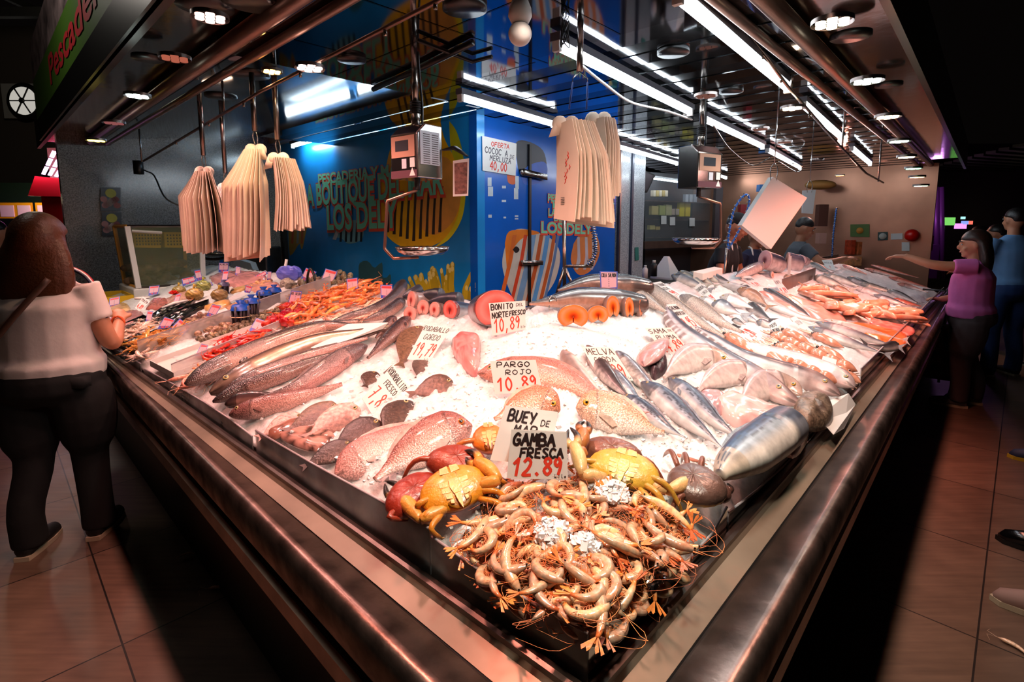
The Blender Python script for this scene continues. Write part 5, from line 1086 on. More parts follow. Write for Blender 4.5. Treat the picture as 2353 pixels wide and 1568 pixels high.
# small wire hook standing behind the salmons
mb = MB(); b = D(1262, 712, .02); mb.tube(catmull([b, b + V3((0, 0, .045)), b + V3((.012, .01, .062)), b + V3((.03, .02, .05)), b + V3((.034, .022, .02))], 14), .004, 8); tag(build('steel_hook', mb, m_wire), 'steel hook behind the salmon at the back edge', 'hook')
# ---------------------------------------------------------------- right wing
SB = (S(176, 172, 176), S(244, 238, 236), S(250, 246, 244)); gs = 'silver scabbardfish stretched to the right'
def scab(px, H_, lb, dk=False): return fish('scabbardfish', lb, 'fish', px, H_, .5, 'ribbon', 52, ((S(66, 60, 74), S(214, 204, 206), S(246, 240, 240)) if dk else SB), gs, m_silver, parts='e', lift=.03, mouth=True, gill=False, head=S(150, 120, 116), texcols=lambda t, x, y, c: lerp(c, S(120, 84, 74), .75) if (dk and x < -.1 and t > .55 and (math.sin(t * 400) + math.sin(t * 170)) > -.3) else c)
scab([(1838, 950), (1790, 925), (1720, 880), (1660, 845), (1590, 800), (1540, 750), (1528, 712)], .056, 'nearest silver scabbardfish with a dark arched tail end', True)
scab([(1925, 925), (1860, 892), (1780, 868), (1700, 840), (1640, 800), (1592, 762)], .056, 'middle silver scabbardfish, dark patterned tail end under a card', True)
scab([(1958, 905), (1900, 872), (1820, 842), (1740, 818), (1680, 795)], .052, 'third silver scabbardfish, farthest from the camera')
# paper sheet under the scabbard heads hanging over the glass
mb = MB(); P = [D(1868, 935, .01), D(1950, 905, .01), on_r(1966, 930, 0.11), on_r(1940, 985, 0.10), on_r(1915, 1000, 0.10), D(1880, 960, .01)]; mb.plate(P, .0015, UP); tag(build('paper_sheet', mb, m_card, smooth=False), 'white paper under the scabbardfish heads, hanging over the glass', 'paper')
CV = (S(120, 108, 100), S(196, 178, 164), S(226, 206, 194)); gc = 'long grey meagres on the right'
for px, H_, lb in (([(1445, 656), (1490, 680), (1550, 720), (1620, 765), (1660, 790)], .05, 'long scaly meagre running down from the granite pillar'), ([(1560, 690), (1600, 715), (1650, 750), (1700, 775)], .045, 'second long scaly meagre, right of the first'), ([(1420, 668), (1470, 695), (1530, 730)], .045, 'silvery fish next to the salmon steaks')):
 fish('meagre', lb, 'fish', px, H_, .8, 'hake', -50, CV, gc, m_scaly, parts='d', gill=True)
SQ = (S(206, 130, 100), S(226, 158, 130), S(238, 196, 176)); r_ = np.random.default_rng(21)
# squids
def squid(px, lb, H_=.03):
 H_ *= 1.35; a, b = D(*px[0], .02), D(*px[-1], .02); d = unit(b - a); L = np.linalg.norm(b - a); N = deckn(a); s = np.cross(d, N); t = thing('squid', (a + b) / 2 - N * .02, lb, 'squid', 'squids on the right wing')
 P = catmull([D(*p, .022) for p in px], 14); mb = MB(); mb.tube(P, [.35 * H_, .7 * H_, .9 * H_, H_, H_, H_, .97 * H_, .92 * H_, .85 * H_, .75 * H_, .6 * H_, .42 * H_, .22 * H_, .05 * H_], 12, flat=.7, up=N, cols=[lerp(SQ[0], SQ[1], r_.random()) for _ in P]); build('mantle', mb, m_meat, t)
 mb = MB(SQ[2]);
 for i in range(8): k = (i - 3.5) / 3.5; mb.tube(catmull([a, a - d * L * .12 + s * k * H_ * .8, a - d * L * (.28 + .06 * (i % 3)) + s * k * H_ * 1.5 + N * .006 * (i % 2)], 6), [H_ * .22, H_ * .2, H_ * .17, H_ * .14, H_ * .1, H_ * .05], 6)
 build('tentacles', mb, m_meat, t); mb = MB(S(16, 14, 22))
 for k in (-1, 1): mb.ell(a + d * L * .03 + s * k * H_ * .5 + N * H_ * .25, (H_ * .22,) * 3, nu=8, nv=6)
 build('eyes', mb, m_eye, t)
for px, lb, h in (([(1668, 770), (1700, 790), (1730, 808)], 'squid with dark eyes under the long pink card', .03), ([(1770, 800), (1820, 830), (1862, 850)], 'orange squid whose eyes look out below the tented card', .03), ([(1752, 802), (1800, 838), (1845, 866)], 'orange squid nearest the scabbardfish', .026),
    ([(1790, 790), (1840, 815), (1880, 832)], 'orange squid behind the eyed one', .028), ([(1945, 880), (1915, 868), (1885, 858)], 'tan squid with dark eyes by the pane on the far right', .03), ([(1880, 800), (1912, 815), (1945, 832)], 'pinkish squid near the grey card', .026), ([(1950, 860), (1920, 848), (1890, 838)], 'reddish squid at the pane behind the tan one', .026), ([(1800, 760), (1830, 775), (1862, 790)], 'orange squid under the blank tented card', .028),
    ([(1868, 768), (1905, 785), (1940, 800)], 'pale orange squid right of the blank tented card', .026)): squid(px, lb, h)
for i in range(16):
 x, y = 1775 + (i % 6) * 30 + (i // 6) * 8, 768 + (i // 6) * 26 + (i % 6) * 13; squid([(x, y), (x + 24, y + 12), (x + 46, y + 21)], 'orange pink squid in the %s row of the squid heap, %s along' % (('back', 'middle', 'front')[i // 6], ('first', 'second', 'third', 'fourth', 'fifth', 'last')[i % 6]), .028)
FC = {'b': (S(70, 78, 92), S(170, 172, 176), S(232, 226, 220)), 'd': (S(40, 42, 46), S(90, 88, 90), S(190, 180, 176)), 'p': (S(206, 130, 116), S(232, 168, 150), S(240, 206, 196)), 'w': (S(170, 166, 164), S(232, 224, 220), S(244, 238, 234)), 'g': (S(96, 104, 104), S(200, 198, 184), S(232, 226, 214)), 'n': (S(120, 90, 70), S(190, 150, 120), S(226, 190, 170)), 'r': (S(190, 90, 76), S(230, 130, 108), S(240, 176, 160))}
RW = [  # head ... tail, half height, profile, roll, colours, label
([(1632, 708), (1665, 722), (1700, 735)], .052, 'bream', -50, 'b', 'grey bream facing the camera behind the squid card'), ([(1650, 692), (1690, 705), (1730, 720)], .045, 'bream', -50, 'w', 'pale bream just behind the grey-faced bream'), ([(1716, 706), (1735, 722), (1765, 742)], .036, 'hake', -40, 'd', 'dark fish head sticking out of the ice near the middle of the right wing'), ([(1735, 745), (1760, 752), (1785, 762)], .026, 'bream', -50, 'b', 'small blue-grey fish beside the tented card'), ([(1702, 728), (1722, 738), (1745, 748)], .022, 'bream', -50, 'b', 'tiny mottled fish left of the dark head'), ([(1680, 738), (1695, 745), (1712, 752)], .02, 'bream', -50, 'd', 'tiny dark fish above the squid card'),
([(1648, 655), (1700, 675), (1760, 705), (1830, 735), (1900, 755)], .042, 'hake', -48, 'w', 'long white-bellied fish with a round eye running across the right wing'), ([(1540, 640), (1580, 655), (1625, 672)], .04, 'bream', -40, 'b', 'silver fish beside the corvina card'), ([(1555, 632), (1590, 648), (1620, 662)], .036, 'bream', -40, 'g', 'yellowish fish at the back edge, left one'), ([(1582, 632), (1610, 645), (1640, 662)], .034, 'bream', -40, 'g', 'yellowish fish at the back edge, middle one'), ([(1602, 632), (1632, 645), (1660, 660)], .034, 'bream', -40, 'g', 'yellowish fish at the back edge, right one'), ([(1620, 635), (1650, 648), (1690, 662)], .034, 'bream', -40, 'd', 'dark striped fish left of the round-eyed white fish'),
([(1585, 700), (1610, 712), (1640, 728)], .03, 'hake', -50, 'p', 'small pinkish fish under the dorada card'), ([(1604, 690), (1635, 702), (1665, 716)], .028, 'hake', -50, 'w', 'small white fish under the dorada card'), ([(1690, 672), (1730, 690), (1760, 712)], .045, 'bream', -50, 'n', 'brown flat fish under the round-eyed white fish'), ([(1752, 668), (1790, 690), (1830, 715), (1860, 735)], .03, 'ribbon', -40, 'd', 'thin dark fish edge beside the pink fillet'),
([(1850, 760), (1900, 778), (1960, 800), (2030, 822)], .036, 'tuna', -45, 'b', 'blue silver fish in the long row, first from the camera'), ([(1870, 748), (1930, 768), (2000, 790), (2058, 805)], .036, 'tuna', -45, 'b', 'blue silver fish in the long row, second from the camera'), ([(1890, 742), (1950, 760), (2010, 775), (2072, 788)], .034, 'tuna', -45, 'w', 'white bellied fish in the long row, third from the camera'), ([(2062, 800), (2030, 808), (1990, 800)], .034, 'hake', 45, 'd', 'dark fish with its head at the right pane'),
([(1800, 640), (1820, 650), (1840, 660)], .04, 'bream', -45, 'n', 'brown fish by the steel divider'), ([(1868, 642), (1900, 655), (1950, 672)], .05, 'bream', -45, 'g', 'silver green fish right of the steel divider'), ([(1890, 636), (1930, 650), (1980, 668)], .045, 'bream', -45, 'g', 'silver fish, second right of the steel divider'), ([(1912, 662), (1935, 672), (1960, 682)], .032, 'bream', -45, 'n', 'dark purple fish on the silver ones'), ([(1945, 642), (1980, 655), (2020, 668)], .036, 'hake', -45, 'd', 'dark grey fish behind the silver ones'), ([(1960, 665), (2000, 678), (2045, 695)], .034, 'hake', -45, 'w', 'white fish in front of the black one'), ([(1975, 655), (2020, 668), (2060, 680)], .032, 'hake', -45, 'g', 'greenish fish left of the black one'), ([(2035, 672), (2070, 686), (2105, 702)], .036, 'hake', -45, 'd', 'black fish near the far right pane'), ([(2005, 682), (2050, 698), (2095, 712)], .032, 'tuna', -45, 'b', 'blue fish below the black one'),
([(1860, 610), (1885, 622), (1905, 632)], .04, 'hake', -45, 'd', 'dark fish at the back by the pale steaks'), ([(1985, 620), (2030, 632), (2085, 648)], .026, 'hake', -45, 'p', 'pink fish at the far back, first row'), ([(2000, 612), (2050, 626), (2110, 642)], .026, 'hake', -45, 'r', 'reddish fish at the far back, second row'), ([(2040, 640), (2085, 652), (2130, 664)], .026, 'hake', -45, 'r', 'red fish near the woman reaching in'), ([(2060, 655), (2095, 664), (2130, 676)], .024, 'hake', -45, 'p', 'pink fish near the far pane'), ([(1935, 612), (1960, 622), (1990, 634)], .026, 'hake', -45, 'r', 'reddish fish left of the far back rows'), ([(2050, 690), (2080, 700), (2115, 708)], .024, 'hake', -45, 'r', 'red fish between the blue and the pane')]
for px, H_, pf, ro, ck_, lb in RW: fish('fish', lb, 'fish', px, H_, .5, pf, ro, FC[ck_], 'assorted fish on the right wing', m_skin if ck_ in 'prn' else m_silver, parts='te' if H_ > .03 else 'e', R=12)
# pink fillet, small slices, roe
slabmesh('fish_fillet', 'wide pink fillet lying flat across the right wing', 'fish', [(1745, 670), (1790, 672), (1850, 690), (1930, 720), (1945, 752), (1920, 760), (1850, 735), (1790, 712)], .02, S(236, 176, 160), m_meat, None, S(226, 150, 136), seed=31)
slabmesh('salmon_fillet', 'orange salmon fillet behind the long row of silver fish', 'fish', [(1945, 745), (1990, 748), (2060, 765), (2085, 775), (2075, 798), (2030, 790), (1970, 765)], .025, S(244, 140, 80), m_meat, None, S(236, 100, 44), seed=32)
slabmesh('fish_fillet', 'pinkish red fillet behind the orange salmon fillet', 'fish', [(2000, 735), (2050, 745), (2100, 757), (2090, 772), (2040, 762), (2000, 748)], .02, S(230, 120, 110), m_meat, None, S(236, 160, 150), seed=33)
sl = [(1848, 664), (1870, 672), (1890, 680), (1910, 684), (1930, 690), (1870, 690), (1890, 696), (1915, 700), (1938, 704), (1958, 708), (1975, 712), (1950, 722), (1975, 726), (1998, 728), (1905, 708), (1925, 714), (2005, 716), (2025, 724), (2045, 728), (1990, 702), (2012, 706), (2032, 712), (2060, 720), (2085, 730), (2070, 738), (2095, 745), (1885, 668), (1955, 696)]
s0 = slabmesh('fish_slice', 'small orange pink fish slice in the heap before the steel divider', 'fish', [(sl[0][0] - 11, sl[0][1]), (sl[0][0], sl[0][1] - 6), (sl[0][0] + 12, sl[0][1]), (sl[0][0], sl[0][1] + 6)], .022, S(240, 160, 124), m_meat, 'small fish slices on the right wing', S(246, 196, 170), seed=41)
b0 = V3(s0.location)
for i, (u, v) in enumerate(sl[1:]): p = D(u, v, .002 + .01 * (i % 3)); o = dup(s0, p, (0, 0, r_.random() * 6), scale=.8 + r_.random() * .8)
# back tray with pale steaks, roe lumps, steel divider
log('fish_steak', 'large pale round steak standing at the back of the right wing', 'fish', (1756, 598), .085, .72, .3, -30, (S(190, 180, 184), S(222, 180, 176), S(130, 80, 84)), (S(52, 62, 84), S(206, 206, 210)), 'pale steaks at the back right', .12, .03)
log('fish_steak', 'narrow turned steak right of the large pale one', 'fish', (1806, 600), .08, .34, .16, -60, (S(150, 150, 160), S(214, 150, 130), S(120, 70, 64)), (S(70, 84, 108), S(206, 206, 210)), 'pale steaks at the back right', .2, .03)
log('swordfish_block', 'pale pink block of swordfish at the back right', 'fish', (1838, 598), .05, 1.25, .1, -30, (S(214, 160, 160), S(226, 176, 172), S(200, 130, 130)), (S(206, 176, 176), S(230, 200, 200)), None, .0, .03)
log('conger_piece', 'grey round conger trunk lying at the back right', 'fish', (1775, 632), .03, 1.0, .4, 68, (S(120, 120, 124), S(226, 180, 164), S(180, 110, 100)), (S(110, 112, 118), S(200, 200, 204)), None, .1, .0)
fish('conger_eel', 'grey conger head resting at the back right below the steaks', 'fish', [(1748, 622), (1715, 636), (1685, 650)], .045, .8, 'eel', 45, (S(100, 104, 112), S(170, 170, 172), S(210, 200, 196)), None, m_skin, parts='e', lift=.05)
mb = MB(); a_, b_ = D(1795, 672, 0), D(1872, 640, 0); mb.plate([a_, b_, b_ + UP * .10, a_ + UP * .10], .004, unit(np.cross(b_ - a_, UP))); tag(build('steel_divider', mb, m_steel, smooth=False), 'steel divider plate across the right wing below the pale steaks', 'divider')
mb = MB(); a_ = D(1812, 646, .0); mb.box(a_ + UP * .1, (.022, .002, .22), toeye(a_, 0, 70)); tag(build('plastic_stake', mb, m_white, smooth=False), 'tall narrow white plastic stake in front of the pale steaks', 'stake')
mb = MB(); A_ = [D(1592, 640, .03), D(1640, 628, .03), D(1660, 632, .03), D(1615, 645, .03)]; mb.plate(A_, .05, UP); tag(build('foam_tray', mb, m_white, smooth=False, bevel=.004), 'white foam box at the back edge below the worker in blue', 'box')
# ---------------------------------------------------------------- left wing
m_divid = m_pane
def standpane(a, b, h, label, m=None, th=.004):
 a, b = V3(a), V3(b); n = unit(np.cross(b - a, UP)); mb = MB(); mb.plate([a, b, b + UP * h, a + UP * h], th, n); o = build('divider_pane', mb, m or m_divid, smooth=False); tag(o, label, 'glass divider', 'plexiglass dividers on the left wing')
 e = MB(); e.tube([a + UP * h, b + UP * h], .003, 6); build('polished_edge', e, m_edge, o); return o
standpane(D(318, 820), D(760, 665), .085, 'cloudy plexiglass divider behind the red prawns, longest one')
standpane(D(395, 862), D(700, 735), .05, 'low plexiglass strip between the red prawns and the pinkish prawns')
mb = MB(); P = [D(560, 792, .05), D(643, 762, .055), D(652, 775, .03), D(572, 808, .02)]; mb.plate(P, .002, UP); tag(build('paper_sheet', mb, m_card, smooth=False), 'white paper strip on the low plexiglass in front of the red prawns', 'paper')
# white trays under the prawns
def tray(px, h, label, m, wall=.02, name='tray', z=.0):
 P = [D(u, v, z) for u, v in px]; c = np.mean(P, axis=0); mb = MB(); mb.plate(P, .004, UP); K = len(P)
 for i in range(K):
  a, b = P[i], P[(i + 1) % K]; n = unit(np.cross(UP, b - a)); n = n if np.dot(n, c - a) > 0 else -n; mb.plate([a, b, b + UP * h, a + UP * h], .003, n)
 return tag(build(name, mb, m, smooth=False), label, 'tray')
tray([(345, 842), (400, 872), (640, 775), (600, 752)], .03, 'white tray under the red prawns', m_white)
def pile(lab, cat, group, poly, count, L_, cols, layers=2, curls=(1.2, 2.4, .7), seed=1, spin=None, name='prawn'):
 pr = [shrimp(None, L_ * k, cu, lab, cat, group, cols, simple=True, name=name) for cu, k in zip(curls, (1, .92, 1.06))]; heap(pr, poly, count, layers, lab, cat, group, .5, seed, spin=spin, lift0=.012, sc_=(.85, 1.15))
pile('glossy red prawn in the heap in front of the cloudy divider', 'prawn', 'red prawns', [(470, 815), (500, 790), (560, 765), (605, 758), (600, 775), (540, 800), (480, 826)], 46, .12, (S(214, 40, 24), S(236, 70, 44), S(150, 20, 16), S(226, 70, 40)), 3, seed=11)
pile('orange langoustine in the long heap below the blue tags', 'langoustine', 'orange langoustines', [(650, 745), (655, 712), (700, 685), (760, 665), (830, 650), (868, 658), (850, 685), (790, 705), (720, 735)], 110, .15, (S(240, 130, 60), S(246, 158, 92), S(214, 90, 40), S(236, 110, 50)), 3, seed=12)
pile('pale pink shrimp in the row along the hakes', 'shrimp', 'pinkish shrimps along the hakes', [(640, 790), (680, 760), (760, 735), (840, 700), (900, 680), (910, 695), (860, 720), (790, 742), (720, 765), (670, 795)], 90, .11, (S(232, 176, 150), S(242, 200, 176), S(170, 120, 100), S(226, 150, 120)), 3, seed=13)
pile('pale pink shrimp strewn along the low plexiglass', 'shrimp', 'pinkish shrimps by the low plexiglass', [(420, 862), (520, 828), (620, 788), (660, 775), (640, 800), (540, 835), (450, 880), (425, 880)], 46, .12, (S(236, 160, 130), S(244, 190, 160), S(180, 120, 100), S(230, 130, 90)), 2, seed=14)
pile('long orange crayfish in the left black tray', 'crayfish', 'crayfish in the black tray', [(290, 795), (330, 775), (385, 755), (408, 765), (390, 782), (340, 800), (300, 805)], 46, .14, (S(222, 150, 60), S(236, 178, 96), S(150, 96, 40), S(226, 140, 60)), 3, seed=15, curls=(.5, .9, .3), spin=(2.6, .5), name='crayfish')
pile('pale shrimp in the tray nearest the woman', 'shrimp', 'pale shrimps in the far left tray', [(250, 785), (262, 770), (320, 745), (352, 740), (345, 755), (300, 775), (268, 792)], 50, .11, (S(232, 196, 172), S(242, 214, 196), S(190, 150, 130), S(230, 180, 150)), 2, seed=16)
pile('bluish shrimp in the last tray by the cloudy divider', 'shrimp', 'shrimps at the end of the black tray', [(300, 815), (340, 802), (350, 810), (318, 824)], 14, .11, (S(220, 190, 170), S(236, 214, 200), S(90, 100, 120), S(226, 170, 140)), 2, seed=17)
m_tray = mat('black_tray', S(18, 18, 20), .3)
tray([(270, 798), (318, 822), (420, 765), (395, 750)], .02, 'black tray holding the orange crayfish', m_tray)
tray([(215, 778), (260, 800), (365, 745), (330, 730)], .02, 'black tray holding the pale shrimps nearest the woman', m_tray)
# red crustacean mound (roe-red barnacled heap)
red = [(632, 745), (645, 735), (655, 722), (668, 715), (680, 708), (640, 730), (660, 735), (672, 728), (690, 718), (622, 752), (650, 748), (664, 745)]
m_redl = mat('red_lobster', S(190, 30, 28), .25, bump=(140, .5), noise=(40, .3), coat=.3, rnd=.2)
mb = MB(); mb.ell((0, 0, .018), (.032, .024, .02), nu=12, nv=8, fn=lambda x, y, z: (1 + .12 * math.sin(7 * x + 5 * z), (1, 1, 1)))
for k in range(14): a = k * 2.4; mb.ell((.024 * math.cos(a), .018 * math.sin(a), .018 + .012 * math.sin(k * 1.7)), (.006,) * 3, nu=6, nv=5)
base_red = tag(build('sea_snail', mb, m_redl, origin=(0, 0, 0)), 'knobbly red shellfish in the heap behind the red prawns', 'shellfish', 'red shellfish heap')
for i, (u, v) in enumerate(red * 2):
 p = D(u + (i % 5) * 3 - 6, v + (i % 3) * 4 - 4, .01 + .018 * (i // 12))
 if i == 0: base_red.location = tuple(p)
 else: dup(base_red, p, (rng.random(), rng.random(), rng.random() * 6), scale=.8 + rng.random() * .5)
# clams, shells
m_shell = mat('clam_shell', attr=True, rough=.35, noise=(60, .35), bump=(90, .4), rnd=.35)
def clam_geo(a, b, h, c1, c2):
 mb = MB()
 for s in (1, -1):
  mb.ell((0, 0, 0), (a, b, h), nu=14, nv=8, fn=lambda x, y, z, s=s: (1 if z * s >= -.05 else .2, lerp(c1, c2, .5 + .5 * math.sin((x * x + (y + .6) ** 2) * 14))))
 return mb
def scatter(o, poly, count, seed, lift=.006, layers=2, tilt=.6, sc_=(.75, 1.2)):
 r = np.random.default_rng(seed); xs = [p[0] for p in poly]; ys = [p[1] for p in poly]; k = 0
 while k < count:
  x, y = r.uniform(min(xs), max(xs)), r.uniform(min(ys), max(ys))
  if not inpoly(x, y, poly): continue
  p = D(x, y, lift + r.integers(0, layers) * .014); e = rot_to(unit(UP + r.normal(size=3) * tilt), r.uniform(0, 6.28)); s = r.uniform(*sc_)
  if k == 0: o.location = tuple(p); o.rotation_euler = e; o.scale = (s,) * 3
  else: dup(o, p, e, scale=s)
  k += 1
scatter(tag(build('clam', clam_geo(.020, .017, .011, S(120, 84, 60), S(206, 170, 140)), m_shell, origin=(0, 0, 0)), 'small brown clam in the loose heap beside the tilted blue tags', 'clam', 'brown clams'), [(425, 740), (455, 722), (500, 725), (560, 735), (540, 752), (490, 770), (440, 772)], 130, 31)
scatter(tag(build('periwinkle', clam_geo(.016, .014, .014, S(84, 72, 54), S(150, 132, 104)), m_shell, origin=(0, 0, 0)), 'tiny dark snail behind the cloudy divider', 'sea snail', 'dark sea snails'), [(450, 780), (520, 755), (600, 720), (680, 690), (720, 690), (640, 722), (560, 752), (470, 785)], 120, 32)
scatter(tag(build('barnacle', clam_geo(.018, .014, .022, S(96, 84, 64), S(160, 140, 110)), m_shell, origin=(0, 0, 0)), 'grey green barnacle in the heap by the basket handle', 'barnacle', 'barnacles'), [(670, 660), (700, 640), (740, 630), (790, 625), (815, 640), (780, 655), (720, 668), (690, 675)], 110, 33)
scatter(tag(build('oyster', clam_geo(.045, .030, .016, S(120, 110, 96), S(176, 166, 150)), m_shell, origin=(0, 0, 0)), 'rough grey oyster at the back left of the barnacles', 'oyster', 'oysters'), [(640, 650), (690, 635), (720, 640), (690, 660), (650, 668)], 14, 34)
scatter(tag(build('clam', clam_geo(.018, .016, .011, S(196, 120, 70), S(236, 196, 150)), m_shell, origin=(0, 0, 0)), 'orange clam in the small heap at the back beside the blue bag', 'clam', 'orange clams'), [(575, 655), (600, 640), (625, 642), (615, 655), (585, 662)], 40, 35)
scatter(tag(build('mussel', clam_geo(.030, .015, .011, S(20, 22, 26), S(50, 56, 64)), m_shell, origin=(0, 0, 0)), 'black mussel between the shrimp trays', 'mussel', 'black mussels'), [(285, 790), (300, 775), (325, 768), (330, 775), (300, 795)], 12, 36)
# fillets and pale seafood at the back
for px, h, c, lb in (([(212, 718), (240, 702), (285, 700), (300, 712), (280, 722), (240, 728)], .03, S(236, 196, 140), 'smooth yellow beige squid body nearest the woman hand'), ([(240, 738), (300, 715), (330, 722), (300, 745), (255, 765), (225, 755)], .02, S(206, 150, 150), 'mauve pile of cuttlefish pieces by the woman'), ([(380, 690), (430, 672), (450, 690), (420, 705), (390, 712)], .025, S(226, 176, 160), 'pink pile of fillets under the orange jar'), ([(335, 712), (352, 690), (385, 690), (380, 712)], .02, S(196, 120, 110), 'brown pink cuttlefish pieces behind the orange jar'), ([(480, 640), (520, 628), (600, 632), (610, 648), (560, 660), (500, 655)], .035, S(232, 160, 156), 'long pink pile of squid at the back edge'), ([(560, 660), (600, 650), (640, 655), (640, 668), (590, 675)], .025, S(236, 170, 150), 'pale pink pile below the long squid pile'), ([(400, 700), (420, 690), (440, 700), (425, 712)], .02, S(226, 190, 176), 'small pale fillet pile left of the net bags')):
 slabmesh('seafood_pile', lb, 'seafood', px, h, c, m_meat, None, tuple(x * .7 for x in c), seed=int(px[0][0]), bulge=2.2)
for px, h, c, lb in (([(465, 712), (500, 700), (530, 695), (525, 705), (490, 715)], .03, S(226, 170, 96), 'orange yellow fillet in a foil lined dish'), ([(530, 668), (565, 660), (560, 668), (530, 675)], .02, S(230, 180, 110), 'narrow yellow fillet beside the dark razor clams')):
 slabmesh('seafood_pile', lb, 'seafood', px, h, c, m_meat, None, S(236, 206, 160), seed=5)
mb = MB(); mb.tube([D(372, 708, .03), D(400, 697, .035), D(432, 690, .03)], [.016, .02, .014], 8, flat=.5); tag(build('razor_shell', mb, m_white), 'white spatula shaped shell on the foil trays', 'shell')
for px, lb in (([(350, 730), (380, 708), (450, 690), (440, 706), (375, 738)], 'upper foil lined black tray of small shells'), ([(380, 738), (400, 722), (480, 695), (478, 708), (400, 745)], 'lower foil lined black tray of small shells')):
 tray(px, .025, lb, m_tray); P = [D(u, v, .02) for u, v in px]; c = np.mean(P, axis=0); mb = MB(); n = 10
 for i in range(n + 1):
  for j in range(n + 1): q = (P[0] * (1 - i / n) + P[1] * i / n) * (1 - j / n) + (P[4] * (1 - i / n) + P[2] * i / n) * j / n; mb.v.append(tuple(q + UP * rng.random() * .014)); mb.c.append((1, 1, 1))
 mb.f = [(i * (n + 1) + j, (i + 1) * (n + 1) + j, (i + 1) * (n + 1) + j + 1, i * (n + 1) + j + 1) for i in range(n) for j in range(n)]; mb.mi = [0] * len(mb.f); tag(build('foil_sheet', mb, MATS['foil'], smooth=False), 'crumpled foil in the ' + lb.split(' foil')[0] + ' tray', 'foil')
# net bags
def netbag(px, r, label, c1, c2, neck, m=None):
 p = D(*px, .0); t = thing('net_bag', p, label, 'net bag', 'net bags of shellfish'); mb = MB(); mb.ell(p + UP * r * .75, (r * 1.1, r * .9, r * .85), nu=22, nv=14, fn=lambda x, y, z: (1 + .09 * math.sin(x * 16) * math.sin(y * 14 + z * 9), lerp(c1, c2, sm(math.sin(x * 16) * math.sin(y * 14 + z * 9), -.4, .6)))); build('bag_body', mb, m or m_shell, t)
 mb = MB(neck); mb.tube([p + UP * r * 1.45, p + UP * r * 1.75, p + UP * r * 2.05 + V3((r * .2, 0, 0))], [r * .28, r * .10, r * .3], 9); build('tied_neck', mb, m_fin, t)
for px, r, lb, c1, c2, nk in (((448, 690), .055, 'gold net bag of whelks in front', S(120, 90, 30), S(226, 190, 110), S(200, 160, 60)), ((505, 690), .05, 'gold net bag of whelks right of the front one', S(140, 110, 50), S(222, 196, 130), S(200, 160, 60)), ((468, 668), .05, 'olive net bag of clams behind the gold ones', S(90, 96, 40), S(190, 190, 110), S(160, 160, 60)), ((412, 678), .045, 'olive net bag of snails with a red flower beside it', S(120, 104, 40), S(206, 190, 120), S(190, 160, 60))): netbag(px, r, lb, c1, c2, nk)
for i, (px, r, lb) in enumerate((((555, 748), .06, 'nearest blue net bundle of razor clams'), ((580, 728), .055, 'second blue net bundle of razor clams'), ((608, 708), .055, 'third blue net bundle of razor clams'), ((632, 698), .05, 'farthest blue net bundle of razor clams'), ((516, 678), .045, 'dark bundle of razor clams under the upright tag'))):
 p = D(*px, 0); t = thing('razor_clam_bundle', p, lb, 'net bag', 'razor clam bundles'); mb = MB(S(34, 30, 42))
 for k in range(16): a = k * 2.4; q = r * .75 * math.sqrt((k + .5) / 16); b = p + V3((q * math.cos(a), q * math.sin(a), 0)); mb.tube([b, b + UP * r * 1.9 + V3((rng.normal() * .004, rng.normal() * .004, 0))], r * .17, 7, flat=.6, cols=[S(40, 34, 44), S(96, 84, 92)])
 build('razor_clams', mb, m_shell, t); blue = S(20, 84, 190) if i < 4 else S(90, 84, 120); mb = MB(blue); mb.tube([p + UP * r * 1.5, p + UP * r * 2.0, p + UP * r * 2.1, p + UP * r * 2.4], [r * .88, r * .7, r * .2, r * .4], 12, caps=(False, True)); build('net_top', mb, m_fin, t)
 if i == 0: mb = MB(S(214, 190, 150)); mb.tube([p + UP * r * .9 + V3((r * .9 * math.cos(a), r * .9 * math.sin(a), 0)) for a in np.linspace(0, 6.28, 16)], .0022, 5); build('elastic_band', mb, m_fin, t)
# flower, jar, basket
p = D(400, 683, .0); t = thing('flower', p, 'bright red flower beside the olive net bag', 'flower'); mb = MB(S(230, 36, 20))
for k in range(24): a = k * 2.4; q = .006 + .024 * (k / 24); mb.ell(p + V3((q * math.cos(a), q * math.sin(a), .05 - q * .7)), (.013, .010, .004), V3((math.cos(a), math.sin(a), .6)), V3((-math.cos(a) * .6, -math.sin(a) * .6, 1)), 8, 5)
build('petals', mb, m_fin, t); mb = MB(S(40, 90, 40)); mb.cyl(p, p + UP * .04, .004, 6); build('stem', mb, m_fin, t)
p = D(330, 728, 0); t = thing('jar', p, 'round orange brown jar with a card leaning on it', 'jar'); mb = MB(); mb.tube([p, p, p + UP * .11, p + UP * .125], [.03, .04, .044, .04], 20); build('jar_body', mb, mat('amber_jar', S(150, 70, 20), .15, coat=.5), t); mb = MB(); mb.tube([p + UP * .125, p + UP * .135], [.043, .043], 20); build('lid', mb, m_white, t)
p = D(716, 668, 0); t = thing('basket', p, 'shallow wooden basket of barnacles with a dark arched handle', 'basket'); mb = MB(); e1 = unit(D(800, 640) - D(660, 690)); mb.ell(p + UP * .012, (.16, .09, .035), e1, None, 20, 8, lambda x, y, z: (1 if z < .25 else .97, (1, 1, 1))); build('basket_body', mb, mat('basket_wood', S(150, 110, 60), .6, noise=(30, .3)), t)
e2 = V3((-e1[1], e1[0], 0)); mb = MB(); mb.tube(catmull([p - e2 * .07 + UP * .01, p - e2 * .055 + UP * .10, p + UP * .145, p + e2 * .055 + UP * .10, p + e2 * .07 + UP * .01], 16), .008, 8); build('basket_handle', mb, m_black, t)
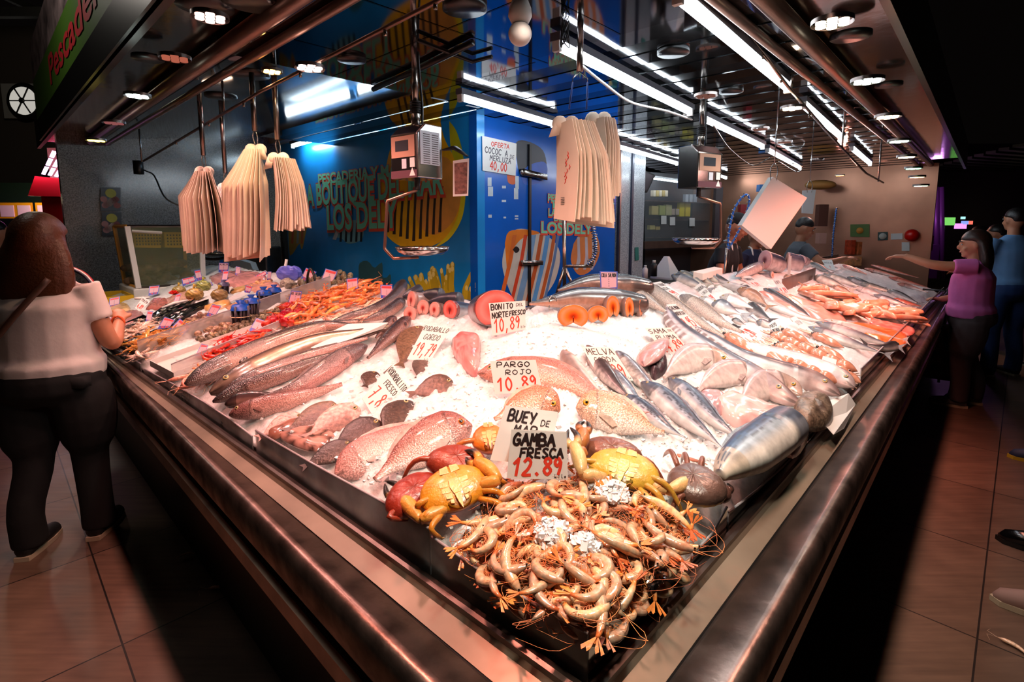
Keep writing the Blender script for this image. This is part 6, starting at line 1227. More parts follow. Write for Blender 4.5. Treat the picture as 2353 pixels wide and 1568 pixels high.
# blue plastic bag, white stick, knife, grey scraps at the back
mb = MB(); P = [D(655, 640, .0), D(690, 622, .0)]; c = D(665, 640, .02); r2 = np.random.default_rng(5); mb.ell(c + UP * .03, (.09, .05, .05), nu=20, nv=10, fn=lambda x, y, z: (1 + .35 * abs(math.sin(x * 5 + y * 7)) * max(0, z) + .1 * math.sin(9 * y), (1, 1, 1))); tag(build('plastic_bag', mb, mat('blue_bag', S(110, 120, 236), .25, alpha=.75), smooth=False), 'crinkled blue plastic bag of shellfish at the back edge', 'bag')
mb = MB(); a_ = D(652, 640, .02); mb.tube([a_, a_ + V3((.02, .02, .14))], .011, 8); tag(build('white_stick', mb, m_white), 'white stick standing out of the blue plastic bag', 'stick')
for px, lb in (([(518, 708), (560, 690), (572, 696), (528, 716)], 'wooden scoop lying across the clam heap'), ([(525, 688), (560, 672), (568, 680), (530, 696)], 'pale fish strip by the razor clams')):
 mb = MB(); mb.plate([D(u, v, .035) for u, v in px], .008, UP); tag(build('scoop' if 'scoop' in lb else 'fish_strip', mb, mat('wood_pale', S(206, 150, 110), .5, noise=(20, .2)) if 'scoop' in lb else m_meat, smooth=False), lb, 'scoop' if 'scoop' in lb else 'fish')
p = D(530, 722, .03); mb = MB(S(170, 196, 190)); q = D(562, 700, .05); mb.tube([p, q], [.016, .014], 8, flat=.6); tag(build('knife_handle', mb, m_fin), 'pale green knife handle against the nearest blue bundle', 'knife')
# blue tags
for i, (q, lb, kw) in enumerate((([(251, 686), (276, 681), (274, 704), (250, 709)], 'blue tag at the far left by the crates', dict(head=True)), ([(343, 658), (367, 656), (363, 676), (341, 680)], 'blue tag standing before the fish tank', {}), ([(417, 641), (446, 635), (452, 646), (420, 658)], 'wide blue tag below the tank edge', {}), ([(446, 622), (460, 620), (466, 643), (452, 646)], 'narrow blue tag at the corner of the tank', {}), ([(405, 677), (417, 675), (408, 700), (397, 700)], 'tilted blue tag by the red flower', {}), ([(454, 658), (485, 648), (490, 656), (460, 664)], 'flat lying blue tag on the olive bag', {}), ([(503, 604), (526, 604), (524, 626), (502, 626)], 'pink and blue tag tall at the back edge', dict(text='ALMEJA', head=False)), ([(513, 623), (526, 622), (521, 650), (508, 650)], 'pale blue tag on the dark razor clams', dict(paper=None)), ([(542, 612), (553, 614), (551, 635), (540, 634)], 'small narrow blue tag at the back edge', dict(head=False, text='12')), ([(587, 634), (609, 623), (616, 628), (592, 646)], 'folded pink tag at the back edge', {}), ([(616, 624), (624, 624), (622, 646), (613, 646)], 'thin blue tag left of the blue bag', dict(head=False)), ([(565, 656), (580, 659), (574, 674), (561, 672)], 'small red headed tag on the third bundle', {}), ([(703, 615), (728, 625), (708, 650), (691, 641)], 'tilted tag left of the basket handle', {}), ([(748, 617), (776, 624), (762, 656), (736, 648)], 'tilted blue tag right of the basket handle', {}), ([(796, 641), (822, 638), (824, 670), (798, 673)], 'upright blue tag on the orange langoustines', {}), ([(874, 655), (902, 655), (902, 692), (875, 686)], 'upright blue tag beside the conger head', {}), ([(669, 668), (694, 670), (688, 707), (660, 704)], 'large blue tag above the red shellfish', dict(text='MTE COCIDO', head=False)), ([(589, 731), (612, 738), (598, 770), (572, 760)], 'tilted tag sticking in the red prawns', {}), ([(488, 699), (509, 703), (492, 731), (474, 726)], 'tilted blue tag on the brown clams', {}), ([(378, 728), (403, 736), (388, 754), (361, 757)], 'left of the two leaning bright blue tags', dict(price=True)), ([(413, 732), (442, 752), (408, 780), (389, 757)], 'right of the two leaning bright blue tags, turned', {}), ([(339, 715), (352, 716), (346, 743), (334, 741)], 'small blue tag beside the orange jar', dict(head=True)), ([(463, 790), (478, 794), (472, 812), (448, 820)], 'blue tag in the white tray by the red prawns', {}), ([(1378, 623), (1419, 624), (1419, 673), (1381, 677)], 'large pink and blue tag for salmon tails behind the steaks', dict(text='COLA SALMON', head=False)))):
 kw = {k: v for k, v in kw.items() if v is not None}; lean = 12 if i in (6, 14, 15, 16, 23) else 30
 ptag(lb, q, lean=lean, stick=i in (23, 14, 15), lift=.02 if i not in (23,) else .07, **kw)
# ---------------------------------------------------------------- handwritten price cards
K_, R_c, G_c = 'k', 'r', 'g'
card('white card reading BONITO DEL NORTE FRESCO 10,89 in front of the red bonito', [(1123, 697), (1207, 691), (1208, 757), (1132, 772)], [('BONITO', .04, .22, .66, .22, .17, 'k', .0042), ('DEL', .74, .17, .95, .17, .10, 'k', .0018), ('NORTE', .04, .48, .52, .48, .17, 'k', .0042), ('FRESCO', .54, .46, 1.0, .46, .15, 'k', .0038), ('10,89', .06, .92, .84, .90, .40, 'r', .0046), ('kilo', .86, .93, .99, .93, .09, 'k', .0012)], lean=8, fold=0)
card('card reading RODABALLO GORDO 19,79 leaning on the tall turbot', [(978, 745), (1037, 752), (987, 833), (935, 826)], [('RODABALLO', .02, .18, .99, .18, .13, 'k', .0022), ('GORDO', .18, .42, .84, .42, .15, 'k', .0022), ('19,79', .08, .86, .92, .86, .34, 'r', .0036), ('kilo', .7, .97, .9, .97, .06, 'k', .001)], lean=30, yaw=15)
card('folded card reading RODABALLITO FRESCO 7,89 among the small turbots', [(903, 838), (940, 889), (863, 965), (832, 916)], [('RODABALLITO', .03, .20, .99, .20, .15, 'k', .0026), ('FRESCO', .22, .44, .85, .42, .14, 'k', .0024), ('7,89', .1, .88, .92, .86, .34, 'r', .0042)], lean=35, yaw=25, fold=.06)
card('card reading PARGO ROJO 10.89 over the red bream in the middle', [(1126, 830), (1231, 827), (1247, 901), (1137, 906)], [('PARGO', .12, .2, .86, .2, .15, 'k', .0030), ('ROJO', .28, .44, .86, .42, .14, 'k', .0026), ('10.89', .06, .92, .93, .86, .38, 'r', .0052), ('kilo', .80, .95, .97, .94, .08, 'k', .0012)], lean=15, fold=0)
card('card reading MELVA GORDA 7,89 shading the dark mackerel', [(1336, 797), (1406, 799), (1456, 875), (1382, 876)], [('MELVA', .06, .24, .96, .22, .18, 'k', .0026), ('GORDA', .16, .46, .86, .44, .14, 'k', .0022), ('7,89', .12, .93, .93, .90, .38, 'r', .0038), ('kilo', .8, .95, .98, .95, .07, 'k', .0011)], lean=32, yaw=-15)
card('card reading SAMA DE PLUMA 14,89 above the pink gutted fish', [(1482, 755), (1540, 753), (1589, 810), (1528, 816)], [('SAMA', .04, .22, .74, .2, .17, 'k', .0026), ('DE', .82, .16, .97, .16, .08, 'k', .0014), ('PLUMA', .16, .45, .92, .44, .15, 'k', .0026), ('14,89', .08, .92, .95, .86, .38, 'r', .0042), ('kilo', .85, .96, .99, .95, .06, 'k', .0011)], lean=32, yaw=-18)
card('left crab card reading BUEY DE MAR 7 with water drops', [(1162, 932), (1282, 947), (1262, 1070), (1126, 1058)], [('BUEY', .10, .26, .62, .28, .20, 'k', .0052), ('DE', .72, .30, .90, .30, .11, 'k', .0022), ('MAR', .25, .48, .7, .48, .15, 'k', .004), ('7,89', .30, .90, .95, .92, .38, 'r', .006)], lean=18, fold=0, lift=.045)
gc_ = card('front card reading GAMBA FRESCA 12.89 above the shrimp heap', [(1175, 988), (1302, 994), (1305, 1103), (1164, 1100)], [('GAMBA', .04, .30, .80, .30, .23, 'k', .0062), ('FRESCA', .18, .56, .94, .54, .19, 'k', .0050), ('12.89', .07, .93, .92, .88, .34, 'r', .0066), ('kilo', .78, .97, .98, .96, .08, 'k', .0014)], lean=10, fold=.06, lift=.05)
card('card reading CORVINA GORDA 8,99 across the long meagre', [(1476, 654), (1518, 647), (1571, 679), (1547, 686)], [('CORVINA', .15, .3, .95, .28, .18, 'k', .0018), ('GORDA', .25, .55, .85, .53, .16, 'k', .0018), ('8,99', .2, .93, .85, .92, .32, 'r', .0024)], lean=45, yaw=-20)
card('card reading DORADA LONJA 9,29 right of the corvina card', [(1594, 662), (1609, 650), (1653, 695), (1640, 702)], [('DORADA', .05, .25, .95, .25, .14, 'k', .0018), ('LONJA', .1, .46, .9, .46, .13, 'k', .0016), ('9,29', .08, .92, .9, .92, .34, 'r', .0024)], lean=45, yaw=-25)
card('card reading SALMON NORUEGO 9,95 beside the salmon steaks', [(1531, 700), (1552, 699), (1612, 753), (1583, 762)], [('SALMON', .05, .22, .95, .22, .14, 'k', .0020), ('NORUEGO', .05, .44, .95, .44, .13, 'k', .0019), ('9,95', .1, .92, .92, .90, .36, 'r', .0028)], lean=40, yaw=-20)
for q, lb, ls in (([(1698, 635), (1723, 634), (1757, 659), (1733, 660)], 'small card at the back, upper of the two above the round-eyed fish', [('CONGRIO', .1, .4, .9, .4, .2, 'k', .0016), ('9,89', .2, .9, .8, .9, .3, 'r', .002)]), ([(1699, 652), (1709, 649), (1754, 677), (1733, 673)], 'small card at the back, lower of the two above the round-eyed fish', [('MERLUZA', .1, .4, .9, .4, .2, 'k', .0016), ('8,89', .2, .9, .8, .9, .3, 'r', .002)]),
    ([(1658, 743), (1672, 737), (1747, 768), (1732, 781)], 'long pink card leaning over the first squid', [('CALAMAR', .1, .45, .9, .45, .25, 'k', .0022), ('12,89', .15, .92, .9, .92, .36, 'r', .0026)]), ([(1764, 746), (1778, 735), (1813, 790), (1790, 781)], 'tented card reading PULPO MOJADO over the eyed squids', [('PULPO', .06, .26, .95, .26, .16, 'k', .0022), ('MOJADO', .06, .5, .95, .5, .16, 'k', .0022), ('9,89', .1, .93, .92, .9, .34, 'r', .0026)]),
    ([(1815, 732), (1828, 727), (1875, 768), (1862, 775)], 'blank tented card beside the PULPO card', [('SEPIA', .1, .4, .9, .4, .2, 'g', .0012)]), ([(1775, 643), (1789, 641), (1817, 676), (1799, 679)], 'card with red price in front of the steel divider', [('RAPE', .1, .3, .9, .3, .2, 'k', .0016), ('9,89', .1, .9, .9, .9, .34, 'r', .0024)]),
    ([(1891, 818), (1923, 827), (1918, 853), (1882, 850)], 'grey card turned away, near the right pane', []), ([(1564, 884), (1585, 871), (1656, 914), (1630, 914)], 'white card lying low over the blue mackerels, half hidden', [('A', .2, .4, .4, .4, .3, 'k', .002), ('PI', .4, .65, .7, .62, .25, 'k', .002), ('29', .5, .95, .95, .92, .34, 'r', .0026)]),
    ([(1888, 598), (1911, 597), (1921, 623), (1899, 616)], 'pinkish card at the far back of the right wing', [('BACALAO', .1, .4, .9, .4, .2, 'k', .0016), ('9', .4, .9, .6, .9, .3, 'r', .002)]), ([(2027, 713), (2051, 707), (2094, 737), (2072, 740)], 'pink card near the far right pane', [('FILETE', .1, .3, .9, .3, .16, 'k', .0018), ('ROSADA', .1, .55, .9, .55, .16, 'k', .0018), ('7,89', .1, .92, .9, .92, .3, 'r', .002)]), ([(2046, 706), (2066, 700), (2104, 730), (2094, 736)], 'blank folded card beside the pink card at the far pane', []),
    ([(1957, 717), (1976, 711), (2008, 745), (1990, 733)], 'tented card over the orange salmon fillet', [('SALMON', .1, .4, .9, .4, .2, 'k', .0018), ('9', .4, .9, .6, .9, .3, 'r', .002)]), ([(1815, 590), (1840, 585), (1868, 612), (1850, 618)], 'folded white card on the swordfish block', []),
    ([(577, 688), (602, 684), (566, 724), (538, 724)], 'curved white card reading CAMARON over the snails on the left', [('CAMARON', .05, .3, .95, .3, .2, 'k', .0026), ('5,89', .1, .85, .9, .85, .3, 'r', .003)]), ([(649, 689), (672, 694), (634, 714), (612, 712)], 'white card reading BUEY leaning behind the plexiglass divider', [('BUEY', .3, .3, .95, .3, .2, 'k', .0026)]), ([(328, 682), (346, 693), (320, 716), (310, 708)], 'white card on the orange jar with a red price', [('PULPA', .1, .3, .9, .3, .18, 'k', .0022), ('6,89', .1, .85, .9, .85, .34, 'r', .003)])):
 card(lb, q, ls, lean=42, yaw=-18 if q[0][0] > 1100 else 25, fold=.03 if 'grey' not in lb else 0, base=D((q[2][0] + q[3][0]) / 2, (q[2][1] + q[3][1]) / 2, .012) if 'jar' not in lb else D(332, 722, .05))
# sign taped to the cold-room door
sg = thing('offer_sign', dw(1148, 395, .01), 'white OFERTA sign taped on the blue door, COCOCHA DE MERLUZA 40,00', 'sign'); Q = [dw(u, v, .012) for u, v in ((1108, 312), (1187, 330), (1185, 404), (1109, 392))]; mb = MB(); mb.plate([Q[3], Q[2], Q[1], Q[0]], -.001, -n2); build('sheet', mb, m_card, sg, smooth=False)
mb = MB(); [strokes(mb, Q, *a) for a in (('COCOCHA', .06, .46, .74, .46, .17, .008, -n2), ('DE', .80, .50, .94, .50, .11, .005, -n2), ('MERLUZA', .2, .66, .84, .66, .15, .007, -n2))]; build('handwriting', mb, m_inkg, sg, smooth=False)
mb = MB(); [strokes(mb, Q, *a) for a in (('OFERTA', .24, .24, .78, .22, .13, .007, -n2), ('40,00', .2, .93, .72, .92, .24, .010, -n2))]; build('price', mb, m_inkr, sg, smooth=False)
# ---------------------------------------------------------------- things hanging from the ceiling
m_pole = mat('pole_steel', S(150, 140, 132), .25, .95)
def hookrail(f, perp, pts, rods, label, hooks):
 P = [f(u, v, perp) for u, v in pts]; t = thing('hook_rail', P[0], label, 'rail', 'steel hook rails'); mb = MB(); mb.tube(P, .0085, 10); build('rail', mb, m_beam if f is on_l else m_pole, t)
 for u, v in rods: p = f(u, v, perp); mb = MB(); mb.cyl(p, V3((p[0], p[1], CEIL)), .007, 8); build('rod', mb, m_pole, t)
 for u, v in hooks: p = f(u, v, perp); mb = MB(); mb.tube([p + UP * .008, p - UP * .022], .007, 8); build('hook', mb, m_pole, t)
hookrail(on_l, .62, [(330, 370), (600, 210), (800, 108), (1000, 5), (1030, -12)], [(515, 258), (326, 372)], 'long pinkish steel rail with little hooks above the left wing', [(405, 325), (480, 282), (560, 236), (690, 166), (885, 68), (1000, 5)])
hookrail(on_r, .62, [(1690, 40), (1815, 205), (1930, 336), (1990, 398), (2030, 420)], [(1818, 205), (1935, 340), (2018, 418)], 'steel rail with little hooks above the right wing', [(1715, 70), (1752, 125), (1795, 180), (1860, 262)])
mb = MB(); p = on_l(318, 385, .62); mb.box(p, (.06, .05, .12), (1, 0, 0)); mb.tube(catmull([p, p + V3((.04, .05, -.03)), on_l(355, 405, .62), on_l(380, 455, .62), on_l(430, 480, .62)], 16), .006, 6); tag(build('camera_box', mb, m_black), 'small black box with a cable at the left end of the hook rail', 'box')
# hanging scales
m_lcd = mat('lcd', S(70, 74, 80), .15); m_pnl = mat('scale_panel', S(206, 160, 136), .4); m_sst = mat('polished_steel', S(200, 198, 196), .16, 1.0, bump=(5, .06))
def scale(pole, c, yaw, wdh, label, arm, pan, panr, flip=1, paper=True):
 t = thing('hanging_scale', c, label, 'scale', 'hanging fish scales'); a = math.radians(yaw); fx = V3((math.cos(a), math.sin(a), 0)); fn = V3((math.sin(a), -math.cos(a), 0)); w_, d_, h_ = wdh; c = V3(c)
 mb = MB(); P = [c + fx * i * w_ / 2 + fn * j * d_ / 2 + UP * k * h_ / 2 for i, j, k in ((-1, 1, -1), (1, 1, -1), (1, 1, .62), (1, .35, 1), (1, -1, 1), (1, -1, -1), (-1, -1, -1), (-1, -1, 1), (-1, .35, 1), (-1, 1, .62))]
 mb.add(P, [(0, 1, 2, 9), (9, 2, 3, 8), (8, 3, 4, 7), (7, 4, 5, 6), (6, 5, 1, 0), (1, 5, 4, 3, 2), (0, 9, 8, 7, 6)]); build('housing', mb, m_sst, t, smooth=False, bevel=.006)
 def fp(x0, y0, x1, y1, m, nm, l=.002):
  f0 = c + fn * (d_ / 2 + l); p = lambda x, y: f0 + fx * w_ * (x - .5) + UP * h_ * (.31 + .5 - y * 1.31 * .62 - .5 + .0) if False else f0 + fx * w_ * (x - .5) + UP * (h_ * .31 - (y * h_ * .81))
  mb = MB(); mb.plate([p(x0, y1), p(x1, y1), p(x1, y0), p(x0, y0)], .0015, fn); build(nm, mb, m, t, smooth=False)
 fp(.06, .04, .92, .52, m_pnl, 'front_panel'); fp(.22, .14, .70, .38, m_lcd, 'display', .0036); fp(.45, .56, .62, .78, m_palep, 'sticker', .003); fp(.75, .55, .92, .76, m_card, 'sticker', .003); fp(.03, .82, .99, .99, mat('scale_maroon', S(96, 62, 72), .4), 'lower_band', .0025)
 mb = MB(); f0 = c + fn * (d_ / 2 + .005) + fx * w_ * .34 - UP * h_ * .40; mb.plate([f0 - fx * .02 - UP * .016, f0 + fx * .02 - UP * .016, f0 + UP * .022], .001, fn); build('warning_label', mb, m_card, t, smooth=False)
 if paper:
  s0 = c + fx * flip * (w_ / 2 + .002); mb = MB(); mb.plate([s0 + fn * d_ * i + UP * h_ * k for i, k in ((.40, -.25), (-.36, -.25), (-.36, .36), (.40, .36))], .0015 , fx * flip); build('price_list', mb, m_palep, t, smooth=False)
  mb = MB(S(60, 60, 70))
  for q in range(14):
   for z in (-.16, .18): o_ = s0 + fx * flip * .0022 + fn * d_ * z * -1 + UP * h_ * (.30 - q * .04); mb.plate([o_ + fn * d_ * .13 - UP * .002, o_ - fn * d_ * .13 - UP * .002, o_ - fn * d_ * .13 + UP * .002, o_ + fn * d_ * .13 + UP * .002], .0003, fx * flip)
  build('small_print', mb, m_inkg, t, smooth=False)
 p0 = c + UP * h_ / 2; mb = MB(); mb.tube([p0 - UP * .01, p0 + UP * .05, p0 + UP * .12], [.022, .022, .014], 12); mb.cyl(p0 + UP * .1, V3((p0[0], p0[1], CEIL)), .0145, 12); build('pole', mb, m_pole, t)
 mb = MB(); mb.tube(catmull([p0 + V3((.03, 0, 0)), p0 + V3((.03, .01, .1)), p0 + V3((.02, .01, .25)), V3((p0[0] + .018, p0[1], CEIL - .02))], 14), .006, 6); build('cable', mb, m_black, t)
 for k in range(5): mb = MB(); mb.tube([p0 + UP * (.06 + k * .012), p0 + UP * (.066 + k * .012)], .027, 14); build('swivel_ring', mb, m_blackmetal, t)
 b0 = c - UP * h_ / 2; mb = MB(); mb.cyl(b0, b0 - UP * .05, .014, 10); build('load_stud', mb, m_black, t)
 A = [b0 - UP * .05] + [at_y(u, v, c[1]) for u, v in arm]; mb = MB(); mb.tube(catmull(A[:2], 4)[:-1] + [q for i in range(1, len(A) - 1) for q in catmull([A[i] + (A[i - 1] - A[i]) * .12, A[i], A[i] + (A[i + 1] - A[i]) * .12], 4)] + [A[-1]], .0095, 10, flat=.8); build('arm', mb, mat('arm_steel', S(150, 112, 96), .3, .85), t)
 q = at_y(*pan, c[1]); mb = MB(); mb.tube([q - UP * .018, q - UP * .02, q - UP * .004, q + UP * .016, q + UP * .018, q + UP * .014, q - UP * .002, q - UP * .012], [panr * .2, panr * .72, panr * .9, panr * .98, panr, panr * .94, panr * .86, panr * .66], 36, caps=(True, True)); build('pan', mb, m_sst, t)
 return t
scale(None, at_y(957, 352, 2.55), -38, (.19, .16, .25), 'large hanging scale with a price list on its side, over the left slices', [(890, 462), (884, 572), (905, 594), (962, 592)], (971, 576), .135)
scale(None, at_y(1608, 385, 3.3), 28, (.21, .16, .26), 'second hanging scale farther right with its pan in front of the worker', [(1655, 468), (1656, 552), (1640, 570), (1590, 570)], (1599, 554), .15, paper=False)
sgn = thing('scale_lamp_arm', at_y(1047, 350, 2.6), 'black clip arm with a small framed picture card beside the large scale', 'card holder'); mb = MB(); mb.tube([at_y(1018, 345, 2.62), at_y(1045, 340, 2.58), at_y(1072, 358, 2.5)], [.012, .028, .012], 10, flat=.35); build('arm', mb, m_black, sgn)
mb = MB(); P = [at_y(u, v, 2.55) for u, v in ((1041, 452), (1076, 450), (1078, 364), (1041, 370))]; mb.plate(P, .004, (0, -1, 0)); build('card', mb, m_card, sgn, smooth=False); mb = MB(); P = [at_y(u, v, 2.545) for u, v in ((1045, 446), (1073, 445), (1074, 372), (1044, 376))]; mb.plate(P, .001, (0, -1, 0)); build('picture', mb, mat('brown_picture', S(120, 80, 72), .4, noise=(60, .6)), sgn, smooth=False)
# paper bag bundles
m_bag = mat('paper_bag', S(232, 212, 192), .7, noise=(8, .06), rnd=.10); m_bagw = mat('white_bag', S(226, 220, 216), .6, rnd=.08)
def bundle(top, y, label, n, w_, h_, a0, a1, tiltx, m, hook='pole', seed=1, pinch=.35, red=False):
 r = np.random.default_rng(seed); c = at_y(*top, y); t = thing('paper_bag_bundle', c, label, 'paper bags', 'bundles of paper bags on hooks')
 for i in range(n):
  a = math.radians(a0 + (a1 - a0) * i / max(1, n - 1) + r.normal() * 1.5); d = V3((math.cos(a), math.sin(a), 0)); nn = V3((-math.sin(a), math.cos(a), 0)); tx = tiltx * (.6 + .8 * i / n); K = 7; L_, R__ = [], []
  hh = h_ * (1 + r.normal() * .03); ww = w_ * (1 + r.normal() * .05)
  for k in range(K):
   s = k / (K - 1); spread = pinch + (1 - pinch) * sm(s, 0, .35); bow = math.sin(s * math.pi) * .012; base = c + V3((tx * s * h_, 0, -s * hh)) + nn * (i - n / 2) * .0035 * (1 + s)
   L_.append(base - d * ww * .25 * spread + nn * bow); R__.append(base + d * ww * .75 * spread + nn * bow - UP * .10 * s * ww * (1 if i % 2 else .8))
  mb = MB(); th = nn * .0022; vs = L_ + R__ + [p + th for p in L_] + [p + th for p in R__]; fs = []
  for k in range(K - 1): fs += [(k, k + 1, K + k + 1, K + k), (2 * K + k, 3 * K + k, 3 * K + k + 1, 2 * K + k + 1), (K + k, K + k + 1, 3 * K + k + 1, 3 * K + k), (k, 2 * K + k, 2 * K + k + 1, k + 1)]
  fs += [(K - 1, 3 * K - 1, 4 * K - 1, 2 * K - 1), (0, K, 3 * K, 2 * K)]; mb.add(vs, fs); b = build('bag', mb, m, t, smooth=False)
  if red and i == 0:
   o = (L_[3] + R__[3]) / 2 - nn * .003; mb = MB()
   for q in range(9): u_ = r.normal() * .018; v_ = -.05 + q * .014; mb.tube([o + d * u_ + UP * v_, o + d * (u_ + .012) + UP * (v_ + .01), o + d * (u_ + .004) + UP * (v_ + .018)], .0018, 4)
   build('red_print', mb, m_inkr, b)
   mb = MB();
   for q in range(5): mb.box((L_[5] + R__[5]) / 2 - nn * .003 + UP * q * .007 - d * .02, (.035, .001, .002), d)
   build('small_print', mb, m_ink, b)
 for k in (-1, 1):                                                # handle loops gathered on the hook
  mb = MB(); mb.plate([c + V3((k * .015, -.01, .03)), c + V3((k * .045, -.015, .02)), c + V3((k * .075, -.02, -.06)), c + V3((k * .03, -.02, -.05))], .004, (0, -1, 0)); mb.ell(c + V3((k * .025, 0, .0)), (.035, .025, .035), nu=10, nv=7); build('handles', mb, m, t)
 mb = MB(); hk = c + UP * .02
 if hook == 'pole': mb.tube(catmull([hk, hk + V3((-.012, 0, .05)), hk + V3((0, 0, .085)), hk + V3((.012, 0, .05)), hk + V3((.01, 0, .0))], 14), .003, 6); mb.cyl(hk + UP * .08, V3((c[0], c[1], CEIL)), .014, 10)
 if mb.v: build('hook_pole', mb, m_pole, t)
 return t
bundle((470, 395), 3.3, 'leftmost bundle of pinkish paper bags on a hook', 13, .20, .48, -150, -40, .03, m_bag, seed=3)
bundle((520, 432), 3.6, 'small white bag bundle just right of the leftmost one', 8, .14, .28, -120, -50, .0, m_bagw, seed=4)
bundle((588, 345), 2.9, 'fanned paper bags hanging low, left half of the second hook', 14, .22, .56, -165, -70, -.05, m_bag, seed=5)
bundle((640, 365), 2.85, 'thick bundle of paper bags, right half of the second hook', 16, .13, .36, -60, -10, .08, m_bag, seed=6, pinch=.8)
bundle((1300, 285), 2.3, 'big bundle of tan paper bags with red print on a blue strap', 16, .21, .40, -70, -20, .10, m_bag, seed=7, pinch=.75, red=True, hook=None)
bundle((1375, 275), 2.4, 'tan paper bags behind the big bundle with black print', 12, .12, .33, -60, 0, .03, m_bag, seed=8, pinch=.8, hook=None)
pt_ = thing('hook_pole', at_y(1332, 165, 2.32), 'steel pole with two blue straps holding the big bag bundles', 'hook'); mb = MB(); p = at_y(1332, 165, 2.32); mb.cyl(p, V3((p[0], p[1], CEIL)), .014, 12); build('pole', mb, m_pole, pt_)
for (u0, v0, u1_, v1) in ((1316, 190, 1308, 250), (1350, 190, 1348, 250)): mb = MB(); mb.tube([p, at_y(u0, 180, 2.32), at_y(u0, v0, 2.32)], .0022, 6); build('hook_wire', mb, m_wire, pt_); mb = MB(); a_, b_ = at_y(u0, v0, 2.32), at_y(u1_, v1, 2.31); mb.tube([a_, b_], .010, 6, flat=.4); build('blue_strap', mb, mat('strap_blue', S(28, 76, 168), .5), pt_)
# socket box, bulb, cable
mb = MB(); p = at_y(1345, 22, 2.2); t = thing('socket_box', p, 'white socket box with tangled black cable beside the ceiling pole', 'socket'); mb.box(p, (.085, .06, .05), (1, .1, 0)); build('box', mb, m_white, t, bevel=.004); mb = MB(); r2 = np.random.default_rng(9); mb.tube(catmull([p + V3((-.06 - .04 * r2.random(), .02 * r2.random(), -.02 - .12 * r2.random())) for _ in range(26)], 120), .0022, 5); build('cable_tangle', mb, m_black, t); mb = MB(); [mb.cyl(p + V3((k, -.03, 0)), p + V3((k, -.034, 0)), .006, 8) for k in (-.015, .015)]; build('socket_holes', mb, m_black, t)
t = thing('light_bulb', at_z(1194, 70, 2.30), 'white globe bulb hanging from the mirror ceiling, switched off', 'light bulb'); p = at_z(1195, 78, 2.30); mb = MB(); mb.ell(p, (.042,) * 3, nu=20, nv=14); build('globe', mb, m_white, t); mb = MB(); mb.tube([p + UP * .035, p + UP * .06, p + UP * .085, V3((p[0], p[1], CEIL))], [.03, .043, .04, .012], 18); build('socket', mb, m_white, t)
def cable(px, z, label, m=None, r=.006): mb = MB(); mb.tube(catmull([at_z(u, v, zz) for (u, v), zz in zip(px, z if hasattr(z, '__len__') else [z] * len(px))], 40), r, 6); tag(build('cable', mb, m or m_white), label, 'cable')
cable([(1335, 150), (1385, 190), (1450, 235), (1530, 255), (1590, 275), (1570, 262)], [2.36, 2.34, 2.33, 2.34, 2.36, 2.4], 'white cables drooping from the bag pole to the middle tubes', None, .007)
cable([(1640, 290), (1680, 345), (1730, 380), (1770, 362)], 2.3, 'grey cable looping between the second scale and the trays', m_pole, .006); cable([(1790, 372), (1830, 395), (1845, 385), (1820, 375)], 2.3, 'cable loop behind the hanging trays', m_pole, .006)
mb = MB(); mb.tube([at_z(858, 205, CEIL - .02), at_z(960, 160, CEIL - .02), at_z(1085, 98, CEIL - .02)], .016, 8); mb.tube([at_z(960, 92, CEIL - .02), at_z(1085, 142, CEIL - .02), at_z(1130, 130, CEIL - .02)], .010, 8); tag(build('conduit', mb, m_blackmetal), 'black conduit and cable fixed under the corner mirror panels', 'conduit')
# hanging white trays
def hangtray(px, y, n, th, label, m, top):
 t = thing('hanging_tray_stack', at_y(*top, y), label, 'trays', None)
 for i in range(n): mb = MB(); P = [at_y(u, v, y) + V3((.0, i * th * 1.1, 0)) for u, v in px]; mb.plate(P, th, (0, 1, 0)); build('tray', mb, m, t, smooth=False, bevel=.002)
 mb = MB()
 for k in (-1, 1): p = at_y(*top, y); mb.tube(catmull([p + V3((k * .02, 0, -.03)), p + V3((k * .025, 0, .05)), p + V3((0, 0, .09))], 8), .003, 6)
 p = at_y(*top, y); mb.cyl(p + UP * .09, V3((p[0], p[1], CEIL)), .004, 8); build('hooks', mb, m_wire, t)
hangtray([(1776, 406), (1704, 518), (1772, 573), (1855, 455)], 3.7, 8, .008, 'stack of large white trays hanging tilted in front of the workers', m_white, (1778, 405)); hangtray([(1845, 438), (1843, 490), (1868, 492), (1875, 436)], 5.2, 2, .006, 'small pale tray hanging behind the large tray stack', mat('pale_tray', S(196, 204, 206), .3), (1860, 436))
# spray hoses
def hose(pts, y, label, pole_px):
 t = thing('spray_hose', at_y(*pole_px[-1], y), label, 'spray hose', 'spring spray hoses'); P = catmull([at_y(u, v, y) for u, v in pts], 90); mb = MB(); mb.tube(P, .008, 8); build('hose', mb, mat('hose_blue', S(30, 110, 214), .35), t); mb = MB(); W = []
 for i, p in enumerate(P): T = unit(P[min(i + 1, 89)] - P[max(0, i - 1)]); a = unit(np.cross(T, (0, 1, 0))); W.append(p + (a * math.cos(i * 1.9) + V3((0, 1, 0)) * math.sin(i * 1.9)) * .016)
 mb.tube(W, .0035, 5); build('spring', mb, m_wire, t); mb = MB(); mb.tube([at_y(u, v, y) for u, v in pole_px], .011, 8); build('riser', mb, m_pole, t); return t
hose([(1672, 575), (1676, 530), (1688, 480), (1712, 448), (1722, 460), (1712, 500), (1690, 545), (1672, 575)], 4.3, 'blue spring hose arching beside the worker in the blue apron', [(1670, 570), (1664, 640), (1660, 690)])
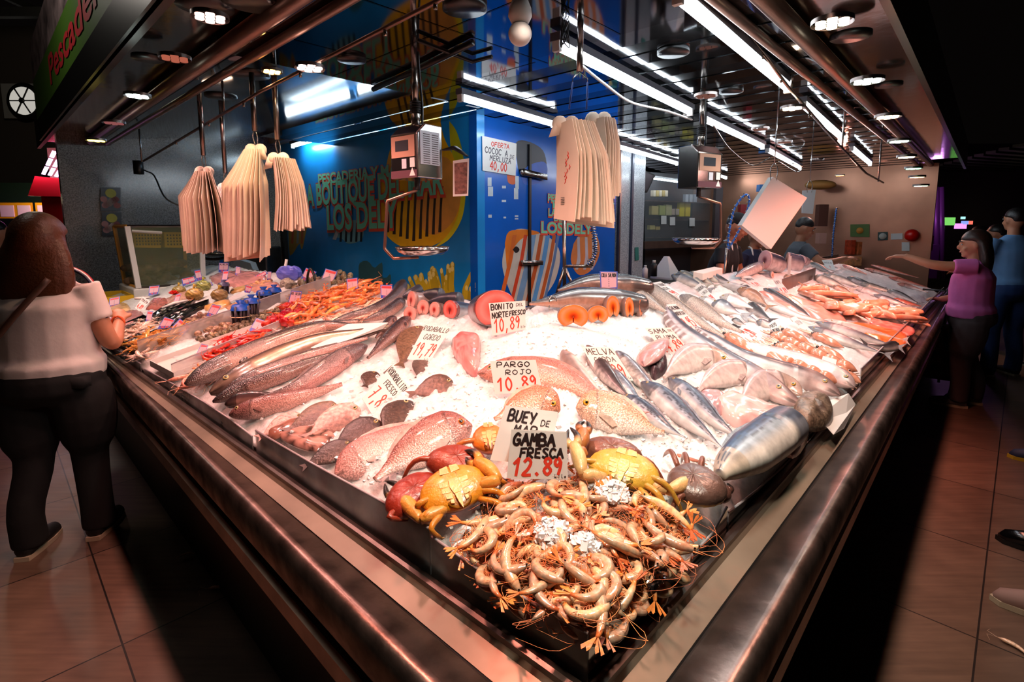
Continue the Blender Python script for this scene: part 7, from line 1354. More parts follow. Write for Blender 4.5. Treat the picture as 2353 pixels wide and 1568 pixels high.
h2 = hose([(1348, 470), (1362, 520), (1368, 580), (1350, 610)], 3.0, 'spring spray hose on a steel stand behind the bonito', [(1296, 500), (1297, 612), (1297, 680)]); mb = MB()
for a_, b_ in (((1297, 612), (1275, 690)), ((1297, 612), (1330, 690)), ((1297, 612), (1360, 612)), ((1360, 612), (1362, 596))): mb.cyl(at_y(*a_, 3.0), at_y(*b_, 3.0), .009, 8)
build('stand', mb, m_pole, h2)
# ---------------------------------------------------------------- people
def blob(name, mb, m, parent, vox=.012, sm_it=4):
 """union of closed lofts -> one continuous surface"""
 o = build(name, mb, m, parent); r = o.modifiers.new('remesh', 'REMESH'); r.mode = 'VOXEL'; r.voxel_size = vox; s = o.modifiers.new('smooth', 'SMOOTH'); s.iterations = sm_it; s.factor = .5
 dg = bpy.context.evaluated_depsgraph_get(); me = bpy.data.meshes.new_from_object(o.evaluated_get(dg)); o.modifiers.clear(); o.data = me
 if not len(me.materials): me.materials.append(m)
 me.polygons.foreach_set('use_smooth', [True] * len(me.polygons)); return o
m_skinh = {}
def skin_mat(k):
 c = {'fair': S(206, 150, 122), 'tan': S(170, 112, 82), 'warm': S(196, 132, 100)}[k]
 return mat('skin_' + k, c, .5, noise=(14, .06), sss=0.0)
def cloth(name, c, n=.12): return mat(name, c, .85, noise=(5, n), bump=(22, .5))
def person(label, base, face, H, top, pants, skin, arms, hair=None, shoes=None, topc=None, sleeve=.5, lean=0, feet=None, girth=1.0, head_turn=0, head_down=0, cap=None, apron=None, low=0.0, group=None, longsleeve=False, legs=True, vox=.011, hemz=.50):
 """base: floor point; face: heading of the front (radians, 0 = +x); arms: two lists of local (right, fwd, up) joints: shoulder, elbow, wrist, fingertips"""
 f = V3((math.cos(face), math.sin(face), 0)); r = V3((math.sin(face), -math.cos(face), 0)); b = V3((base[0], base[1], 0))
 def W(x, y, z): k = max(0, z - .52 * H) * math.tan(math.radians(lean)); return b + r * x + f * (y + k) + UP * z
 t = thing('person', b, label, 'person', group); g = girth; h = H
 feet = feet or [(-.10, .0), (.10, .02)]; sk = skin_mat(skin); bd = MB()
 def loft(mb, sec, n=16):                                          # sec: (x, y, z, rx, ry)
  rs = [[W(x + rx * math.cos(a), y + ry * math.sin(a), z) for a in np.linspace(0, 2 * math.pi, n + 1)[:-1]] for x, y, z, rx, ry in sec]; mb.rings(rs)
 ank = [(fx, fy - .03) for fx, fy in feet]
 # body core: neck, head, trunk, legs, arms, hands
 hz = .93 * h; loft(bd, [(0, 0, .5 * h, .13 * g, .10 * g), (0, 0, .62 * h, .12 * g, .09 * g), (0, 0, .74 * h, .14 * g, .09 * g), (0, 0, .81 * h, .14, .07), (0, .0, .84 * h, .055, .055), (0, .012, .90 * h, .05, .055)])
 ht = math.radians(head_turn); hf = unit(f * math.cos(ht) + r * math.sin(ht)); hd = math.radians(head_down); fw = unit(hf * math.cos(hd) - UP * math.sin(hd)); hu = unit(UP * math.cos(hd) + hf * math.sin(hd)); hr = np.cross(fw, hu); hc = W(0, .02, hz)
 hp = lambda x, y, z: hc + hr * x + fw * y + hu * z
 def hfn(x, y, z): return 1.0 - .10 * max(0, -z) * (1 if y < .2 else .4)
 bd.ell(hp(0, -.008, .012), (.074, .096, .112), hr, hu, 20, 14); bd.ell(hp(0, .035, -.045), (.054, .056, .066), hr, hu, 16, 10)
 bd.ell(hp(0, .098, -.012), (.013, .022, .024), hr, hu, 10, 8); bd.ell(hp(0, .088, .012), (.010, .014, .026), hr, hu, 8, 6); bd.ell(hp(0, .078, .033), (.05, .018, .012), hr, hu, 12, 6); bd.ell(hp(0, .072, -.088), (.024, .020, .018), hr, hu, 10, 7); bd.ell(hp(0, .086, -.052), (.024, .012, .010), hr, hu, 10, 6)
 for s in (-1, 1): bd.ell(hp(s * .076, -.008, -.005), (.010, .020, .030), hr, hu, 8, 7); bd.ell(hp(s * .04, .062, -.03), (.022, .022, .02), hr, hu, 8, 6)
 for (fx, fy), s in zip(ank, (-1, 1)):
  if legs: bd.tube([W(s * .085 * g, 0, .5 * h), W(s * .09 + (fx - s * .09) * .5, .02 + fy * .5, .27 * h), W(fx, fy - .02, .17 * h), W(fx, fy, .05)], [.085 * g, .046, .042, .036], 12)
 hands = []
 for arm in arms:
  P = [W(x, y, z) for x, y, z in arm]; bd.tube(catmull(P[:3], 12), [.052, .050, .048, .046, .044, .043, .042, .040, .037, .034, .030, .027], 12)
  w0, tip = P[2], P[3]; d = unit(tip - w0); L = np.linalg.norm(tip - w0); sd = unit(np.cross(d, UP) if abs(d[2]) < .9 else np.cross(d, f)); nn = np.cross(sd, d)
  bd.tube([w0 - d * .02, w0 + d * L * .25, w0 + d * L * .5], [.026, .034, .036], 10, flat=.5, up=nn)
  for i, k in enumerate((-1.2, -.4, .4, 1.2)):
   q = w0 + d * L * .46 + sd * k * .018; ln = L * (.50, .58, .54, .42)[i]; bd.tube([q, q + d * ln * .5 - nn * .004, q + d * ln * .85 - nn * .022, q + d * ln * .95 - nn * .036], [.0095, .009, .0085, .007], 8)
  q = w0 + d * L * .18 + sd * .026; bd.tube([q, q + sd * .022 + d * .02, q + sd * .026 + d * .05 - nn * .012], [.0115, .011, .009], 8)
 blob('body', bd, sk, t, vox * .75, 3)
 for s in (-1, 1):
  mb = MB(); mb.ell(hp(s * .033, .083, .012), (.012, .006, .007), hr, hu, 10, 7, lambda x, y, z: (1, S(20, 14, 12) if abs(x) < .55 else S(220, 210, 205))); build('eye', mb, m_eye, t)
  mb = MB(S(30, 20, 18)); mb.tube([hp(s * .016, .094, .034), hp(s * .034, .091, .042), hp(s * .052, .078, .034)], [.004, .005, .003], 6); build('eyebrow', mb, m_fin, t)
 mb = MB(S(150, 70, 66)); mb.tube([hp(-.024, .086, -.055), hp(0, .097, -.053), hp(.024, .086, -.055)], [.003, .006, .003], 6); build('lips', mb, m_fin, t)
 # trousers
 if legs:
  pb = MB(); loft(pb, [(0, -.01, .60 * h, .150 * g, .115 * g), (0, -.02, .54 * h, .175 * g, .14 * g), (0, -.02, .50 * h, .175 * g, .14 * g), (0, 0, .46 * h, .15 * g, .11 * g)])
  for (fx, fy), s in zip(ank, (-1, 1)): pb.tube(catmull([W(s * .088 * g, -.01, .50 * h), W(s * .092 * g + (fx - s * .09) * .3, .0, .40 * h), W(s * .09 + (fx - s * .09) * .55, .02 + fy * .5, .27 * h), W(fx, fy - .01, .14 * h), W(fx, fy, .055)], 12), [.098 * g, .102 * g, .10 * g, .095 * g, .088 * g, .082, .078, .075, .073, .072, .073, .076], 14)
  blob('trousers', pb, pants, t, vox, 6)
  if shoes:
   for fx, fy in feet:
    mb = MB(); c = W(fx, fy, 0); mb.tube([c - f * .10 + UP * .045, c - f * .085 + UP * .045, c - f * .02 + UP * .05, c + f * .07 + UP * .040, c + f * .14 + UP * .030, c + f * .165 + UP * .028], [.02, .040, .044, .044, .036, .012], 14, flat=.95, up=UP); mb2 = MB(); mb2.plate([c + r * x + f * y + UP * .001 for x, y in ((-.032, -.105), (.032, -.105), (.043, -.02), (.046, .08), (.036, .145), (0, .172), (-.036, .145), (-.046, .08), (-.043, -.02))], .022, UP); o = build('shoe', mb, shoes, t); build('sole', mb2, mat('rubber_sole', S(190, 176, 150), .6), o, smooth=False)
 # top
 tb = MB(); loft(tb, [(0, -.005, hemz * h, .172 * g, .140 * g), (0, -.005, (hemz + .05) * h, .178 * g, .145 * g), (0, 0, .60 * h, .158 * g, .128 * g), (0, .005, .68 * h, .160 * g, .130 * g), (0, 0, .75 * h, .172 * g, .125 * g), (0, -.005, .80 * h, .175, .10), (0, -.005, .825 * h, .13, .075), (0, 0, .845 * h, .07, .065)])
 for arm in arms:
  P = [W(x, y, z) for x, y, z in arm]; q = catmull(P[:3], 21); k = 21 if longsleeve else max(4, int(21 * .5 * sleeve * 2 * .5) + 2); tb.tube(q[:k], [.068 - .012 * i / 21 for i in range(k)], 14)
 blob('shirt', tb, top, t, vox, 5)
 if apron:
  ab = MB(); rs = [(.10, .66), (.165, .60), (.17, .50), (.17, .34)]; front = []; K = 9
  for x, z in rs: front.append([W(x * g * math.sin(a), (.150 if z < .62 else .142) * g * (math.cos(a)), z * h) for a in np.linspace(-1.25, 1.25, K)])
  vs = [p for q in front for p in q]; n = len(vs); vs += [p + f * .006 for p in vs]; fs = []
  for i in range(len(rs) - 1):
   for j in range(K - 1): a = i * K + j; fs += [(a, a + 1, a + K + 1, a + K), (n + a, n + a + K, n + a + K + 1, n + a + 1)]
  ab.add(vs, fs); build('apron', ab, apron, t)
  sb = MB(); sb.tube(catmull([W(-.09, .14, .66 * h), W(-.075, .04, .84 * h), W(0, -.06, .855 * h), W(.075, .04, .84 * h), W(.09, .14, .66 * h)], 20), .009, 6); build('apron_strap', sb, m_white, t)
 # hair
 if hair:
  kind, hm = hair; hb = MB()
  kk = 1.25 if kind == 'mid' else 1.0
  if kind == 'short': hb.ell(hp(0, -.018, .036), (.082, .098, .098), hr, hu, 20, 12, lambda x, y, z: 1.0 if (z > -.1 or y < -.3) else .80)
  else:
   ln = {'long': .30, 'mid': .33}[kind]
   hb.ell(hp(0, -.018, .030), (.090 * kk, .108 * kk, .106 * kk), hr, hu, 22, 14, lambda x, y, z: 1.0 if (z > .05 or y < .1) else .74)
   rs = []
   for i in range(9):
    s_ = i / 8; c = hp(0, -.045 - .035 * math.sin(s_ * 2.2), .03) - UP * (ln * s_); wx = (.092 + .045 * math.sin(min(1, s_ * 1.1) * 2.2) - .02 * s_) * kk; wy = .070 + .01 * s_ - .02 * s_ * s_
    rs.append([c + hr * wx * math.cos(a) * (1 + .05 * math.sin(a * 19)) + fw * (wy * math.sin(a) * (1 if math.sin(a) < 0 else .55)) for a in np.linspace(0, 2 * math.pi, 45)[:-1]])
   hb.rings(rs)
  blob('hair', hb, hm, t, .010, 5)
 if cap:
  cb = MB(); cb.ell(hp(0, -.012, .050), (.090, .108, .088), hr, hu, 20, 12, lambda x, y, z: 1.0 if z > -.15 else .9); cb.plate([hp(x, y, .055) for x, y in ((-.07, .07), (-.06, .13), (-.02, .165), (.02, .165), (.06, .13), (.07, .07))], .006, hu); build('cap', cb, cap, t)
 return t, W, hp
def hairmat(n, c):
 m = mat(n, c, .42, noise=(3, .3), bump=(90, .6)); return m
blk = cloth('black_trousers', S(14, 14, 16)); wl_ = at_z(186, 1240, 0); FCL = 1.55
# woman on the left, seen from behind
t, W, hp = person('woman in a white T-shirt with long brown hair, seen from behind on the left', wl_ + V3((-.05, 0, 0)), 1.78, 1.64, cloth('white_tshirt', S(226, 216, 212)), blk, 'warm', [[(.17, 0, 1.33), (.25, .03, 1.03), (.20, .24, 1.10), (.14, .36, 1.17)], [(-.17, 0, 1.33), (-.27, -.03, 1.05), (-.20, .16, .95), (-.14, .26, .95)]], ('mid', hairmat('brown_hair', S(92, 52, 30))), mat('black_shoe', S(14, 14, 16), .6), feet=[(-.12, -.06), (.12, .06)], girth=1.30, head_turn=-6, vox=.011, hemz=.53, sleeve=.55)
for k, c in ((-.012, S(30, 34, 60)), (.0, S(236, 230, 228)), (.012, S(170, 30, 44))):
 mb = MB(c); P = [(.06, -.02, 1.40), (.13, -.01, 1.385), (.185, .0, 1.345), (.225, .01, 1.25), (.252, .015, 1.15)]; mb.tube(catmull([W(x + .012, y + k - .012, z + .030 * (1 - i / 6)) for i, (x, y, z) in enumerate(P)], 14), .0075, 6); build('sleeve_stripe', mb, m_fin, t)
mb = MB(); mb.tube(catmull([W(.10, -.13, 1.37), W(-.02, -.192, 1.2), W(-.15, -.20, 1.02), W(-.24, -.05, .92)], 20), .010, 6, flat=1.5); build('bag_strap', mb, mat('brown_leather', S(70, 46, 34), .5), t)
mb = MB(); q = W(.20, .22, 1.095); mb.tube([q + (V3((0, 0, 1)) * math.cos(a) + V3((-math.sin(FCL), math.cos(FCL), 0)) * math.sin(a)) * .034 for a in np.linspace(0, 6.28, 18)], .006, 6); build('bracelet', mb, mat('orange_band', S(220, 90, 30), .5), t)
mb = MB(); q = W(.14, -.12, .87); mb.box(q, (.16, .05, .05), (math.cos(FCL + 1.57), math.sin(FCL + 1.57), 0)); build('waist_bag', mb, blk, t)
# woman in pink reaching over the counter on the right
pk = at_z(2205, 930, 0); fp_ = math.atan2(nr[1], nr[0]) + .12
t, W, hp = person('woman in a pink T-shirt and grey trousers reaching over the right side of the counter', pk, fp_, 1.56, cloth('pink_tshirt', S(214, 106, 176)), cloth('grey_trousers', S(70, 58, 60)), 'warm', [[(-.17, 0, 1.27), (-.20, .27, 1.27), (-.13, .50, 1.34), (-.08, .64, 1.33)], [(.17, 0, 1.27), (.22, .02, 1.0), (.16, .20, .93), (.12, .30, .95)]], ('long', hairmat('dark_brown_hair', S(44, 28, 22))), mat('grey_shoe', S(120, 112, 110), .6), feet=[(-.09, .06), (.10, -.06)], girth=1.22, head_down=8, hemz=.52, sleeve=.5)
# man in a blue shirt farther right, others in the aisle
bm_p = at_z(2292, 862, 0)
person('man in a light blue polo shirt and jeans standing behind the woman in pink', bm_p, fp_ - 1.0, 1.80, cloth('blue_polo', S(110, 156, 206)), cloth('blue_jeans', S(34, 60, 110), .25), 'warm', [[(.19, 0, 1.48), (.27, .02, 1.20), (.20, .22, 1.12), (.15, .32, 1.12)], [(-.19, 0, 1.48), (-.27, .02, 1.20), (-.20, .22, 1.12), (-.15, .32, 1.12)]], ('short', hairmat('black_hair', S(24, 20, 20))), mat('black_shoe', S(14, 14, 16), .6), girth=1.12, feet=[(-.14, 0), (.16, .05)], hemz=.52, vox=.013)
for (u, v, hh, lb, c, fa_) in ((2262, 800, 1.62, 'distant shopper in dark red between the pink and blue ones', S(120, 36, 30), 2.2), (2345, 905, 1.50, 'person in a striped top cut off by the right edge', S(210, 206, 206), 2.6), (30, 900, 1.66, 'shopper in dark clothes behind the woman on the left', S(40, 20, 22), .8), (2225, 780, 1.6, 'far dark shopper down the right aisle', S(60, 40, 40), 2.4)):
 b = at_z(u, v, 0)
 if u == 2345: b = at_z(2405, 850, 0)
 tp = cloth('top_%d' % u, c)
 if u == 2345:
  tp = bpy.data.materials.new('striped_top'); tp.use_nodes = True; N_ = tp.node_tree.nodes; wv = N_.new('ShaderNodeTexWave'); wv.bands_direction = 'Z'; wv.inputs['Scale'].default_value = 12; tcn = N_.new('ShaderNodeTexCoord'); cr = N_.new('ShaderNodeValToRGB'); cr.color_ramp.interpolation = 'CONSTANT'; cr.color_ramp.elements[0].color = (.02, .02, .025, 1); cr.color_ramp.elements[1].position = .5; cr.color_ramp.elements[1].color = (.75, .72, .7, 1)
  tp.node_tree.links.new(tcn.outputs['Object'], wv.inputs['Vector']); tp.node_tree.links.new(wv.outputs[0], cr.inputs[0]); tp.node_tree.links.new(cr.outputs[0], N_['Principled BSDF'].inputs['Base Color'])
 person(lb, b, fa_, hh, tp, blk, 'warm', [[(.17, 0, .82 * hh), (.25, .03, .63 * hh), (.20, .2, .6 * hh), (.15, .3, .6 * hh)], [(-.17, 0, .82 * hh), (-.25, .03, .63 * hh), (-.20, .2, .6 * hh), (-.15, .3, .6 * hh)]], ('short', hairmat('black_hair', S(24, 20, 20))), mat('black_shoe', S(14, 14, 16), .6), vox=.016)
# workers behind the counter
wk = at_y(1640, 600, 5.0); wk[2] = 0
person('worker in a black cap and bright blue apron bending over the work table', wk, math.radians(-38), 1.72, cloth('black_tshirt', S(26, 26, 28)), blk, 'tan', [[(.18, 0, 1.40), (.27, .10, 1.14), (.20, .26, 1.02), (.14, .36, 1.0)], [(-.18, 0, 1.40), (-.26, .12, 1.16), (-.12, .32, 1.10), (-.06, .44, 1.10)]], ('short', hairmat('black_hair', S(24, 20, 20))), None, girth=1.05, lean=14, head_down=28, cap=cloth('black_cap', S(18, 20, 26)), apron=mat('blue_apron', S(22, 116, 226), .45, bump=(6, .4)), head_turn=-30)
wk = at_y(1818, 600, 6.0); wk[2] = 0
person('worker with short dark hair and a grey T-shirt weighing something at the back', wk, math.radians(-15), 1.70, cloth('grey_tshirt', S(80, 84, 92)), blk, 'tan', [[(.18, 0, 1.38), (.28, .20, 1.22), (.22, .44, 1.26), (.18, .56, 1.28)], [(-.18, 0, 1.38), (-.28, .10, 1.18), (-.14, .34, 1.18), (-.08, .46, 1.2)]], ('short', hairmat('black_hair', S(24, 20, 20))), None, girth=1.05, head_down=22, lean=8)
wk = at_y(1712, 600, 5.6); wk[2] = 0
person('third worker in navy, half hidden behind the hanging trays', wk, math.radians(-60), 1.62, cloth('navy_tshirt', S(24, 32, 62)), blk, 'tan', [[(.17, 0, 1.32), (.26, .06, 1.08), (.2, .28, 1.1), (.14, .38, 1.12)], [(-.17, 0, 1.32), (-.26, .06, 1.08), (-.2, .28, 1.1), (-.14, .38, 1.12)]], ('short', hairmat('black_hair', S(24, 20, 20))), None, apron=MATS['blue_apron'], head_down=20, lean=10)
# shopping trolley beside the woman in pink
b = at_z(2152, 905, 0); t = thing('shopping_trolley', b, 'dark patterned shopping trolley with wheels beside the woman in pink', 'trolley'); ax = V3((nr[0], nr[1], 0)); ay = V3((dr[0], dr[1], 0))
mb = MB(); mb.box(b + UP * .42 - ay * .0, (.30, .24, .50), ay); build('bag', mb, mat('patterned_bag', S(90, 60, 50), .7, noise=(16, .9)), t, bevel=.03)
for s in (-1, 1): mb = MB(); c = b + ax * s * .16 + UP * .10; mb.tube([c + (ay * math.cos(a) + UP * math.sin(a)) * .085 for a in np.linspace(0, 6.2832, 24)], .015, 8); mb.tube([c + (ay * math.cos(a) + UP * math.sin(a)) * .08 for a in (0, 3.1416)], .006, 5); mb.tube([c + (ay * math.cos(a) + UP * math.sin(a)) * .08 for a in (1.57, 4.712)], .006, 5); build('wheel', mb, m_black, t)
mb = MB(); mb.tube([b + UP * .08 + ay * .14, b + UP * .7 + ay * .16, b + UP * .98 + ay * .26, b + UP * .98 + ay * .26 + ax * .2], .011, 8); build('handle', mb, m_black, t)
# shoes at the right edge of the frame
def shoe(u, v, ang, m, label, sole):
 c = at_z(u, v, 0); f = V3((math.cos(ang), math.sin(ang), 0)); r = V3((f[1], -f[0], 0)); t = thing('shoe', c, label, 'shoe'); mb = MB(); mb.tube([c - f * .10 + UP * .05, c - f * .085 + UP * .055, c - f * .02 + UP * .06, c + f * .07 + UP * .042, c + f * .14 + UP * .030, c + f * .168 + UP * .026], [.02, .042, .046, .044, .036, .01], 14, up=UP); mb.tube([c - f * .05 + UP * .06, c - f * .06 + UP * .30], [.042, .05], 12); build('upper', mb, m, t)
 mb = MB(); mb.plate([c + r * x + f * y + UP * .001 for x, y in ((-.034, -.11), (.034, -.11), (.046, .08), (.034, .15), (0, .178), (-.034, .15), (-.046, .08))], .024, UP); build('sole', mb, sole, t, smooth=False)
shoe(2395, 1066, 2.5, mat('navy_shoe', S(40, 50, 80), .6), 'navy shoe with a yellow tip at the right edge, farthest of the three', mat('yellow_sole', S(200, 170, 40), .6)); shoe(2398, 1272, 2.4, mat('patent_black', S(10, 10, 12), .15), 'shiny black shoe at the right edge, middle of the three', m_black); shoe(2405, 1420, 2.5, mat('taupe_shoe', S(150, 120, 112), .7), 'taupe shoe at the right edge, nearest of the three', MATS['rubber_sole'])
# stray shrimps and scraps on the floor
fsh = shrimp(None, .10, 1.2, 'pale shrimp lying on the dark floor edge at the lower left', 'shrimp', None, (S(226, 180, 150), S(236, 200, 176), S(180, 140, 120), S(226, 160, 130)), simple=True); fsh.location = tuple(at_z(498, 1355, .012)); fsh.rotation_euler = (0, 0, .6)
f2 = dup(fsh, at_z(428, 1275, .010), (0, 0, 1.2), 'smaller pale shrimp scrap on the floor, farther up the left floor', scale=.6); f3 = dup(fsh, at_z(2325, 1485, .012), (0, 0, -.5), 'pale shrimp shell on the floor at the lower right corner')
# ---------------------------------------------------------------- around the stall: tank, crates, shelves, neighbours
def pxb(name, u0, v0, u1, v1, y, th, m, label=None, cat=None, parent=None, bevel=0, group=None, struct_=False):
 """a box whose front spans a photo rectangle at depth y"""
 a, c = at_y(u0, v1, y), at_y(u1, v0, y); mb = MB(); mb.box(((a[0] + c[0]) / 2, y + th / 2, (a[2] + c[2]) / 2), (abs(c[0] - a[0]), th, abs(c[2] - a[2])))
 o = build(name, mb, m, parent, smooth=False, bevel=bevel)
 if parent is None and not struct_: tag(o, label, cat, group)
 if struct_: o['kind'] = 'structure'; o['label'] = label
 return o
TA = 4.9
def tl(u, v, a=TA): return at_plane(u, v, wl(a, 0), (dl[0], dl[1], 0))
m_glass = mat('tank_glass', S(120, 130, 100), .05, alpha=.28, spec=.6); m_yel = mat('yellow_plastic', S(228, 180, 20), .4); m_yel2 = mat('yellow_frame', S(206, 140, 50), .5)
tk = thing('fish_tank', tl(380, 665), 'glass fish tank with white posts and yellow baskets at the far left end', 'fish tank'); D3 = V3((*dl, 0)) * .55
def bar(nm, p, q, r, m, par): mb = MB(); mb.tube([p, q], r, 4); return build(nm, mb, m, par, smooth=False)
A1, A2, A3, A4 = tl(318, 662), tl(466, 640), tl(462, 518), tl(292, 520); A2[2] = A1[2]; A3[2] = A4[2]
for p, q in ((A1, A4), (A2, A3)): bar('post', p, q, .026, m_white, tk); bar('post', p + D3, q + D3, .02, m_yel2, tk)
for p, q in ((A4, A3), (A1, A2)): bar('frame_rail', p, q, .012, m_dsteel, tk); bar('frame_rail', p + D3, q + D3, .012, m_yel2, tk)
for p in (A4, A1): bar('frame_rail', p, p + D3, .014, m_yel2, tk)
mb = MB(); mb.plate([A1, A2, A3, A4], .004, (-dl[0], -dl[1], 0)); mb.plate([A1, A4, A4 + D3, A1 + D3], .004, (-nl[0], -nl[1], 0)); build('glass', mb, m_glass, tk, smooth=False)
mb = MB(); t_ = .80; mb.plate([A1 + D3 * .98, A2 + D3 * .98, A3 + D3 * .98, A4 + D3 * .98], .01, V3((*dl, 0))); build('tank_back', mb, mat('tank_murk', S(52, 50, 26), .6, noise=(6, .7)), tk, smooth=False)
mb = MB()
for k in range(26): q = A1 + (A2 - A1) * rng.random() + D3 * (.25 + .6 * rng.random()) + UP * (.02 + .16 * rng.random() ** 2); mb.ell(q, (.05 + .05 * rng.random(), .05, .04), nu=9, nv=7)
build('rocks', mb, mat('tank_rock', S(110, 84, 60), .7, noise=(20, .5)), tk)
for k, (u0, u1_) in enumerate(((305, 372), (376, 446))):
 P = [tl(u0, 534, TA + .08), tl(u1_, 534, TA + .08), tl(u1_ - 2, 570, TA + .08), tl(u0 + 3, 569, TA + .08)]; mb = MB(); mb.plate(P, .008, V3((*dl, 0)));
 for i in (0, 2): mb.plate([P[i], P[(i + 3) % 4] if i == 0 else P[1], (P[(i + 3) % 4] if i == 0 else P[1]) + D3 * .5, P[i] + D3 * .5], .006)
 o = build('yellow_basket', mb, m_yel, tk, smooth=False); mb = MB()
 for a in range(9):
  for b in range(4): q = P[0] + (P[1] - P[0]) * (a + 1) / 10 + (P[3] - P[0]) * (b + 1) / 5; mb.box(q - V3((*dl, 0)) * .010, (.010, .004, .014), P[1] - P[0])
 build('grid_holes', mb, mat('basket_holes', S(60, 50, 10), .7), o, smooth=False)
bs = MB(); q0, q1 = tl(308, 705), tl(472, 640); bs.box(((A1 + A2) / 2 + D3 * .5 - UP * .075), (np.linalg.norm(A2 - A1) + .08, .62, .14), A2 - A1); build('white_base', bs, m_white, tk, smooth=False, bevel=.01)
bar('lamp_tube', tl(303, 531), tl(372, 535), .012, m_white, tk)
cr = thing('yellow_crate', wl(5.15, .12, .92), 'shallow yellow crate left of the fish tank', 'crate'); mb = MB(); c = wl(5.1, .20, 1.0); E1, E2 = V3((*nl, 0)), V3((*dl, 0))
for s, (w1, w2) in ((E2, (.42, .02)), (-E2, (.42, .02))): mb.box(c + s * .22 + UP * .02, (w1, w2, .07), E1)
for s in (E1, -E1): mb.box(c + s * .21 + UP * .02, (.02, .44, .07), E1)
build('crate_wall', mb, m_yel, cr, smooth=False); mb = MB(); mb.box(c - UP * .01, (.42, .44, .01), E1); build('crate_floor', mb, mat('crate_grey', S(110, 104, 104), .6), cr, smooth=False)
cr = thing('white_crate', wl(4.78, .05, .92), 'white plastic box with a blue rim in front of the yellow crate', 'box'); mb = MB(); c = wl(4.85, .16, .94)
for s in (E2, -E2): mb.box(c + s * .16, (.52, .015, .11), E1)
for s in (E1, -E1): mb.box(c + s * .255, (.015, .32, .11), E1)
build('box_wall', mb, m_white, cr, smooth=False); mb = MB(); mb.box(c - UP * .05, (.5, .31, .01), E1); build('box_floor', mb, m_white, cr, smooth=False); mb = MB(); mb.box(c - E2 * .17 + UP * .03, (.53, .006, .012), E1); build('blue_rim', mb, mat('rim_blue', S(60, 70, 160), .5), cr, smooth=False)
def gw(u, v, off=.02): return at_plane(u, v, wl(6.35 - off, 0), (dl[0], dl[1], 0))
for (u0, v0, u1_, v1_, lb) in ((231, 431, 277, 485, 'upper dark seafood poster on the granite wall'), (234, 488, 279, 542, 'lower dark seafood poster on the granite wall')):
 t = thing('poster', gw(u0, v1_), lb, 'poster'); P = [gw(*k) for k in ((u0, v1_), (u1_, v1_), (u1_, v0), (u0, v0))]; mb = MB(); mb.plate(P, .003, (-dl[0], -dl[1], 0)); build('sheet', mb, mat('poster_dark', S(24, 26, 34), .3), t, smooth=False); mb = MB()
 for k in range(9):
  x, y = .15 + .7 * ((k * .37) % 1), .5 + .4 * ((k * .61) % 1) * .8; q = P[3] + (P[2] - P[3]) * x + (P[0] - P[3]) * y - V3((*dl, 0)) * .006; mb.col = (S(190, 120, 110), S(206, 170, 150), S(150, 60, 50))[k % 3]; mb.disc(q, .03, (-dl[0], -dl[1], 0), 10, .001)
 mb.col = S(210, 190, 60); q = P[3] + (P[2] - P[3]) * .5 + (P[0] - P[3]) * .25 - V3((*dl, 0)) * .006; mb.disc(q, .045, (-dl[0], -dl[1], 0), 14, .001); build('picture', mb, m_print, t, smooth=False)
# work area left, behind the tank
pxb('blue_bin', 466, 545, 506, 660, 6.0, .3, mat('bin_blue', S(16, 96, 170), .4), 'blue plastic bin right of the fish tank', 'bin', bevel=.02)
pxb('steel_shelf', 520, 560, 596, 568, 6.2, .35, m_steel, 'steel shelf carrying a dark bottle behind the hanging bags', 'shelf')
t = thing('bottle', at_y(546, 560, 6.35), 'dark blue bottle with a pale cap on the steel shelf', 'bottle'); p = at_y(546, 560, 6.35); mb = MB(); mb.tube([p, p + UP * .16, p + UP * .19, p + UP * .22], [.05, .05, .025, .025], 14); build('bottle_body', mb, mat('bottle_blue', S(24, 30, 70), .2), t); mb = MB(); mb.cyl(p + UP * .22, p + UP * .25, .028, 12); build('cap', mb, m_white, t)
pxb('white_board', 556, 520, 586, 560, 6.5, .02, m_white, 'white board standing on the steel shelf behind the bags', 'board'); pxb('grey_machine', 548, 568, 612, 650, 6.1, .4, m_steel, 'grey steel machine behind the low left wing', 'machine', bevel=.02)
mb = MB(); P = [at_y(u, v, 5.6) for u, v in ((522, 640), (590, 640), (575, 605), (545, 596), (528, 612))]; mb.plate(P, .12, (0, 1, 0)); tag(build('plastic_sack', mb, m_bagw, smooth=False), 'crumpled white plastic sack under the steel shelf', 'sack')
t = thing('weighing_pan', at_y(500, 585, 5.3), 'curved steel scale arm with a pan beside the fish tank', 'scale'); mb = MB(); mb.tube(catmull([at_y(u, v, 5.3) for u, v in ((462, 560), (466, 590), (490, 596), (520, 592))], 14), .014, 8); build('arm', mb, m_steel, t); q = at_y(508, 582, 5.3); mb = MB(); mb.tube([q - UP * .03, q, q + UP * .01], [.12, .18, .185], 24); build('pan', mb, m_sst, t)
mb = MB()
def iw(u, v, off=.01): return at_plane(u, v, W0 + n1 * .55 - n1 * off, n1)
poly_on(mb, lambda u, v, o: iw(u, v, o), [(606, 620), (600, 585), (610, 540), (625, 510), (648, 490), (660, 500), (656, 620)], S(170, 140, 90), .012)
for x, c in ((612, S(196, 60, 30)), (630, S(110, 130, 130)), (642, S(206, 80, 30))): poly_on(mb, lambda u, v, o: iw(u, v, o), [(x, 530), (x + 7, 520), (x + 5, 570), (x, 620), (x - 8, 620), (x - 2, 570)], c, .016)
tag(build('printed_panel', mb, m_print, smooth=False), 'striped orange fish printed on the recessed blue panel', 'mural'); mb = MB(); p = mw(660, 560); mb.box((p[0] - n1[0] * .02, p[1] - n1[1] * .02, 1.1), (.05, .05, 2.2), u1); tag(build('door_post', mb, m_black, smooth=False), 'black door post at the left end of the mural', 'post')
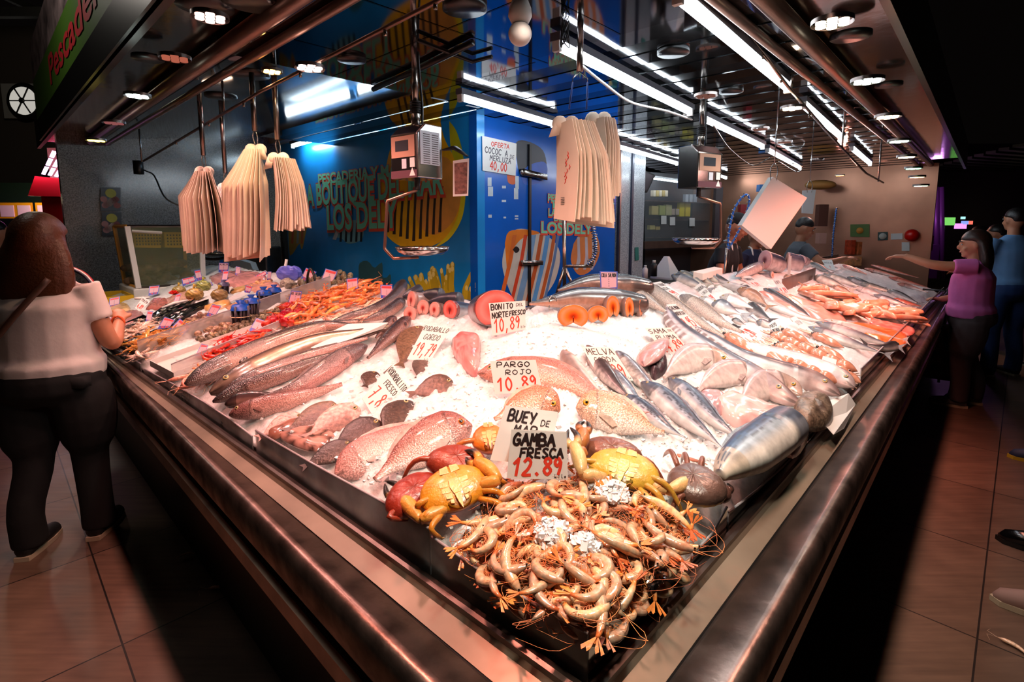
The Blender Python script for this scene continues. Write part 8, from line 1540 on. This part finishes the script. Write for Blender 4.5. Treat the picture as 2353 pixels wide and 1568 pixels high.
# neighbouring stalls on the left
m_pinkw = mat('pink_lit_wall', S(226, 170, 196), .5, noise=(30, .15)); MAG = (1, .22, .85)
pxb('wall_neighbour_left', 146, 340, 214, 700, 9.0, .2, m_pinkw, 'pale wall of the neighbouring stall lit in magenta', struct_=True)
t = thing('panel_lamp', at_y(140, 375, 8.2), 'grid of glowing pink lamps under the neighbouring stall ceiling', 'ceiling light'); mb = MB(); a_, b_, c_, d_ = at_y(92, 402, 7.6), at_y(150, 412, 7.6), at_y(190, 362, 8.8), at_y(118, 345, 8.8); m_mag = emis('pink_tube', (1, .45, .9), 5.0)
for i in range(4):
 for j in range(3):
  q = lambda x, y: (a_ * (1 - x) + b_ * x) * (1 - y) + (d_ * (1 - x) + c_ * x) * y; x0, y0 = i / 4 + .04, j / 3 + .03; mb = MB(); mb.plate([q(x0, y0), q(x0 + .15, y0), q(x0 + .15, y0 + .27), q(x0, y0 + .27)], .01, UP); build('lamp_pane', mb, m_mag, t, smooth=False)
light('lamp_light', 'AREA', (a_ + c_) / 2 - UP * .1, 45, MAG, t, size=.8)
for k, (u0, v0, u1_, v1_, c, lb) in enumerate(((156, 514, 212, 524, S(206, 120, 130), 'upper tray of pink meat in the neighbouring stall'), (156, 527, 210, 536, S(190, 100, 116), 'lower tray of pink meat in the neighbouring stall'))): pxb('meat_tray', u0, v0, u1_, v1_, 8.6, .2, mat('meat_%d' % k, c, .5, noise=(40, .6)), lb, 'meat tray')
t = thing('wire_rack', at_y(172, 610, 8.2), 'purple lit wire rack beside the red kiosk', 'rack');
for i in range(9): mb = MB(); mb.cyl(at_y(150 + i * 6, 552 - i, 8.2), at_y(146 + i * 4, 618, 8.2), .012, 5); build('wire', mb, m_wire, t)
mb = MB(); mb.cyl(at_y(146, 553, 8.2), at_y(200, 545, 8.2), .02, 6); build('rim', mb, m_wire, t)
m_red = mat('kiosk_red', S(190, 30, 20), .5); t = thing('kiosk', at_y(130, 640, 8.0), 'red kiosk with a sloping red awning and paper price posters', 'kiosk'); pxb('column', 117, 440, 146, 660, 8.0, .3, m_red, parent=t); mb = MB(); P = [at_y(u, v, 7.9) for u, v in ((64, 450), (138, 452), (136, 410), (80, 405))]; mb.plate(P, .4, (0, 1, 0)); build('awning', mb, m_red, t, smooth=False)
pxb('wall_far_left', -60, 420, 120, 700, 9.4, .2, mat('far_green', S(20, 60, 36), .7), 'dark green wall behind the red kiosk', struct_=True)
for i, (u0, u1_) in enumerate(((-2, 34), (38, 72), (84, 118))): o = pxb('price_poster', u0, 466, u1_, 502, 8.9, .02, m_yel, 'yellow bordered price poster %s in the red kiosk' % ('cut by the frame edge', 'in the middle', 'nearest the red column')[i], 'poster'); pxb('paper', u0 + 4, 472, u1_ - 4, 498, 8.89, .01, m_card, parent=o)
light('lamp_light', 'POINT', at_y(60, 455, 8.4), 14, (1, .75, .5), t, shadow_soft_size=.1)
# hall behind on the left: roof, gable with a round window
pxb('wall_hall_left', -500, 60, 150, 420, 19, .3, mat('hall_wall', S(60, 50, 46), .8), 'dark gable wall of the market hall', struct_=True)
t = thing('round_window', at_y(53, 232, 18.7), 'round spoked window in a pale square frame high in the hall gable', 'window'); pxb('frame', 10, 192, 106, 272, 18.8, .1, mat('pale_frame', S(140, 136, 136), .7), parent=t); mb = MB(); q = at_y(54, 232, 18.65); mb.disc(q + V3((0, .05, 0)), .62, (0, -1, 0), 32, .02); build('dark_ring', mb, m_black, t); mb = MB(); mb.disc(q, .47, (0, -1, 0), 32, .02); build('pane', mb, emis('daylight_pane', (1, .95, .85), .55), t); mb = MB()
for a in range(6): mb.tube([q + V3((.0, -.05, 0)), q + V3((math.cos(a * 1.047) * .48, -.05, math.sin(a * 1.047) * .48))], .025, 5)
mb.disc(q + V3((0, -.06, 0)), .1, (0, -1, 0), 12, .02); build('spokes', mb, m_black, t)
rf = MB(); c0 = S(120, 112, 92)
for i in range(22): x = -17 + i * .55; rf.box((x, 14, 8.2 + .18 * abs(i - 11)), (.45, 16, .05))
struct('roof', rf, mat('roof_cream', S(150, 142, 120), .7, emit=S(150, 140, 110), es=.06) if False else mat('roof_cream', S(150, 142, 120), .7), label='pale slatted roof of the market hall'); mb = MB()
for y in (9, 12, 15): mb.box((-12, y, 7.4), (16, .18, .25));
for x in (-14, -11.5, -9): mb.box((x, 13, 7.9), (.12, 14, .18))
struct('roof_truss', mb, m_black, label='black roof trusses of the market hall'); light('hall_lamp', 'POINT', (-11, 12, 6.4), 260, (1, .93, .72), shadow_soft_size=.3)
# fascia signs on the left
def fs(u, v, off=0.0): return at_plane(u, v, wl(0, P0 - .035 - off), (nl[0], nl[1], 0))
t = thing('shop_sign', fs(300, 120), 'green fascia sign with red outlined script lettering above the left ceiling edge', 'sign'); g0, g1 = wl(2.0, P0 - .04, 0), wl(6.6, P0 - .04, 0)
for nm, z0, z1, m in (('dark_band', 2.43, 2.62, m_blackmetal), ('green_band', 2.62, 2.98, mat('sign_green', S(70, 110, 30), .5)), ('photo_band', 2.98, 3.3, mat('sign_photo', S(120, 104, 104), .5, noise=(6, .7)))): mb = MB(); mb.plate([(*g0[:2], z0), (*g1[:2], z0), (*g1[:2], z1), (*g0[:2], z1)], .012, (-nl[0], -nl[1], 0)); build(nm, mb, m, t, smooth=False)
nn_ = (-nl[0], -nl[1], 0); lm = MB(); text_on(lm, 'Pescaderia', wl(5.2, P0 - .055, 2.70), wl(2.55, P0 - .055, 2.70), UP, .20, nn_, .02, .002); build('lettering', lm, mat('sign_red', S(196, 40, 50), .5), t, smooth=False)
t = thing('hanging_sign', at_y(140, 300, 5.6), 'yellow hanging sign with purple lettering beside the green fascia', 'sign'); P = [at_y(108, 322, 6.6), at_y(166, 280, 5.9), at_y(160, 118, 5.9), at_y(138, 190, 6.6)]; mb = MB(); mb.plate(P, .05); build('board', mb, mat('sign_yellow', S(206, 160, 10), .5), t, smooth=False); mb = MB(); n_ = unit(np.cross(P[1] - P[0], P[2] - P[0])); n_ = n_ if np.dot(n_, EYE - P[0]) > 0 else -n_
ex = P[1] - P[0]; ey = P[3] - P[0]
text_on(mb, 'OPTICA', P[0] + ex * .1 + ey * .55, P[0] + ex * .95 + ey * .72, unit(ey), .28, n_, .02, .06); build('lettering', mb, mat('sign_purple', S(80, 20, 70), .5), t, smooth=False)
light('lamp_light', 'POINT', wl(4.0, -.6, 3.3), 16, (1, .9, .8), None, shadow_soft_size=.2)
# right: dark slatted aisle ceiling and the far stalls
mb = MB()
for i in range(46): y = 1.5 + i * .42; mb.box((9.3 + y * .35, y, 3.0 + .0 * y), (9, .16, .05), (1, .35, 0))
struct('ceiling_aisle', mb, mat('aisle_slat', S(44, 30, 28), .5), label='dark slatted ceiling over the right aisle'); m_pur = mat('purple_pole', S(150, 90, 160), .4, .4); PUR = (.8, .35, 1)
for i, (u, lb) in enumerate(((2122, 'leftmost'), (2138, 'second'), (2152, 'third'), (2164, 'rightmost'))): mb = MB(); p, q = at_y(u, 640, 11.5), at_y(u - 2, 430, 11.5); mb.cyl(p, q, .06, 12); tag(build('purple_pillar', mb, m_pur), lb + ' of the purple lit poles at the far right stall', 'pole', 'purple poles')
t = thing('purple_lamp', at_y(2140, 430, 10.9), 'purple glowing lamp over the far right stall', 'lamp'); pxb('lamp_pane', 2126, 405, 2150, 440, 11.2, .05, emis('purple_glow', (.85, .4, 1), 1.6), parent=t); light('lamp_light', 'POINT', at_y(2130, 455, 10.6), 22, PUR, t, shadow_soft_size=.2)
pxb('wall_far_right', 2100, 330, 2420, 640, 13.5, .2, mat('far_dark', S(50, 34, 40), .7), 'dark far wall of the right aisle', struct_=True)
for (u0, v0, u1_, v1_, c, s_, lb, nm) in ((2172, 500, 2196, 518, (.3, 1, .2), .8, 'green lit sign at the far end of the right aisle', 'lit_sign'), (2212, 508, 2226, 516, (.2, .3, 1), 1.6, 'blue half of the lit sign down the aisle', 'lit_sign'), (2226, 508, 2236, 516, (1, .15, .1), 1.6, 'red half of the lit sign down the aisle', 'lit_sign'), (2196, 514, 2222, 526, (.8, .3, 1), 1.6, 'purple glowing lamp cluster far down the aisle', 'far_lamp'), (2211, 498, 2219, 504, (.5, 1, 1), 1.2, 'small turquoise lamp far down the aisle', 'far_lamp'), (2322, 494, 2350, 506, (1, .9, .5), 1.4, 'yellowish lamp at the right edge above the man in blue', 'far_lamp'), (2106, 556, 2138, 562, (.9, .4, 1), 1.2, 'purple light strip over the jars of the far stall', 'far_lamp')):
 pxb(nm, u0, v0, u1_, v1_, 12.6 if u0 > 2150 else 10.5, .05, emis('glow_%d_%d' % (u0, v0), c, s_), lb, 'lamp' if 'lamp' in nm else 'sign')
pxb('shelf_stand', 2112, 542, 2146, 576, 10.4, .3, mat('stand_wood', S(140, 84, 60), .6, noise=(40, .5)), 'wooden stand of goods right of the steel end wall', 'stand'); pxb('glass_counter', 2108, 562, 2160, 640, 10.8, .4, mat('purple_counter', S(120, 70, 130), .3), 'purple lit counter of the far stall', 'counter')
# steel end wall notices and goods
def ew(u, v, off=.015): return at_plane(u, v, wr(8.6 - off, 0), (dr[0], dr[1], 0))
def notice(px, m, label, nm='notice', inner=None):
 t = thing(nm, ew(*px[0]), label, 'notice'); mb = MB(); mb.plate([ew(*p) for p in px], .004, (-dr[0], -dr[1], 0)); build('sheet', mb, m, t, smooth=False)
 if inner:
  c = np.mean([ew(*p, .03) for p in px], axis=0); mb = MB(inner); mb.disc(c, .045, (-dr[0], -dr[1], 0), 16, .002); build('emblem', mb, m_print, t)
notice([(1954, 544), (1998, 545), (1998, 515), (1954, 516)], mat('notice_green', S(90, 120, 50), .5), 'green and orange picture notice on the steel end wall', inner=S(226, 150, 60)); notice([(2017, 553), (2040, 552), (2040, 533), (2017, 534)], mat('notice_teal', S(40, 70, 66), .5), 'dark green notice with a round white emblem on the steel wall', inner=S(210, 206, 196)); notice([(2047, 551), (2074, 550), (2074, 536), (2047, 537)], m_card, 'white paper note on the steel wall beside the emblem notice'); notice([(2072, 577), (2090, 577), (2090, 557), (2072, 557)], m_card, 'white dispenser box low on the steel end wall')
t = thing('red_lamp', ew(2095, 541, .1), 'red round lamp fixed at the right edge of the steel wall', 'lamp'); mb = MB(); mb.ell(ew(2095, 541, .1), (.085,) * 3, nu=18, nv=12); build('globe', mb, mat('red_globe', S(220, 20, 14), .3), t); mb = MB(); mb.cyl(ew(2095, 541, .1), ew(2095, 541, .0), .04, 10); build('mount', mb, m_black, t)
for (u0, v0, u1_, v1_, y, c, lb, nm) in ((1946, 590, 1982, 612, 7.4, S(226, 150, 100), 'orange lit crate with holes on the end counter', 'crate'), (1954, 552, 1968, 586, 7.6, S(200, 70, 40), 'red lidded jar group on the end counter, left', 'jar'), (1970, 556, 1986, 586, 7.6, S(214, 110, 60), 'orange jar on the end counter, right', 'jar'), (1956, 532, 1988, 554, 7.7, S(226, 190, 180), 'clear plastic cup rack over the jars', 'cup_rack')): pxb(nm, u0, v0, u1_, v1_, y, .15, mat('goods_' + str(u0) + str(v0), c, .4, noise=(20, .4)), lb, nm.replace('_', ' '), bevel=.01)
hose([(1912, 590), (1914, 550), (1918, 510), (1922, 478)], 6.6, 'dark spring hose standing before the steel end wall', [(1910, 600), (1908, 640)])
# fridge case with goods, speaker, work table
cw = lambda u, v, o=0: at_plane(u, v, W0 + n2 * (.45 - o), n2)
t = thing('display_fridge', cw(1550, 640), 'glass fronted fridge with shelves of yellow packets behind the worker', 'fridge'); mb = MB(); P = [cw(*k, -.3) for k in ((1482, 640), (1640, 612), (1640, 405), (1482, 395))]; mb.plate(P, .02, n2); build('back', mb, mat('fridge_dark', S(56, 58, 66), .4, emit=None), t, smooth=False)
for v0, v1_ in ((462, 468), (505, 508), (548, 545)): mb = MB(); mb.plate([cw(1482, v0), cw(1640, v1_), cw(1640, v1_, -.28), cw(1482, v0, -.28)], .012, UP); build('shelf', mb, m_dsteel, t, smooth=False)
mb = MB(); mb.plate([cw(*k, .02) for k in ((1482, 555), (1640, 550), (1640, 405), (1482, 395))], .006, n2); build('glass', mb, mat('fridge_glass', S(200, 210, 216), .04, alpha=.10), t, smooth=False); mb = MB(); mb.plate([cw(*k, .04) for k in ((1482, 572), (1640, 566), (1640, 550), (1482, 555))], .06, n2); build('lower_sill', mb, m_beam, t, smooth=False)
mb = MB(); a_, b_ = cw(1484, 408, .0), cw(1556, 418, .0); mb.cyl(a_, b_, .012, 8); build('fridge_tube', mb, m_tube, t)
for i, (u, v, w_, h_, c, lb) in enumerate([(1498 + 7 * k, 448, 6, 14, (S(226, 214, 190), S(206, 180, 110))[k % 2], 'top') for k in range(5)] + [(1572 + 10 * k, 460, 7, 18, S(190, 196, 206), 'clear') for k in range(3)] + [(1494, 488, 16, 20, S(226, 206, 130), 'yellow'), (1512, 488, 14, 22, S(200, 206, 120), 'yellow'), (1527, 488, 14, 24, S(210, 206, 150), 'yellow'), (1558, 488, 12, 32, S(236, 214, 30), 'bright'), (1572, 488, 12, 32, S(236, 206, 20), 'bright'), (1540, 490, 8, 14, S(214, 190, 170), 'small'), (1550, 490, 8, 14, S(206, 190, 170), 'small'), (1490, 525, 12, 10, S(220, 200, 120), 'low'), (1504, 526, 10, 8, S(220, 190, 110), 'low')]):
 p = cw(u, v + h_ * .3, -.1); q = cw(u + w_, v - h_ * .7, -.1); mb = MB(); mb.box((p + q) / 2, (np.linalg.norm((q - p)[:2]), .05, abs(q[2] - p[2])), u2)
 tag(build('packet', mb, mat('packet_%d' % (i % 7 if lb == 'top' else i), c, .4), smooth=False, bevel=.006), '%s %s on the fridge shelves' % ({'top': 'small bottle shaped pack', 'clear': 'clear bottle', 'yellow': 'pale yellow cheese packet', 'bright': 'bright yellow packet', 'small': 'small beige packet', 'low': 'yellow tub'}[lb], 'number'.replace('number', ('at the left', 'second along', 'third along', 'fourth along', 'at the right end', 'at the left', 'in the middle', 'at the right', 'on the left of the middle shelf', 'second on the middle shelf', 'third on the middle shelf', 'left of its pair', 'right of its pair', 'left of two', 'right of two', 'on the low shelf', 'farther right on the low shelf')[i])), 'packet', 'packets in the fridge')
for i, (u, v) in enumerate(((1525, 505), (1545, 508), (1590, 510))): mb = MB(); mb.plate([cw(u - 6, v + 10, .03), cw(u + 6, v + 10, .03), cw(u + 6, v - 9, .03), cw(u - 6, v - 9, .03)], .003, -n2); tag(build('shelf_label', mb, m_card, smooth=False), 'white price slip on the fridge glass, %s' % ('left one', 'middle one', 'right one')[i], 'price slip', 'slips on the fridge')
t = thing('loudspeaker', cw(1490, 445, .3), 'black tilted loudspeaker beside the granite pillar', 'loudspeaker'); mb = MB(); P = [cw(u, v, .35) for u, v in ((1463, 438), (1488, 443), (1507, 402), (1480, 390))]; mb.plate(P, .12, n2); build('cabinet', mb, m_blackmetal, t, smooth=False, bevel=.008); mb = MB(); P = [cw(u, v, .365) for u, v in ((1467, 434), (1486, 438), (1502, 404), (1482, 396))]; mb.plate(P, .004, n2); build('grille', mb, mat('grille', S(44, 30, 36), .6), t, smooth=False)
mb = MB(); p, q = W0 + u2 * 2.9 + n2 * .1, W0 + u2 * 5.4 + n2 * .1; mb.box((*((p + q) / 2)[:2], .86), (2.5, .6, .06), u2); tag(build('work_table', mb, m_steel, smooth=False), 'steel work table in front of the fridge', 'table')
mb = MB(); p = at_y(1530, 640, 5.6); mb.tube([p, p + UP * .02, p + UP * .24], [.17, .17, .03], 4); tag(build('paper_cone', mb, m_bagw, smooth=False), 'white paper wrap standing on the work table', 'paper')
for (u, v, r, h_, m, lb, nm) in ((1502, 635, .035, .17, m_black, 'black thermos like bottle on the work table', 'bottle'), (1482, 640, .03, .14, m_white, 'white spray bottle by the granite pillar', 'spray_bottle')): p = at_y(u, v, 5.5); t = thing(nm, p, lb, nm.replace('_', ' ')); mb = MB(); mb.tube([p, p + UP * h_ * .7, p + UP * h_ * .85], [r, r, r * .5], 12); build('bottle_body', mb, m, t); mb = MB(); mb.cyl(p + UP * h_ * .85, p + UP * h_, r * .5, 10); build('cap', mb, m_white, t)
for i, (u0, v0, u1_, v1_, y, c, lb, nm) in enumerate(((1640, 430, 1662, 560, 7.6, S(70, 52, 56), 'dark locker at the back of the work area', 'locker'), (1880, 470, 1905, 520, 7.6, S(110, 66, 54), 'reddish brown cupboard by the steel wall', 'cupboard'), (1745, 424, 1790, 440, 7.8, S(40, 120, 200), 'blue shelf strip behind the hanging trays', 'shelf'), (1700, 470, 1716, 520, 7.6, S(160, 24, 34), 'red cloth hanging at the back', 'cloth'), (1882, 536, 1900, 560, 7.4, S(206, 150, 136), 'small lit notice at the back right', 'notice'))): pxb(nm, u0, v0, u1_, v1_, y, .1, mat('bk_%d' % i, c, .5), lb, nm)
mb = MB(); p = at_z(1885, 425, 2.2); mb.ell(p, (.22, .14, .07), nu=18, nv=8); tag(build('hanging_lamp', mb, mat('shade_amber', S(214, 150, 80), .5)), 'amber shade hanging at the back right', 'lamp')
